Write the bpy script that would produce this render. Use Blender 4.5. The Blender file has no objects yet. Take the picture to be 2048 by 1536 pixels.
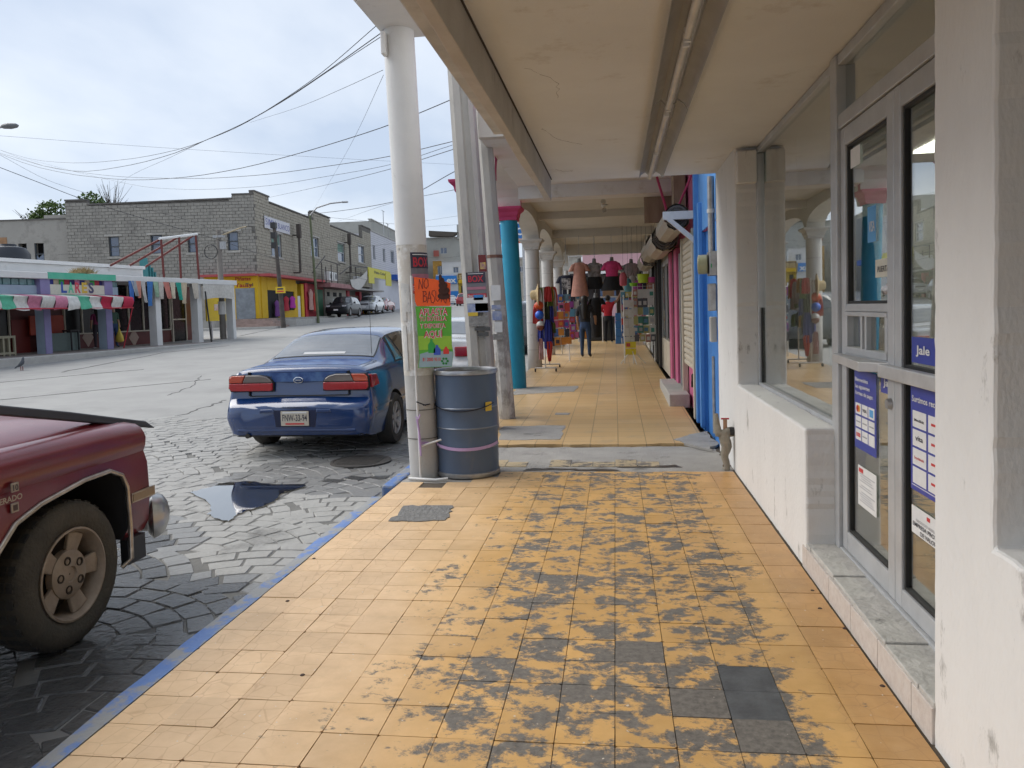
import bpy, bmesh, math, random
import numpy as np
from mathutils import Vector, Matrix
random.seed(7)
R = math.radians
sc = bpy.context.scene
C = sc.collection

# ------------------------------------------------------------------ camera
FPX, EYE = 1535.0, 1.5                      # focal length in photo pixels, eye height above the pavement
YAW, PITCH, ROLL, PPY = R(7.7265), R(3.07), 0.03, 700.545
def _axes():
    cy, sy, cp, sp = math.cos(YAW), math.sin(YAW), math.cos(PITCH), math.sin(PITCH)
    f = Vector((-sy*cp, cy*cp, -sp)); r = Vector((cy, sy, 0)); u = r.cross(f)
    c, s = math.cos(ROLL), math.sin(ROLL)
    return f, c*r - s*u, s*r + c*u
CF, CR, CU = _axes()
cam_d = bpy.data.cameras.new('camera'); cam = bpy.data.objects.new('camera', cam_d); C.objects.link(cam)
mw = Matrix((CR, CU, -CF)).transposed().to_4x4(); mw.translation = (0, 0, EYE); cam.matrix_world = mw
cam_d.sensor_fit = 'HORIZONTAL'; cam_d.sensor_width = 36; cam_d.lens = 36*FPX/2048
cam_d.shift_y = (PPY-768)/2048; cam_d.clip_start = .05; cam_d.clip_end = 3000
sc.camera = cam

# ------------------------------------------------------------------ sky and sun (overcast midday)
SUN_EL, SUN_AZ = R(46), R(-80)
world = bpy.data.worlds.new('World'); sc.world = world; world.use_nodes = True
wn, wl = world.node_tree.nodes, world.node_tree.links
bg = wn['Background']; bg.inputs['Strength'].default_value = 0.085
sky = wn.new('ShaderNodeTexSky'); sky.sky_type = 'NISHITA'; sky.sun_disc = False
sky.sun_elevation = SUN_EL; sky.sun_rotation = SUN_AZ; sky.air_density = 1.0; sky.dust_density = 1.5
tc = wn.new('ShaderNodeTexCoord'); sep = wn.new('ShaderNodeSeparateXYZ'); wl.new(tc.outputs['Generated'], sep.inputs[0])
zp = wn.new('ShaderNodeMath'); zp.operation = 'ADD'; zp.inputs[1].default_value = .22; wl.new(sep.outputs['Z'], zp.inputs[0])
zm = wn.new('ShaderNodeMath'); zm.operation = 'MAXIMUM'; zm.inputs[1].default_value = .08; wl.new(zp.outputs[0], zm.inputs[0])
dv = wn.new('ShaderNodeVectorMath'); dv.operation = 'DIVIDE'; cmb = wn.new('ShaderNodeCombineXYZ')
for k in range(3): wl.new(zm.outputs[0], cmb.inputs[k])
wl.new(tc.outputs['Generated'], dv.inputs[0]); wl.new(cmb.outputs[0], dv.inputs[1])
mpn = wn.new('ShaderNodeMapping'); mpn.inputs['Scale'].default_value = (.9, .55, 1); mpn.inputs['Rotation'].default_value = (0, 0, .5)
wl.new(dv.outputs[0], mpn.inputs[0])
cn = wn.new('ShaderNodeTexNoise'); cn.inputs['Scale'].default_value = 1.7; cn.inputs['Detail'].default_value = 6; cn.inputs['Roughness'].default_value = .52
wl.new(mpn.outputs[0], cn.inputs['Vector'])
cr = wn.new('ShaderNodeValToRGB'); wl.new(cn.outputs['Fac'], cr.inputs[0])
cr.color_ramp.elements[0].position = .36; cr.color_ramp.elements[0].color = (3.3, 3.85, 4.75, 1)
cr.color_ramp.elements[1].position = .64; cr.color_ramp.elements[1].color = (4.9, 5.25, 5.75, 1)
mx = wn.new('ShaderNodeMix'); mx.data_type = 'RGBA'; mx.inputs[0].default_value = .88
wl.new(sky.outputs[0], mx.inputs[6]); wl.new(cr.outputs[0], mx.inputs[7]); wl.new(mx.outputs[2], bg.inputs['Color'])
sd = bpy.data.lights.new('sun', 'SUN'); sd.energy = 1.5; sd.angle = R(55); sd.color = (1, .96, .9)
so = bpy.data.objects.new('sun', sd); C.objects.link(so)
so.rotation_euler = Vector((-math.sin(SUN_AZ)*math.cos(SUN_EL)*-1, math.cos(SUN_AZ)*math.cos(SUN_EL), math.sin(SUN_EL))).to_track_quat('Z', 'Y').to_euler()
vs = sc.view_settings; vs.view_transform = 'Standard'; vs.look = 'None'; vs.gamma = 1; vs.use_curve_mapping = False
vs.exposure = 1.1
sc.cycles.use_denoising = True; sc.cycles.max_bounces = 6; sc.cycles.diffuse_bounces = 3; sc.cycles.glossy_bounces = 3; sc.cycles.adaptive_threshold = .025; sc.cycles.transparent_max_bounces = 12
sc.cycles.sample_clamp_indirect = 6; sc.cycles.caustics_reflective = False; sc.cycles.caustics_refractive = False

# ------------------------------------------------------------------ measuring: photo pixel -> point on a plane of the place
def ray(px, py): return CF + CR*((px-1024)/FPX) - CU*((py-PPY)/FPX)
O = Vector((0, 0, EYE))
def hz(px, py, z=0.): d = ray(px, py); return O + d*((z-EYE)/d.z)
def hx(px, py, x): d = ray(px, py); return O + d*(x/d.x)
def hy(px, py, y): d = ray(px, py); return O + d*(y/d.y)
def road_slope(x): return .012 + .0125*min(1, max(0, (-x-3)/5))
def road_z(x, y): return -.12 + road_slope(x)*max(0, y-8)
def walk_z(y): return 0. if y < 8.3 else .012*(y-7)+.006
class Face:
    """a vertical plane: origin p0, direction u, outward normal n (towards the viewer)"""
    def __init__(s, p0, p1):
        s.p = Vector((p0[0], p0[1], 0)); s.u = (Vector((p1[0], p1[1], 0))-s.p); s.len = s.u.length; s.u.normalize()
        n = Vector((s.u.y, -s.u.x, 0)); s.n = n if n.dot(O-s.p) > 0 else -n
    def off(s, d):
        f = Face((0, 0), (1, 0)); f.p = s.p+s.n*d; f.u = s.u; f.n = s.n; f.len = s.len; return f
    def uv(s, px, py):
        d = ray(px, py); t = (s.p-O).dot(s.n)/d.dot(s.n); q = O+d*t
        return (q-s.p).dot(s.u), q.z
    def pt(s, u, z, d=0.): q = s.p+s.u*u+s.n*d; return Vector((q.x, q.y, z))

# ------------------------------------------------------------------ materials
MATS = {}
def mat(name, col, rough=.7, metal=0., col2=None, scale=3., amt=.5, bump=0., bscale=40., dirt=None, dscale=1.5, dpos=(.5, .7), spec=.5, coat=0., detail=5, emit=None, stretch=None):
    if name in MATS: return MATS[name]
    m = bpy.data.materials.new(name); m.use_nodes = True; n, l = m.node_tree.nodes, m.node_tree.links
    b = n['Principled BSDF']; b.inputs['Roughness'].default_value = rough; b.inputs['Metallic'].default_value = metal
    b.inputs['Specular IOR Level'].default_value = spec; b.inputs['Coat Weight'].default_value = coat; b.inputs['Coat Roughness'].default_value = .08
    c1 = (*col, 1); c2 = (*(col2 or [c*.72 for c in col]), 1)
    g = n.new('ShaderNodeNewGeometry'); vec = g.outputs['Position']
    if stretch:
        mp = n.new('ShaderNodeMapping'); mp.inputs['Scale'].default_value = stretch; l.new(vec, mp.inputs[0]); vec = mp.outputs[0]
    t = n.new('ShaderNodeTexNoise'); t.inputs['Scale'].default_value = scale; t.inputs['Detail'].default_value = detail; t.inputs['Roughness'].default_value = .62
    l.new(vec, t.inputs['Vector'])
    rp = n.new('ShaderNodeValToRGB'); rp.color_ramp.elements[0].position = .5-.25*amt; rp.color_ramp.elements[1].position = .5+.3*amt
    rp.color_ramp.elements[0].color = c2; rp.color_ramp.elements[1].color = c1; l.new(t.outputs['Fac'], rp.inputs[0]); out = rp.outputs[0]
    if dirt:
        t2 = n.new('ShaderNodeTexNoise'); t2.inputs['Scale'].default_value = dscale; t2.inputs['Detail'].default_value = 8; t2.inputs['Roughness'].default_value = .7
        l.new(vec, t2.inputs['Vector']); r2 = n.new('ShaderNodeValToRGB'); r2.color_ramp.elements[0].position = dpos[0]; r2.color_ramp.elements[1].position = dpos[1]
        l.new(t2.outputs['Fac'], r2.inputs[0]); x = n.new('ShaderNodeMix'); x.data_type = 'RGBA'; l.new(r2.outputs[0], x.inputs[0])
        l.new(out, x.inputs[6]); x.inputs[7].default_value = (*dirt, 1); out = x.outputs[2]
    l.new(out, b.inputs['Base Color'])
    if bump:
        t3 = n.new('ShaderNodeTexNoise'); t3.inputs['Scale'].default_value = bscale; t3.inputs['Detail'].default_value = 6
        l.new(vec, t3.inputs['Vector']); bp = n.new('ShaderNodeBump'); bp.inputs['Strength'].default_value = bump; bp.inputs['Distance'].default_value = .02
        l.new(t3.outputs['Fac'], bp.inputs['Height']); l.new(bp.outputs[0], b.inputs['Normal'])
    if emit: b.inputs['Emission Color'].default_value = (*emit[0], 1); b.inputs['Emission Strength'].default_value = emit[1]
    MATS[name] = m; return m
def flat(name, col, rough=.6, **k): return mat(name, col, rough, amt=1., scale=14, col2=[c*.85 for c in col], **k)
def glass(name, tint=(.9, .93, .92), refl=1.0, dark=0.0):
    if name in MATS: return MATS[name]
    m = bpy.data.materials.new(name); m.use_nodes = True; n, l = m.node_tree.nodes, m.node_tree.links
    n.remove(n['Principled BSDF']); o = n['Material Output']
    tr = n.new('ShaderNodeBsdfTransparent'); tr.inputs[0].default_value = (*tint, 1)
    gl = n.new('ShaderNodeBsdfGlossy'); gl.inputs['Roughness'].default_value = .01; gl.inputs[0].default_value = (refl, refl, refl, 1)
    fr = n.new('ShaderNodeLayerWeight'); fr.inputs[0].default_value = .5; pw = n.new('ShaderNodeMath'); pw.operation = 'POWER'; pw.inputs[1].default_value = 3.2; l.new(fr.outputs['Facing'], pw.inputs[0])
    mu = n.new('ShaderNodeMath'); mu.operation = 'MULTIPLY_ADD'; mu.inputs[1].default_value = 1.15; mu.inputs[2].default_value = .04+dark; mu.use_clamp = True
    l.new(pw.outputs[0], mu.inputs[0]); mx = n.new('ShaderNodeMixShader'); l.new(mu.outputs[0], mx.inputs[0]); l.new(tr.outputs[0], mx.inputs[1]); l.new(gl.outputs[0], mx.inputs[2])
    l.new(mx.outputs[0], o.inputs[0]); MATS[name] = m; return m

# ------------------------------------------------------------------ mesh building
class MB:
    def __init__(s): s.v = []; s.f = []; s.mi = []; s.cur = 0
    def add(s, vs, fs):
        o = len(s.v); s.v += [tuple(v) for v in vs]; s.f += [tuple(i+o for i in f) for f in fs]; s.mi += [s.cur]*len(fs); return s
    def hexa(s, p): return s.add(p, [(0, 3, 2, 1), (4, 5, 6, 7), (0, 1, 5, 4), (1, 2, 6, 5), (2, 3, 7, 6), (3, 0, 4, 7)])
    def box(s, x0, x1, y0, y1, z0, z1): return s.hexa([(x0, y0, z0), (x1, y0, z0), (x1, y1, z0), (x0, y1, z0), (x0, y0, z1), (x1, y0, z1), (x1, y1, z1), (x0, y1, z1)])
    def fbox(s, F, u0, u1, z0, z1, d0, d1): return s.hexa([F.pt(u0, z0, d0), F.pt(u1, z0, d0), F.pt(u1, z0, d1), F.pt(u0, z0, d1), F.pt(u0, z1, d0), F.pt(u1, z1, d0), F.pt(u1, z1, d1), F.pt(u0, z1, d1)])
    def fpoly(s, F, pts, d0, d1): return s.prism([F.pt(u, z, d0) for u, z in pts], F.n*(d1-d0))
    def prism(s, poly, ex):
        poly = [Vector(p) for p in poly]; ex = Vector(ex); n = len(poly)
        return s.add(poly+[p+ex for p in poly], [tuple(range(n))[::-1], tuple(range(n, 2*n))]+[(i, (i+1) % n, n+(i+1) % n, n+i) for i in range(n)])
    def quad(s, a, b, c, d): return s.add([a, b, c, d], [(0, 1, 2, 3)])
    def grid(s, fn, nu, nv):
        vs = [fn(i/nu, j/nv) for i in range(nu+1) for j in range(nv+1)]
        return s.add(vs, [(i*(nv+1)+j, (i+1)*(nv+1)+j, (i+1)*(nv+1)+j+1, i*(nv+1)+j+1) for i in range(nu) for j in range(nv)])
    def loft(s, rings, cap=True, closed=True):
        n = len(rings[0]); vs = [v for r in rings for v in r]; fs = []
        for k in range(len(rings)-1):
            for i in range(n if closed else n-1):
                j = (i+1) % n; fs.append((k*n+i, k*n+j, (k+1)*n+j, (k+1)*n+i))
        if cap: fs += [tuple(range(n))[::-1], tuple((len(rings)-1)*n+i for i in range(n))]
        return s.add(vs, fs)
    def tube(s, pts, r, n=8, cap=True):
        pts = [Vector(p) for p in pts]; rr = r if isinstance(r, (list, tuple)) else [r]*len(pts); rings = []
        up = Vector((0, 0, 1)); prev = None
        for i, p in enumerate(pts):
            t = (pts[min(i+1, len(pts)-1)]-pts[max(i-1, 0)]).normalized()
            a = prev if prev is not None else (Vector((1, 0, 0)) if abs(t.z) > .9 else up)
            a = (a-t*a.dot(t)); a.normalize(); prev = a; b = t.cross(a)
            rings.append([p+(a*math.cos(2*math.pi*k/n)+b*math.sin(2*math.pi*k/n))*rr[i] for k in range(n)])
        return s.loft(rings, cap)
    def cyl(s, p0, p1, r0, r1=None, n=20): return s.tube([p0, p1], [r0, r0 if r1 is None else r1], n)
    def lathe(s, prof, c=(0, 0, 0), n=28, cap=True, shear=(0, 0)):
        return s.loft([[(c[0]+r*math.cos(2*math.pi*k/n)+shear[0]*z, c[1]+r*math.sin(2*math.pi*k/n)+shear[1]*z, c[2]+z) for k in range(n)] for r, z in prof], cap)
    def ball(s, c, rx, ry=None, rz=None, n=12, m=8):
        ry = rx if ry is None else ry; rz = rx if rz is None else rz
        return s.loft([[(c[0]+rx*math.sin(a)*math.cos(2*math.pi*k/n), c[1]+ry*math.sin(a)*math.sin(2*math.pi*k/n), c[2]-rz*math.cos(a)) for k in range(n)] for a in [math.pi*(i+.02)/(m+.04) for i in range(m+1)]])
    def build(s, name, m, parent=None, smooth=None, bevel=0, segs=2, sub=0, recalc=True):
        me = bpy.data.meshes.new(name); off = Vector((0, 0, 0))
        if parent is not None and parent.get('_w'): off = Vector(parent['_w'])
        me.from_pydata([(v[0]-off.x, v[1]-off.y, v[2]-off.z) for v in s.v], [], s.f)
        ms = m if isinstance(m, (list, tuple)) else [m]
        for x in ms: me.materials.append(x)
        if len(ms) > 1: me.polygons.foreach_set('material_index', s.mi)
        if recalc:
            bm = bmesh.new(); bm.from_mesh(me); bmesh.ops.recalc_face_normals(bm, faces=bm.faces); bm.to_mesh(me); bm.free()
        if smooth is not None: me.shade_smooth(); me.set_sharp_from_angle(angle=R(smooth))
        o = bpy.data.objects.new(name, me); C.objects.link(o)
        if parent is not None: link_to(o, parent)
        if bevel: b = o.modifiers.new('bevel', 'BEVEL'); b.width = bevel; b.segments = segs; b.limit_method = 'ANGLE'; b.angle_limit = R(35)
        if sub: b = o.modifiers.new('sub', 'SUBSURF'); b.levels = sub; b.render_levels = sub
        return o
def link_to(o, parent):
    o.parent = parent
    if parent.get('_w'): o['_w'] = list(parent['_w'])
def tag(o, label=None, cat=None, group=None, kind=None):
    if label: o['label'] = label
    if cat: o['category'] = cat
    if group: o['group'] = group
    if kind: o['kind'] = kind
    return o
def thing(name, label, cat, loc=(0, 0, 0), rz=0, group=None, local=False):
    o = bpy.data.objects.new(name, None); C.objects.link(o); o.location = loc; o.rotation_euler = (0, 0, rz); o.empty_display_size = .1
    if not local: o['_w'] = list(loc)
    return tag(o, label, cat, group)
def obj(name, mb, m, label, cat, group=None, **k): return tag(mb.build(name, m, None, **k), label, cat, group)
def inst(name, me, m4, parent):
    o = bpy.data.objects.new(name, me); C.objects.link(o); o.parent = parent
    if parent is not None and parent.get('_w'): m4 = Matrix.Translation(-Vector(parent['_w'])) @ m4
    o.matrix_local = m4; return o
def copy_tree(o, parent=None):
    c = o.copy(); C.objects.link(c); c.parent = parent
    for ch in list(o.children): copy_tree(ch, c)
    return c
def smoothstep(a, b, x): t = min(1, max(0, (x-a)/(b-a))); return t*t*(3-2*t)

_tc = {}
def text_geo(s, bold=0.):
    """flat outline of a word, 1 unit cap height, centred on x"""
    k = (s, bold)
    if k in _tc: return _tc[k]
    cu = bpy.data.curves.new('t', 'FONT'); cu.body = s; cu.size = 1.4; cu.align_x = 'CENTER'; cu.offset = bold; cu.resolution_u = 3; cu.fill_mode = 'FRONT'
    o = bpy.data.objects.new('t', cu); C.objects.link(o); dg = bpy.context.evaluated_depsgraph_get()
    me = bpy.data.meshes.new_from_object(o.evaluated_get(dg)); vs = [tuple(v.co) for v in me.vertices]; fs = [tuple(p.vertices) for p in me.polygons]
    bpy.data.objects.remove(o); bpy.data.curves.remove(cu); bpy.data.meshes.remove(me); _tc[k] = (vs, fs); return vs, fs
def text(mb, s, fn, w=None, h=.1, cx=0, z=0, bold=0.02):
    """word s through fn(u, v): u across, v up; fitted to width w when given"""
    vs, fs = text_geo(s, bold); x0 = min(v[0] for v in vs); x1 = max(v[0] for v in vs); sx = h if w is None else w/(x1-x0); mid = (x0+x1)/2
    mb.add([fn(cx+(v[0]-mid)*sx, z+v[1]*h) for v in vs], fs); return mb
def onface(F, d): return lambda u, v: F.pt(u, v, d)
def strokes(mb, fn, lines, w):
    """hand-drawn strokes as flat ribbons"""
    for ln in lines:
        for a, b in zip(ln[:-1], ln[1:]):
            dx, dy = b[0]-a[0], b[1]-a[1]; L = math.hypot(dx, dy) or 1; nx, ny = -dy/L*w/2, dx/L*w/2; ex, ey = dx/L*w*.4, dy/L*w*.4
            mb.quad(fn(a[0]-nx-ex, a[1]-ny-ey), fn(b[0]-nx+ex, b[1]-ny+ey), fn(b[0]+nx+ex, b[1]+ny+ey), fn(a[0]+nx-ex, a[1]+ny-ey))

# base palette
WHITE = mat('white_wall_paint', (.78, .775, .755), .75, col2=(.70, .69, .67), scale=2.2, amt=.9, bump=.18, bscale=60, dirt=(.36, .35, .33), dscale=6, dpos=(.61, .70), stretch=(1, 1, .45))
CEILM = mat('ceiling_plaster', (.76, .76, .745), .85, col2=(.68, .675, .655), scale=1.4, amt=.9, bump=.15, bscale=70, dirt=(.42, .36, .29), dscale=1.7, dpos=(.58, .80))
BEAMM = mat('beam_plaster', (.60, .56, .51), .85, col2=(.46, .42, .37), scale=3.5, amt=.9, bump=.2, bscale=50, dirt=(.22, .19, .17), dscale=3, dpos=(.6, .8))
ALU = mat('grey_aluminium', (.52, .53, .54), .42, .3, col2=(.45, .46, .47), scale=6)
GASKET = flat('black_gasket', (.02, .02, .02), .6)
SHOPGLASS = glass('shop_glass', (.72, .755, .735))
CONC = mat('concrete', (.40, .39, .37), .9, col2=(.27, .265, .25), scale=5, amt=1, bump=.35, bscale=45, dirt=(.17, .165, .16), dscale=2.5, dpos=(.55, .75))
CONC2 = mat('pale_concrete', (.47, .46, .43), .9, col2=(.36, .35, .33), scale=4, amt=1, bump=.3, bscale=35)
DARK = flat('dark_interior', (.02, .02, .022), .9)
BLACKP = flat('black_plastic', (.022, .022, .024), .5)
CHROME = mat('chrome', (.75, .75, .76), .16, 1.0, col2=(.6, .6, .6), scale=9)
STEEL = mat('galvanised_steel', (.45, .46, .47), .4, .8, col2=(.33, .33, .34), scale=12)
RUBBER = mat('tyre_rubber', (.035, .034, .032), .9, col2=(.06, .055, .048), scale=9, bump=.3, bscale=80)
WHITEP = flat('white_enamel', (.74, .74, .73), .4)
SKIN = flat('skin', (.36, .20, .13), .55)
HAIR = flat('dark_hair', (.015, .012, .01), .5)
# ================================================================== THE GROUND
def tile_material(name, bias=0., pale=None):
    """ochre cement tile; paint worn to the grey body along the walking line, lobed pattern near both edges"""
    m = bpy.data.materials.new(name); m.use_nodes = True; n, l = m.node_tree.nodes, m.node_tree.links; b = n['Principled BSDF']
    g = n.new('ShaderNodeNewGeometry'); oi = n.new('ShaderNodeObjectInfo'); sx = n.new('ShaderNodeSeparateXYZ'); l.new(g.outputs['Position'], sx.inputs[0])
    def noise(sc_, det=6, ro=.62, vec=None, dist=0):
        t = n.new('ShaderNodeTexNoise'); t.inputs['Scale'].default_value = sc_; t.inputs['Detail'].default_value = det; t.inputs['Roughness'].default_value = ro; t.inputs['Distortion'].default_value = dist
        l.new(vec or g.outputs['Position'], t.inputs['Vector']); return t.outputs['Fac']
    def ramp(x, a, c_, p, q):
        r = n.new('ShaderNodeValToRGB'); r.color_ramp.elements[0].position = p; r.color_ramp.elements[1].position = q
        r.color_ramp.elements[0].color = (*a, 1); r.color_ramp.elements[1].color = (*c_, 1); l.new(x, r.inputs[0]); return r.outputs[0]
    def mth(op, a, bb, cc=None):
        t = n.new('ShaderNodeMath'); t.operation = op
        for i, x in enumerate((a, bb, cc)):
            if x is None: continue
            if isinstance(x, (int, float)): t.inputs[i].default_value = x
            else: l.new(x, t.inputs[i])
        return t.outputs[0]
    def span(x, a, bb, c0, c1):
        r = n.new('ShaderNodeMapRange'); r.interpolation_type = 'SMOOTHSTEP'
        for k, v in zip(('From Min', 'From Max', 'To Min', 'To Max'), (a, bb, c0, c1)): r.inputs[k].default_value = v
        l.new(x, r.inputs['Value']); return r.outputs[0]
    def mix(f, a, bb):
        x = n.new('ShaderNodeMix'); x.data_type = 'RGBA'; l.new(f, x.inputs[0])
        for i, y in ((6, a), (7, bb)):
            if isinstance(y, tuple): x.inputs[i].default_value = (*y, 1)
            else: l.new(y, x.inputs[i])
        return x.outputs[2]
    X, Y = sx.outputs['X'], sx.outputs['Y']; big = noise(.9, 4, .55); med = noise(3.2, 5, .6)
    Xn = mth('ADD', X, mth('MULTIPLY', mth('SUBTRACT', big, .5), .9))
    clean = ramp(noise(8, 5), (.62, .415, .22), (.72, .50, .285), .3, .7); mid = ramp(noise(8, 5), (.56, .325, .11), (.65, .395, .15), .3, .7); edge = ramp(noise(8, 5), (.46, .255, .09), (.55, .32, .13), .3, .7)
    base = mix(span(Xn, -1.25, -.55, 0, 1), clean, mid); base = mix(span(X, .74, .84, 0, 1), base, edge)
    if pale: base = ramp(noise(8), pale, tuple(x*1.2 for x in pale), .3, .7)
    v = mth('MULTIPLY_ADD', mth('SUBTRACT', oi.outputs['Random'], .5), .16, 1.0); hs = n.new('ShaderNodeHueSaturation'); l.new(v, hs.inputs['Value']); l.new(base, hs.inputs['Color']); base = hs.outputs[0]
    grime = ramp(noise(2.4, 8, .7), (0, 0, 0), (1, 1, 1), .48, .72); base = mix(mth('MULTIPLY', grime, .34), base, (.36, .24, .12))
    grey = ramp(noise(34, 8, .7), (.095, .086, .076), (.21, .19, .165), .35, .7)
    mp = n.new('ShaderNodeMapping'); mp.inputs['Scale'].default_value = (1, 1.2, 1); l.new(g.outputs['Position'], mp.inputs[0])
    fine = noise(7.5, 12, .72, mp.outputs[0], .25); fine2 = noise(23, 8, .7, mp.outputs[0])
    traffic = mth('MULTIPLY', span(Xn, -1.5, -.4, 0, 1), span(X, .56, .88, 1, 0)); traffic = mth('MULTIPLY', traffic, span(Y, 2.2, 7.5, 1.0, .8))
    w = mth('ADD', mth('MULTIPLY', fine, .66), mth('MULTIPLY', fine2, .16)); w = mth('ADD', w, mth('MULTIPLY', med, .18)); w = mth('ADD', w, mth('MULTIPLY_ADD', traffic, .145, -.112+bias)); w = mth('ADD', w, mth('MULTIPLY', mth('SUBTRACT', oi.outputs['Random'], .5), .05))
    f = ramp(w, (0, 0, 0), (1, 1, 1), .502, .555); col = mix(f, base, grey)
    vo = n.new('ShaderNodeTexVoronoi'); vo.feature = 'DISTANCE_TO_EDGE'; vo.inputs['Scale'].default_value = 11; vo.inputs['Randomness'].default_value = .55; l.new(g.outputs['Position'], vo.inputs['Vector'])
    ln = ramp(vo.outputs['Distance'], (1, 1, 1), (0, 0, 0), .012, .03); zone = mth('ADD', span(X, -1.35, -1.15, 1, 0), span(X, .72, .8, 0, 1)); col = mix(mth('MULTIPLY', mth('MULTIPLY', ln, zone), .30), col, (.34, .18, .07))
    spots = ramp(noise(46, 2, .4), (0, 0, 0), (1, 1, 1), .735, .75); col = mix(spots, col, (.62, .55, .46)); sp2 = ramp(noise(21, 3, .5), (0, 0, 0), (1, 1, 1), .77, .79); col = mix(sp2, col, (.13, .08, .05))
    l.new(col, b.inputs['Base Color']); l.new(ramp(f, (.40,)*3, (.8,)*3, 0, 1), b.inputs['Roughness'])
    bp = n.new('ShaderNodeBump'); bp.inputs['Strength'].default_value = .25; bp.inputs['Distance'].default_value = .004
    l.new(mth('SUBTRACT', mth('MULTIPLY', noise(120, 3), .3), f), bp.inputs['Height']); l.new(bp.outputs[0], b.inputs['Normal']); MATS[name] = m; return m
T_MID = tile_material('ochre_tile'); T_BARE = tile_material('bare_tile', .13); T_PALE = tile_material('tile_pale', .03, (.42, .34, .22))
T_SLATE = mat('tile_slate', (.10, .105, .11), .75, col2=(.065, .068, .072), scale=9, bump=.2, bscale=70)
PAVE_C = mat('pavement_cement', (.36, .345, .32), .9, col2=(.25, .24, .225), scale=4, amt=1, bump=.5, bscale=60, dirt=(.10, .095, .09), dscale=2.2, dpos=(.56, .7))
JOINT = mat('joint_dirt', (.09, .07, .05), .95, bump=.3, bscale=50)

sidewalk = tag(MB().box(-1.925, 1.06, -3, 8.22, -.2, -.007).build('sidewalk', JOINT), kind='structure')
TS = .209; X0 = -.034-9*TS; Y0 = hz(1230, 1492).y; Y0 -= TS*round((Y0-2.05)/TS)
rt = random.Random(3)
def tile_mesh(k):
    q = random.Random(k); e = .0016; h = TS/2-e; pts = []
    for sx, sy in ((-1, -1), (1, -1), (1, 1), (-1, 1)):
        ch = q.choice((.002, .002, .003, .010 if q.random() < .3 else .003))
        a = (sx*h, sy*(h-ch)); b_ = (sx*(h-ch), sy*h); pts += [a, b_] if sx*sy > 0 else [b_, a]
    pts = pts if True else pts
    me = MB().prism([(x, y, -.03) for x, y in pts], (0, 0, .03)).build('tile', T_MID)
    me_ = me.data; bpy.data.objects.remove(me); return me_
variants = {}
def tile_var(m, k):
    if (m.name, k) not in variants:
        me = tile_mesh(k); me.materials.clear(); me.materials.append(m); variants[(m.name, k)] = me
    return variants[(m.name, k)]
cells = []
for i in range(14):
    for j in range(24):
        x, y = X0+(i+.5)*TS, Y0+(j+.5)*TS
        lim = 6.88 if x > -1.05 else 6.62-.25*max(0, (-1.05-x)) + .1*math.sin(x*9)
        if y > lim: continue
        cells.append((x, y, i, j))
cells.sort(key=lambda c: c[1])
slate = hz(1508, 1378); far_mb = MB()
for n_, (x, y, i, j) in enumerate(cells):
    m = T_BARE if (-.3 < x < .62 and y < 4.2 and rt.random() < .06) else T_MID
    z = rt.uniform(-.0018, .0012)
    if abs(x-slate.x) < TS*.5 and abs(y-slate.y) < TS*1.0: m = T_SLATE; z = -.002
    if n_ < 300:
        M4 = Matrix.Translation((x, y, z)) @ Matrix.Rotation(rt.choice((0, math.pi/2, math.pi, -math.pi/2))+rt.uniform(-.008, .008), 4, 'Z') @ Matrix.Rotation(rt.uniform(-.006, .006), 4, 'X')
        inst('tile', tile_var(m, rt.randrange(4)), M4, sidewalk)
    else:
        h = TS/2-.002; far_mb.box(x-h, x+h, y-h, y+h, -.03, z)
tag(far_mb.build('far_tiles', T_MID, sidewalk), kind='stuff')
MB().box(X0, 1.03, -3, Y0, -.03, -.001).build('rear_tiles', T_MID, sidewalk)
# cement where the tiles have gone, with ragged edges
def ragged(pts, z0, z1, seed=1, amp=.03, step=.12):
    q = random.Random(seed); out = []
    for a, b in zip(pts, pts[1:]+pts[:1]):
        L = math.hypot(b[0]-a[0], b[1]-a[1]); k = max(1, int(L/step))
        for t in range(k): out.append((a[0]+(b[0]-a[0])*t/k+q.uniform(-amp, amp), a[1]+(b[1]-a[1])*t/k+q.uniform(-amp, amp), z0))
    return MB().prism(out, (0, 0, z1-z0))
ragged([(-1.915, 6.45), (-1.3, 6.55), (-.9, 6.8), (1.02, 6.86), (1.02, 8.2), (-1.915, 8.2)], -.03, -.004, 5, .035).build('cement_strip', PAVE_C, sidewalk)
pa = [hz(x, y) for x, y in ((778, 1044), (812, 1012), (905, 1012), (893, 1042))]
ragged([(p.x, p.y) for p in pa], -.02, .005, 8, .018, .05).build('cement_patch', mat('rough_cement', (.24, .235, .225), .95, col2=(.12, .118, .115), scale=14, amt=1, bump=1.0, bscale=38), sidewalk)
for a in range(9):      # the few pale tiles left in the cement strip
    x = X0+(a+3.5)*TS
    if a in (2, 8): continue
    MB().box(x-.1, x+.1, 7.18, 7.40+.1*(a % 3 == 0), -.02, .001).build('loose_tile', T_PALE, sidewalk)
for px, py, w_, d_ in ((1190, 940, .22, .04), (1300, 932, .3, .05), (1105, 938, .28, .045)):
    p = hz(px, py); ragged([(p.x-w_, p.y-d_), (p.x+w_, p.y-d_), (p.x+w_*.8, p.y+d_), (p.x-w_*.7, p.y+d_)], -.006, -.002, int(px), .02, .06).build('damp_stain', mat('damp_cement', (.055, .047, .04), .45, amt=.8), sidewalk)
for px, py in ((605, 1350), (628, 1117), (1640, 1217), (1690, 1257), (1765, 1372), (1625, 1181), (575, 1202)):
    p = hz(px, py); MB().lathe([(.011, 0), (.008, .003)], (p.x, p.y, .0), 9).build('spot', flat('old_gum', (.07, .04, .03), .8), sidewalk)
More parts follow.
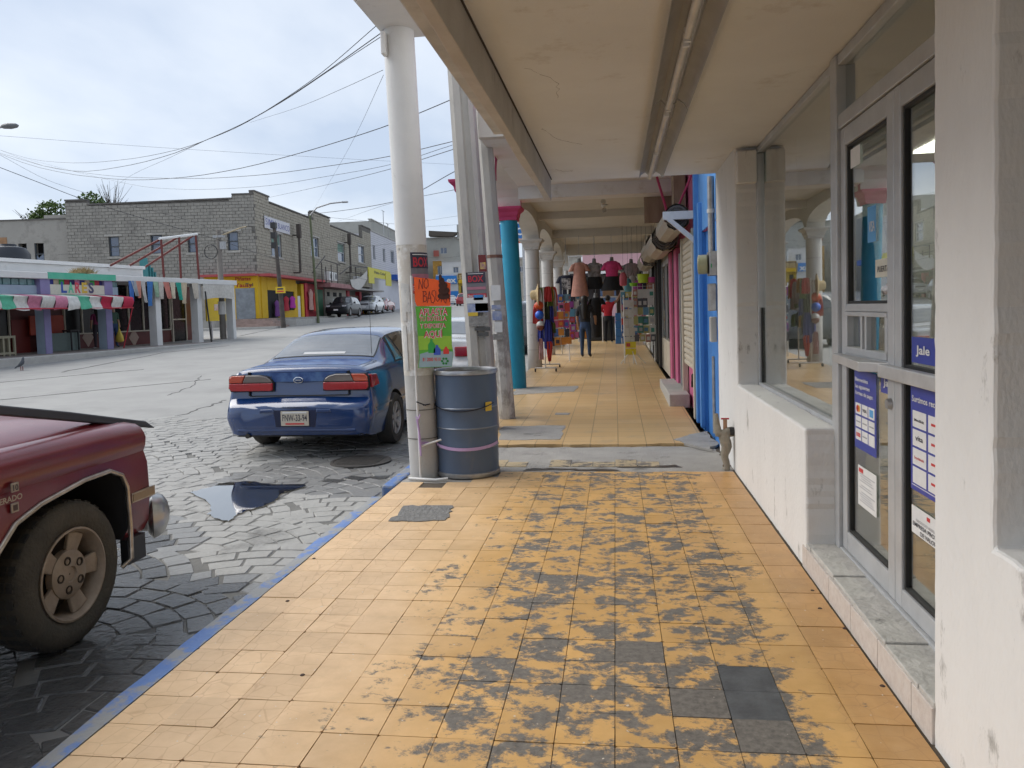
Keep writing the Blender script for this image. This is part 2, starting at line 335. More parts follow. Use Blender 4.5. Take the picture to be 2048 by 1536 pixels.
# far pavement of the arcade
def far_tile_mat():
    m = bpy.data.materials.new('arcade_tiles'); m.use_nodes = True; n, l = m.node_tree.nodes, m.node_tree.links; b = n['Principled BSDF']
    g = n.new('ShaderNodeNewGeometry'); br = n.new('ShaderNodeTexBrick'); br.offset = 0; br.squash = 1
    br.inputs['Scale'].default_value = 1; br.inputs['Brick Width'].default_value = .3; br.inputs['Row Height'].default_value = .3; br.inputs['Mortar Size'].default_value = .005
    br.inputs['Color1'].default_value = (.58, .40, .20, 1); br.inputs['Color2'].default_value = (.52, .345, .16, 1); br.inputs['Mortar'].default_value = (.30, .21, .11, 1)
    l.new(g.outputs['Position'], br.inputs['Vector'])
    t = n.new('ShaderNodeTexNoise'); t.inputs['Scale'].default_value = 2.5; t.inputs['Detail'].default_value = 8; t.inputs['Roughness'].default_value = .7; l.new(g.outputs['Position'], t.inputs['Vector'])
    r = n.new('ShaderNodeValToRGB'); r.color_ramp.elements[0].position = .55; r.color_ramp.elements[1].position = .78; l.new(t.outputs['Fac'], r.inputs[0])
    x = n.new('ShaderNodeMix'); x.data_type = 'RGBA'; l.new(r.outputs[0], x.inputs[0]); l.new(br.outputs['Color'], x.inputs[6]); x.inputs[7].default_value = (.36, .28, .19, 1)
    l.new(x.outputs[2], b.inputs['Base Color']); b.inputs['Roughness'].default_value = .38
    MATS['arcade_tiles'] = m; return m
ATILE = far_tile_mat()
q = random.Random(4); top = []
xs = [-1.95+.16*i for i in range(19)]
front = [8.24+q.uniform(-.035, .035) for _ in xs]
aw = MB()
for i in range(18):
    a, b = xs[i], xs[i+1]
    aw.hexa([(a, front[i], -.15), (b, front[i+1], -.15), (b, 31, -.15), (a, 31, -.15), (a, front[i], walk_z(8.3)), (b, front[i+1], walk_z(8.3)), (b, 31, walk_z(31)), (a, 31, walk_z(31))])
arcade_floor = tag(aw.build('pavement', ATILE), kind='structure')
MB().hexa([(-1.95, 31, -.1), (1.05, 31, -.1), (1.05, 160, -.1), (-1.95, 160, -.1), (-1.95, 31, walk_z(31)-.03), (1.05, 31, walk_z(31)-.03), (1.05, 160, walk_z(160)-.03), (-1.95, 160, walk_z(160)-.03)]).build('far_pavement', PAVE_C, arcade_floor)
def patch_on_walk(pts, seed, amp, m, nm, dz=.004):
    P_ = []
    for px, py in pts:
        p = hz(px, py, .06)
        for _ in range(6): p = hz(px, py, walk_z(p.y))
        P_.append((p.x, p.y))
    qq = random.Random(seed); out = []
    for a, b in zip(P_, P_[1:]+P_[:1]):
        k = 5
        for t in range(k):
            x, y = a[0]+(b[0]-a[0])*t/k+qq.uniform(-amp, amp), a[1]+(b[1]-a[1])*t/k+qq.uniform(-amp, amp); out.append((x, y, walk_z(max(y, 8.31))-.02))
    MB().prism(out, (0, 0, .02+dz)).build(nm, m, arcade_floor)
patch_on_walk(((1000, 880), (1003, 853), (1130, 851), (1118, 880)), 3, .03, PAVE_C, 'cement_patch')
patch_on_walk(((1028, 790), (1030, 776), (1157, 772), (1148, 783)), 4, .03, PAVE_C, 'cement_patch')
patch_on_walk(((1345, 880), (1410, 862), (1436, 885), (1420, 905)), 5, .03, PAVE_C, 'cement_patch')
patch_on_walk(((1110, 830), (1112, 826), (1140, 826), (1138, 830)), 6, .01, PAVE_C, 'cement_patch')

# kerb, painted blue and chipped
KERB = mat('blue_kerb_paint', (.06, .15, .42), .65, col2=(.12, .20, .40), scale=6, amt=1, bump=.35, bscale=40, dirt=(.24, .245, .245), dscale=4.2, dpos=(.46, .53))
kb = MB(); ys = [-3+.25*i for i in range(37)]; qk = random.Random(9)
rings = []
for y in ys:
    j = qk.uniform(-.012, .012); w0 = qk.uniform(-.006, .006)
    rings.append([(-1.918, y, -.3), (-2.05+j, y, -.3), (-2.035+j, y, -.025+w0), (-2.012+j, y, -.004+w0), (-1.918, y, .002)])
kb.loft(rings); kerb = tag(kb.build('kerb', KERB, smooth=50), kind='structure')
kb = MB().box(-2.04, -1.92, 6.35, 7.9, -.3, .01); kb.build('kerb_stone', KERB, kerb, bevel=.02)
MB().box(-2.06, -1.95, 7.9, 140, -.3, .01).build('far_kerb', CONC, kerb).hide_render = False

# road: one sheet that climbs gently, paved with stone near the kerb
ROADM = mat('worn_road_concrete', (.345, .34, .322), .85, col2=(.285, .28, .268), scale=.9, amt=1, bump=.25, bscale=24, dirt=(.24, .236, .226), dscale=.55, dpos=(.48, .74))
xs = [-400, -120, -60, -40, -30, -24, -19, -16, -13, -10, -8, -7, -6, -5, -4, -3, -2.045]; ysr = [-60, -10, -3, 2, 5, 8, 10, 12, 15, 20, 25, 30, 40, 50, 60, 80, 110, 160, 260, 600]
rm = MB(); nx = len(xs); rm.add([(x, y, road_z(x, y)-.035*(1 if y < 9 and x > -9.5 else 0)) for y in ysr for x in xs], [(j*nx+i, j*nx+i+1, (j+1)*nx+i+1, (j+1)*nx+i) for j in range(len(ysr)-1) for i in range(nx-1)])
road = tag(rm.build('road', ROADM, smooth=40), kind='structure')
tag(MB().quad((-2.0, -60, -.3), (400, -60, -.3), (400, 600, -.35), (-2.0, 600, -.35)).build('ground', CONC), kind='structure')
def stone_material(nm, c1, c2, r0):
    return mat(nm, c1, r0, col2=c2, scale=5, amt=1, bump=.45, bscale=30, dirt=[x*.5 for x in c2], dscale=1.6, dpos=(.54, .72))
ST_DRY = stone_material('dry_paving_stone', (.37, .362, .342), (.295, .289, .273), .85)
ST_DAMP = stone_material('damp_paving_stone', (.25, .247, .237), (.19, .187, .18), .40)
ST_WET = stone_material('wet_paving_stone', (.10, .098, .094), (.06, .059, .056), .24)
def wetness(x, y):
    n1 = math.sin(x*2.3+1.3*y)+math.sin(3.1*y-1.7*x+1)
    d = (y-3.9)+.75*(x+2.0)+.3*n1   # low corner by the near kerb
    return min(d, math.hypot(x+2.9, (y-7.7)*.8)-.75+.12*n1+.05)
# fans: rings about centres on a staggered lattice, each stone a ring segment kept by the nearest fan in front
stones = []
s_, rowh = 1.5, .75
cents = [(-12+s_*(i+.5*(j % 2)), .2+rowh*j, j) for j in range(15) for i in range(8)]
def owner(x, y):
    best = None
    for cx, cy, j in cents:
        r = math.hypot(x-cx, y-cy)
        if r < s_*.78 and y >= cy-.02 and (best is None or j < best[1]): best = ((cx, cy), j)
    return best[0] if best else None
for cx, cy, j in cents:
    for k in range(1, 8):
        r0, r1 = .10+(k-1)*.155, .10+k*.155
        nseg = max(3, int(math.pi*(r0+r1)/2/.215)); ph = .5*(k % 2)
        for a in range(-1, nseg+1):
            a0, a1 = math.pi*(a+ph)/nseg, math.pi*(a+1+ph)/nseg; am, rm_ = (a0+a1)/2, (r0+r1)/2
            x, y = cx+rm_*math.cos(am), cy+rm_*math.sin(am)
            if not (-9.3 < x < -2.07 and .6 < y < 10.6+.9*math.sin(x*1.7)+.5*math.sin(x*4.1)): continue
            if owner(x, y) != (cx, cy): continue
            g_ = .0055; da = g_/rm_
            pts = [(cx+r*math.cos(t), cy+r*math.sin(t)) for r, t in ((r0+g_, a0+da), (r0+g_, a1-da), (r1-g_, a1-da), (r1-g_, am), (r1-g_, a0+da))]
            stones.append((x, y, pts))
qs = random.Random(12)
def seen(x, y):
    d = Vector((x, y, -.12))-O; zz = d.dot(CF)
    if zz < .5: return False
    px, py = 1024+FPX*d.dot(CR)/zz, PPY-FPX*d.dot(CU)/zz
    return -120 < px < 2100 and py < 1640
stones = [s for s in stones if seen(s[0], s[1])]
stones.sort(key=lambda s: math.hypot(s[0]*1.0, s[1]))
rest = MB(); restd = MB()
for n_, (x, y, pts) in enumerate(stones):
    w = wetness(x, y); h = qs.uniform(-.0035, .003); zb = road_z(x, y)+(.006 if y > 8.7 else 0)
    tp = [(px+qs.uniform(-.007, .007), py+qs.uniform(-.007, .007)) for px, py in pts]
    ins = [(x+(a-x)*.93, y+(b_-y)*.93) for a, b_ in tp]
    rr = [[(a, b_, zb-.06) for a, b_ in tp], [(a, b_, zb-.008+h) for a, b_ in tp], [(a, b_, zb+h) for a, b_ in ins]]
    if n_ < 300:
        m = ST_WET if w < 0 else ST_DAMP if w < .42 else ST_DRY
        MB().loft(rr).build('paving_stone', m, road)
    else: (restd if w < .42 else rest).loft(rr)
tag(rest.build('paving_stones', ST_DRY, road), kind='stuff'); tag(restd.build('damp_paving_stones', ST_DAMP, road), kind='stuff')
BED = mat('stone_bedding', (.20, .195, .18), .9, col2=(.11, .107, .10), scale=3, amt=1, bump=.4, bscale=30)
MB().add([(-9.4, -3, -.1275), (-2.045, -3, -.1275), (-2.045, 9.7, -.1275), (-9.4, 9.7, -.125)], [(0, 1, 2, 3)]).build('bedding', BED, road)
WATER = glass('water', (.50, .485, .45), .85, .02)
def puddle(nm, pts, z, label, seed, amp=.05):
    qq = random.Random(seed); P_ = [hz(px, py, z) for px, py in pts]; out = []
    for a, b in zip(P_, P_[1:]+P_[:1]):
        for t in range(9):
            p = a.lerp(b, t/9); out.append((p.x+qq.uniform(-amp, amp)*.35+.04*math.sin(p.y*9+seed), p.y+qq.uniform(-amp, amp)*.35+.05*math.sin(p.x*8)))
    w_ = MB(); w_.prism([(x, y, z) for x, y in out], (0, 0, .0025))
    o = w_.build(nm, WATER); o['kind'] = 'structure'; o['label'] = label
puddle('puddle', ((385, 985), (430, 968), (520, 963), (600, 972), (560, 995), (500, 1020), (455, 1045), (430, 1025)), -.1085, 'shallow puddle on the road beside the pickup bumper', 3)
mh = hz(722, 924, -.12)
t = thing('manhole_cover', 'round iron manhole cover in the wet road by the kerb', 'manhole', (mh.x, mh.y, -.12))
IRON = mat('cast_iron', (.06, .058, .055), .6, .4, col2=(.10, .09, .08), scale=20, bump=.5, bscale=60)
MB().lathe([(.33, -.03), (.33, .012), (.30, .013), (.295, .008), (.0, .008)], (mh.x, mh.y, -.115)).build('cover_ring', IRON, t)
g_ = MB()
for i in range(-4, 5): g_.box(mh.x-.22, mh.x+.22, mh.y+i*.05-.012, mh.y+i*.05+.012, -.115, -.102)
g_.build('cover_grid', IRON, t)
# ================================================================== THE SHOP ON THE PAVEMENT
CZ = 2.80; WX = 1.03
shop = thing('shop_building', 'white plastered corner shop with grey aluminium glass doors and deep canopy', 'building', (WX, 5, 0))
def sb(name, m, *boxes, **k):
    b = MB()
    for x in boxes: b.box(*x)
    return b.build(name, m, shop, **k)
def chipped(pts, seed, x1):
    q = random.Random(seed); out = []
    for a, b in zip(pts, pts[1:]+pts[:1]):
        k = max(1, int(math.hypot(b[0]-a[0], b[1]-a[1])/.035))
        for t in range(k): out.append((WX, a[0]+(b[0]-a[0])*t/k+q.gauss(0, .0022), a[1]+(b[1]-a[1])*t/k+q.gauss(0, .0022)))
    return MB().prism(out, (x1-WX, 0, 0))
chipped([(-3, -.02), (2.67, -.02), (2.67, CZ+.01), (2.27, CZ+.01), (2.27, .79), (-3, .79)], 1, 1.262).build('near_wall', WHITE, shop, bevel=.012)
chipped([(4.41, -.02), (8.0, -.02), (8.0, CZ+.01), (6.78, CZ+.01), (6.78, .79), (4.41, .79)], 2, 1.212).build('window_wall', WHITE, shop, bevel=.014)
sb('pier_cap', WHITE, (WX+.012, 1.20, 6.70, 6.79, 2.50, 2.765), bevel=.006)
sb('upper_wall', WHITE, (WX, 1.3, -3, 8.0, CZ+.15, 6.5))  # upper storey wall out of view, added for proper light and reflection
sb('canopy_slab', CEILM, (-.66, 1.6, -3, 8.0, CZ, CZ+.15))
sb('canopy_lip', mat('lip_paint', (.62, .60, .56), .8, bump=.2, bscale=40, dirt=(.3, .27, .24), dscale=4, dpos=(.6, .8)), (-.87, -.662, -3, 5.75, CZ+.003, CZ+.147), bevel=.012)
b = MB(); q = random.Random(2)
b.loft([[(-.675+.006*math.sin(y*3), y, CZ-.002), (-.675+.006*math.sin(y*3), y, 2.585+q.uniform(-.004, .004)), (-.612, y, 2.577+q.uniform(-.004, .004)), (-.612, y, CZ-.002)] for y in [-3+.3*i for i in range(37)]])
b.build('canopy_beam', BEAMM, shop, bevel=.006)
MB().box(-.6115, -.603, -3, 7.84, CZ-.007, CZ+.001).build('joint_stain_line', flat('joint_stain', (.07, .055, .045), .9), shop)  # thin dark strip for the stain line where beam meets ceiling
for seed, pts in ((1, ((-.45, 4.2), (-.30, 4.5), (-.32, 4.9))), (2, ((-.5, 5.6), (-.42, 6.0), (-.20, 6.3))), (4, ((-.52, 7.3), (-.45, 7.45), (-.36, 7.42)))):
    q = random.Random(seed); P_ = []
    for a, b in zip(pts[:-1], pts[1:]):
        for k in range(8): P_.append((a[0]+(b[0]-a[0])*k/8+q.uniform(-.012, .012), a[1]+(b[1]-a[1])*k/8+q.uniform(-.012, .012), CZ-.0005))
    MB().tube(P_, [q.uniform(.0003, .0011) for _ in P_], 4).build('ceiling_crack', flat('crack_dark', (.12, .09, .07), .9), shop)
# door step faced with stone tiles
STEPT = mat('step_top_stone', (.58, .56, .52), .85, col2=(.38, .37, .345), scale=9, amt=1, bump=.5, bscale=35, dirt=(.13, .125, .115), dscale=6, dpos=(.58, .72))
STEPR = mat('step_riser_tile', (.64, .60, .555), .6, col2=(.50, .44, .40), scale=26, amt=1, dirt=(.6, .56, .52), dscale=40, dpos=(.55, .7), bump=.15)
sb('step_core', CONC, (WX+.012, 1.3, 2.66, 4.46, -.02, .118))
yy = 4.478; k = 0
for L in (.145, .44, .30, .24, .22, .33, .14):
    y1 = max(2.665, yy-L); dz = .004*math.sin(k*2.1)
    MB().box(WX+.002+.006*math.sin(k), 1.205, y1+.003, yy-.002, .116, .139+dz).build('step_tile', STEPT, shop, bevel=.005); yy = y1; k += 1
yy = 4.478
for L in (.105, .44, .36, .36, .36, .2):
    y1 = max(2.668, yy-L); MB().box(WX-.006, WX+.011, y1+.003, yy-.002, -.02, .114+.004).build('riser_tile', STEPR, shop, bevel=.003); yy = y1
# glazing plane
G = Face((1.235, 8), (1.235, 0))
def gl(y): return 8-y
window = MB().box(1.205, 1.255, 4.45, 6.78, .775, .815).box(1.205, 1.255, 4.45, 6.78, 2.745, 2.79).box(1.205, 1.255, 6.735, 6.778, .815, 2.745).build('window_frame', ALU, shop, bevel=.004)
MB().box(1.236, 1.242, 4.45, 6.736, .815, 2.745).build('pane', SHOPGLASS, window)
MB().box(1.222, 1.234, 6.70, 6.734, .80, 1.45).build('rubber_strip', GASKET, window)
nw = MB().box(1.215, 1.255, -3, 2.268, .79, .83).box(1.215, 1.255, -3, 2.268, 2.75, 2.79).box(1.215, 1.255, 2.22, 2.268, .83, 2.75).build('window_frame', ALU, shop, bevel=.004)
MB().box(1.236, 1.242, -3, 2.225, .83, 2.75).build('pane', SHOPGLASS, nw)
fr = MB().box(1.185, 1.285, 4.335, 4.448, .10, 2.79)                    # jamb up to the ceiling
fr.box(1.195, 1.275, 2.60, 4.334, 2.40, 2.475).box(1.195, 1.275, 2.60, 4.334, 2.735, 2.79).box(1.19, 1.285, 2.60, 4.334, .10, .150)
fr.build('door_frame', ALU, shop, bevel=.005)
MB().box(1.236, 1.242, 2.60, 4.334, 2.475, 2.735).build('transom_pane', SHOPGLASS, shop)
def leaf(nm, y0, y1, st0, st1, mid, panes):
    d = MB().box(1.205, 1.258, y0, y0+st0, .152, 2.395).box(1.205, 1.258, y1-st1, y1, .152, 2.395)
    for z0, z1 in mid: d.box(1.206, 1.257, y0+st0, y1-st1, z0, z1)
    o = d.build(nm, ALU, shop, bevel=.005)
    for z0, z1 in panes:
        MB().box(1.230, 1.235, y0+st0-.004, y1-st1+.004, z0, z1).build('pane', SHOPGLASS, o)
        g = MB()
        for ya, yb in ((y0+st0-.002, y0+st0+.016), (y1-st1-.016, y1-st1+.002)): g.box(1.218, 1.246, ya, yb, z0, z1)
        g.box(1.218, 1.246, y0+st0+.016, y1-st1-.016, z0, z0+.014).box(1.218, 1.246, y0+st0+.016, y1-st1-.016, z1-.014, z1); g.build('gasket', GASKET, o)
    return o
d1 = leaf('door', 3.545, 4.330, .085, .075, ((.152, .255), (1.16, 1.215), (1.435, 1.475), (2.30, 2.395)), ((.255, 1.16), (1.475, 2.30)))
d2 = leaf('door', 2.60, 3.540, .08, .075, ((.152, .235), (1.15, 1.20), (2.30, 2.395)), ((.235, 1.15), (1.20, 2.30)))
# serving hatch in the left leaf
h = MB().box(1.20, 1.262, 3.63, 4.255, 1.216, 1.252).box(1.20, 1.262, 3.63, 4.255, 1.412, 1.434)
h.box(1.198, 1.262, 3.90, 3.925, 1.252, 1.412).box(1.198, 1.262, 3.965, 3.99, 1.252, 1.412).box(1.203, 1.26, 3.63, 3.66, 1.252, 1.412).box(1.203, 1.26, 4.225, 4.255, 1.252, 1.412)
h.build('hatch_frame', ALU, d1, bevel=.003)
MB().box(1.222, 1.226, 3.66, 3.90, 1.252, 1.412).build('hatch_pane', SHOPGLASS, d1)
MB().box(1.236, 1.240, 3.99, 4.225, 1.252, 1.412).build('hatch_pane', SHOPGLASS, d1)
b = MB().prism([(1.204, 4.36, 1.165), (1.204, 3.60, 1.165), (1.10, 3.70, 1.165), (1.165, 4.36, 1.165)], (0, 0, .045))
b.build('hatch_shelf', mat('pale_aluminium', (.58, .58, .58), .4, .3), d1, bevel=.004)
MB().box(1.165, 1.203, 2.55, 3.64, 1.145, 1.205).build('push_bar', mat('pale_aluminium', (.6, .6, .6), .4), d2, bevel=.006)
MB().cyl((1.204, 3.585, 1.03), (1.186, 3.585, 1.03), .026, .022, 16).build('lock', STEEL, d1, smooth=40)
BLUE_S = flat('sticker_blue', (.045, .065, .36), .35); PAPER = flat('paper_white', (.78, .78, .77), .6); INK = flat('ink_dark', (.05, .05, .07), .6)
REDI = flat('ink_red', (.62, .05, .05), .6); GREYI = flat('ink_grey', (.38, .38, .40), .6); ORI = flat('ink_orange', (.85, .33, .03), .6); LBI = flat('ink_light_blue', (.12, .38, .72), .6)
GS = G.off(.0065)
def rect(F, a, bq, d=0., th=.0015):
    u0, z0 = F.uv(a[0], a[1]); u1, z1 = F.uv(bq[0], bq[1]); return u0, u1, min(z0, z1), max(z0, z1)
def sticker(root, nm, m, u0, u1, z0, z1, d=.004, label=None):
    o = MB().fbox(GS, u0, u1, z0, z1, d, d+.001).build(nm, m, root)
    if label: o['label'] = label
    return o
def gtext(root, s, cx, z, h, m, w=None, d=.0075, bold=.02):
    return text(MB(), s, onface(GS, d), w, h, cx, z, bold).build('lettering', m, root, recalc=False)
u0, u1, z0, z1 = 3.735, 4.02, .555, 1.05
ua, za = GS.uv(1711, 738); ub, zb_ = GS.uv(1755, 925); uc, zc = GS.uv(1711, 880)
z1 = za; z0 = GS.uv(1712, 892)[1]; u0, u1 = ua, ub
sticker(d1, 'payment_sheet', BLUE_S, u0, u1, z0, z1)
W_ = u1-u0; H_ = z1-z0
for i, s in enumerate(('Bienvenidos', 'las siguientes', 'formas de pago:')): gtext(d1, s, u0+W_*(.36, .40, .47)[i], z1-H_*(.14+.085*i), H_*.048, PAPER, W_*(.6, .68, .82)[i])
for r in range(3):
    for c in range(3):
        cu, cz = u0+W_*(.19+.305*c), z1-H_*(.49+.165*r); MB().fbox(GS, cu-W_*.135, cu+W_*.135, cz-H_*.07, cz+H_*.07, .0055, .0062).build('card', PAPER, d1)
        if (r, c) == (0, 0):
            for s_, mm in ((-1, REDI), (1, ORI)): MB().cyl(GS.pt(cu+s_*W_*.035, cz, .0062+.0003*(s_+1)), GS.pt(cu+s_*W_*.035, cz, .0072), W_*.055, n=14).build('print', mm, d1)
        elif (r, c) == (0, 1): gtext(d1, 'VISA', cu, cz-H_*.02, H_*.04, INK, W_*.2)
        elif (r, c) == (0, 2): MB().fbox(GS, cu-W_*.08, cu+W_*.08, cz-H_*.045, cz+H_*.045, .0062, .0072).build('print', LBI, d1)
        elif (r, c) == (2, 0):
            for t_ in (-1, 0, 1): MB().fbox(GS, cu+t_*W_*.07-W_*.025, cu+t_*W_*.07+W_*.025, cz-H_*.03, cz+H_*.02, .0062, .0072).build('print', REDI, d1)
        elif (r, c) != (2, 2): MB().fbox(GS, cu-W_*.1, cu+W_*.1, cz-H_*.008, cz+H_*.008, .0062, .0072).build('print', GREYI, d1)
ua, za = GS.uv(1718, 928); ub = GS.uv(1755, 980)[0]; zb_ = GS.uv(1720, 1008)[1]
sticker(d1, 'paper_notice', PAPER, ua, ub, zb_, za); W_ = ub-ua; H_ = za-zb_
MB().fbox(GS, ua+W_*.07, ua+W_*.3, za-H_*.16, za-H_*.06, .0055, .0065).build('print', REDI, d1)
ln = MB()
for i in range(13):
    if i in (4, 7): continue
    z = za-H_*(.2+.056*i); ln.fbox(GS, ua+W_*(.1+.05*(i % 3)), ub-W_*(.08+.07*((i*7) % 4)), z, z+H_*.018, .0055, .0065)
ln.build('print_lines', GREYI, d1)
def jale(root, pa, pb, tx):
    ua, za = GS.uv(*pa); ub, zb_ = GS.uv(*pb); zb_ = GS.uv(pa[0], pb[1]-6)[1]
    sticker(root, 'pull_sign', BLUE_S, ua, ub, zb_, za); gtext(root, 'Jale', (ua+ub)/2+tx, zb_+(za-zb_)*.36, (za-zb_)*.33, PAPER, (ub-ua)*.58, bold=.03)
jale(d2, (1826, 673), (1874, 730), 0)
jale(d1, (1764, 742), (1797, 790), -.005)
ua, za = GS.uv(1824, 764); ub = GS.uv(1905, 800)[0]; zb_ = GS.uv(1824, 975)[1]
sticker(d2, 'prescription_sheet', BLUE_S, ua, ub, zb_, za); W_ = ub-ua; H_ = za-zb_
gtext(d2, 'Surtimos recetas', ua+W_*.44, za-H_*.17, H_*.055, PAPER, W_*.78)
nm_ = (('Medikit', ''), ('vita', ''), ('Scotiabank', ''), ('', ''))
for r in range(4):
    for c in range(2):
        cu, cz = ua+W_*(.24+.41*c), za-H_*(.33+.175*r); MB().fbox(GS, cu-W_*.18, cu+W_*.18, cz-H_*.077, cz+H_*.077, .0055, .0062).build('card', PAPER, d2)
        if c: MB().fbox(GS, cu-W_*.1, cu+W_*.1, cz-H_*.01, cz+H_*.012, .0062, .0072).build('print', REDI, d2)
        if nm_[r][c]: gtext(d2, nm_[r][c], cu, cz-H_*.02, H_*(.05 if r == 1 and c == 0 else .026), INK if (r, c) in ((0, 0), (1, 0)) else REDI, W_*(.2 if (r, c) == (1, 0) else .26))
MB().fbox(GS, ua+W_*.04, ub-W_*.04, zb_+H_*.045, zb_+H_*.052, .0055, .0065).build('print', PAPER, d2)
ua, za = GS.uv(1826, 1008); ub = GS.uv(1905, 1050)[0]; zb_ = GS.uv(1826, 1062)[1]
sticker(d2, 'insurance_notice', PAPER, ua, ub, zb_, za); W_ = ub-ua; H_ = za-zb_
gtext(d2, 'NEGOCIO ASEGURADO', ua+W_*.5, za-H_*.5, H_*.10, GREYI, W_*.72); gtext(d2, 'EMPRESA PROTEGIDA', ua+W_*.5, za-H_*.70, H_*.15, INK, W_*.9); gtext(d2, 'DE VALORES', ua+W_*.5, za-H_*.93, H_*.15, INK, W_*.5)
MB().fbox(GS, ua+W_*.42, ua+W_*.5, za-H_*.24, za-H_*.1, .0055, .0065).build('print', REDI, d2)
ua, za = GS.uv(1703, 300); ub = GS.uv(1722, 300)[0]; zb_ = GS.uv(1703, 338)[1]; sticker(d1, 'paper_note', PAPER, ua, ub, zb_, za)
ua, za = GS.uv(1753, 520); ub, zb_ = GS.uv(1794, 551); sticker(d1, 'fixed_door_sign', flat('cream_label', (.66, .64, .54), .5), ua, ub, zb_, za)
gtext(d1, 'PUERTA FIJA', (ua+ub)/2+.02, zb_+(za-zb_)*.3, (za-zb_)*.32, INK, (ub-ua)*.88)
ua, za = GS.uv(1737, 415); ub, zb_ = GS.uv(1754, 482); sticker(d1, 'card_sticker', LBI, ua, ub, zb_, za); gtext(d1, 'VISA', (ua+ub)/2+.01, zb_+.05, .05, PAPER, (ub-ua)*.7)
# inside the shop: floor, walls, shelves, lit ceiling panel
INW = mat('interior_wall', (.55, .53, .49), .8, bump=.05)
sb('interior_floor', mat('interior_floor_tile', (.42, .39, .35), .3), (1.21, 6.5, -3, 7.9, .02, .125))
sb('interior_wall', INW, (6.4, 6.6, -3, 8, 0, CZ), (1.28, 6.4, 7.85, 8.0, .125, CZ), (1.28, 6.4, -3.1, -3, .125, CZ))
sb('interior_ceiling', INW, (1.28, 6.4, -3, 7.85, CZ-.03, CZ+.1))
sb('interior_post', WHITE, (1.30, 1.44, 6.35, 6.60, .125, CZ-.03))
shc = [flat('goods%d' % i, c, .5) for i, c in enumerate(((.5, .1, .08), (.1, .25, .5), (.55, .5, .3), (.6, .6, .58), (.12, .35, .2)))]
sh = MB()
for z in (.3, .75, 1.2, 1.65): sh.box(5.9, 6.38, -2, 6, z, z+.03)
sh.build('shelf', WHITEP, shop)
q = random.Random(5); gm = [MB() for _ in shc]
for z in (.33, .78, 1.23, 1.68):
    y = -1.9
    while y < 5.9: w_ = q.uniform(.08, .3); gm[q.randrange(5)].box(6.0, 6.3, y, y+w_-.02, z, z+q.uniform(.15, .36)); y += w_
for g, m in zip(gm, shc): tag(g.build('goods', m, shop), kind='stuff')
for x, y in ((2.6, 3.4), (2.6, 6.0), (4.4, 4.6)): MB().box(x, x+.6, y, y+1.2, CZ-.05, CZ-.034).build('ceiling_panel_light', mat('lit_panel', (.9, .9, .85), .5, emit=((1, .96, .86), 5.5)), shop)
t = thing('advertising_stand', 'blue advertising banner on a stand inside the shop window', 'banner', (1.75, 5.6, .125))
BN = flat('banner_blue', (.03, .12, .42), .45)
b = MB(); b.grid(lambda s, v: (1.62+.1*math.sin(v*2.6), 5.35+.62*s, .3+1.75*v), 6, 14); b.build('banner', BN, t, smooth=60)
MB().box(1.55, 1.565, 5.45, 5.88, .85, 1.25).build('poster', PAPER, t); MB().cyl((1.72, 5.66, .125), (1.72, 5.66, 2.0), .015).cyl((1.72, 5.66, .125), (1.72, 5.66, .15), .18, n=16).build('stand_pole', STEEL, t)

# fluorescent fitting under the canopy
t = thing('fluorescent_light', 'unlit twin fluorescent batten with reflector fixed under the canopy ceiling', 'light fitting', (.37, 5, CZ))
prof = [(-.115, -.085), (-.112, -.085), (-.09, -.045), (-.05, -.02), (-.03, -.045), (.03, -.045), (.05, -.02), (.09, -.045), (.112, -.085), (.115, -.085), (.092, -.042), (.05, -.003), (-.05, -.003), (-.092, -.042)]
FIX = mat('fitting_enamel', (.40, .39, .37), .45, col2=(.33, .32, .30), scale=5)
for y0, y1 in ((2.4, 4.96), (5.0, 7.6)):
    MB().loft([[(.367+x, y, CZ+z) for x, z in prof] for y in (y0, y1)]).build('reflector', FIX, t, smooth=30)
TUBE = mat('dead_tube_glass', (.66, .62, .54), .3)
for x in (.355,):
    for y0, y1 in ((2.45, 3.65), (3.72, 4.92), (5.05, 6.25), (6.32, 7.55)):
        MB().cyl((x, y0, CZ-.082), (x, y1, CZ-.082), .019, n=14).build('tube', TUBE, t, smooth=40)
        for yy in (y0, y1): MB().box(x-.014, x+.014, yy-.012, yy+.012, CZ-.108, CZ-.04).build('lamp_holder', WHITEP, t)

# tall column at the kerb with the upper beam it carries
POSTW = mat('column_white_paint', (.68, .68, .67), .7, col2=(.60, .60, .59), scale=2.5, amt=.8, bump=.12, bscale=70, dirt=(.42, .40, .37), dscale=4, dpos=(.62, .78))
POSTD = mat('column_scuffed_paint', (.58, .55, .50), .8, col2=(.47, .43, .37), scale=7, amt=1, bump=.3, bscale=45, dirt=(.66, .66, .65), dscale=3.2, dpos=(.46, .56))
def colx(z): return -1.762-.024*z
t = thing('tall_column', 'tall round white column at the kerb carrying a high white beam', 'column', (-1.762, 6.8, 0))
def lrings(z0, z1, r, n): return [[(colx(z)+r*math.cos(2*math.pi*k/n), 6.8+r*math.sin(2*math.pi*k/n), z) for k in range(n)] for z in (z0, z1)]
MB().loft(lrings(-.02, .93, .1345, 36)).build('lower_shaft', mat('column_grey_paint', (.50, .49, .47), .8, col2=(.43, .42, .40), scale=3, bump=.15, bscale=60, dirt=(.3, .29, .28), dscale=6, dpos=(.6, .8)), t, smooth=40)
MB().loft(lrings(.93, 2.10, .136, 36)).build('scuffed_shaft', POSTD, t, smooth=40)
MB().loft(lrings(2.10, 4.02, .138, 36)).build('upper_shaft', POSTW, t, smooth=40)
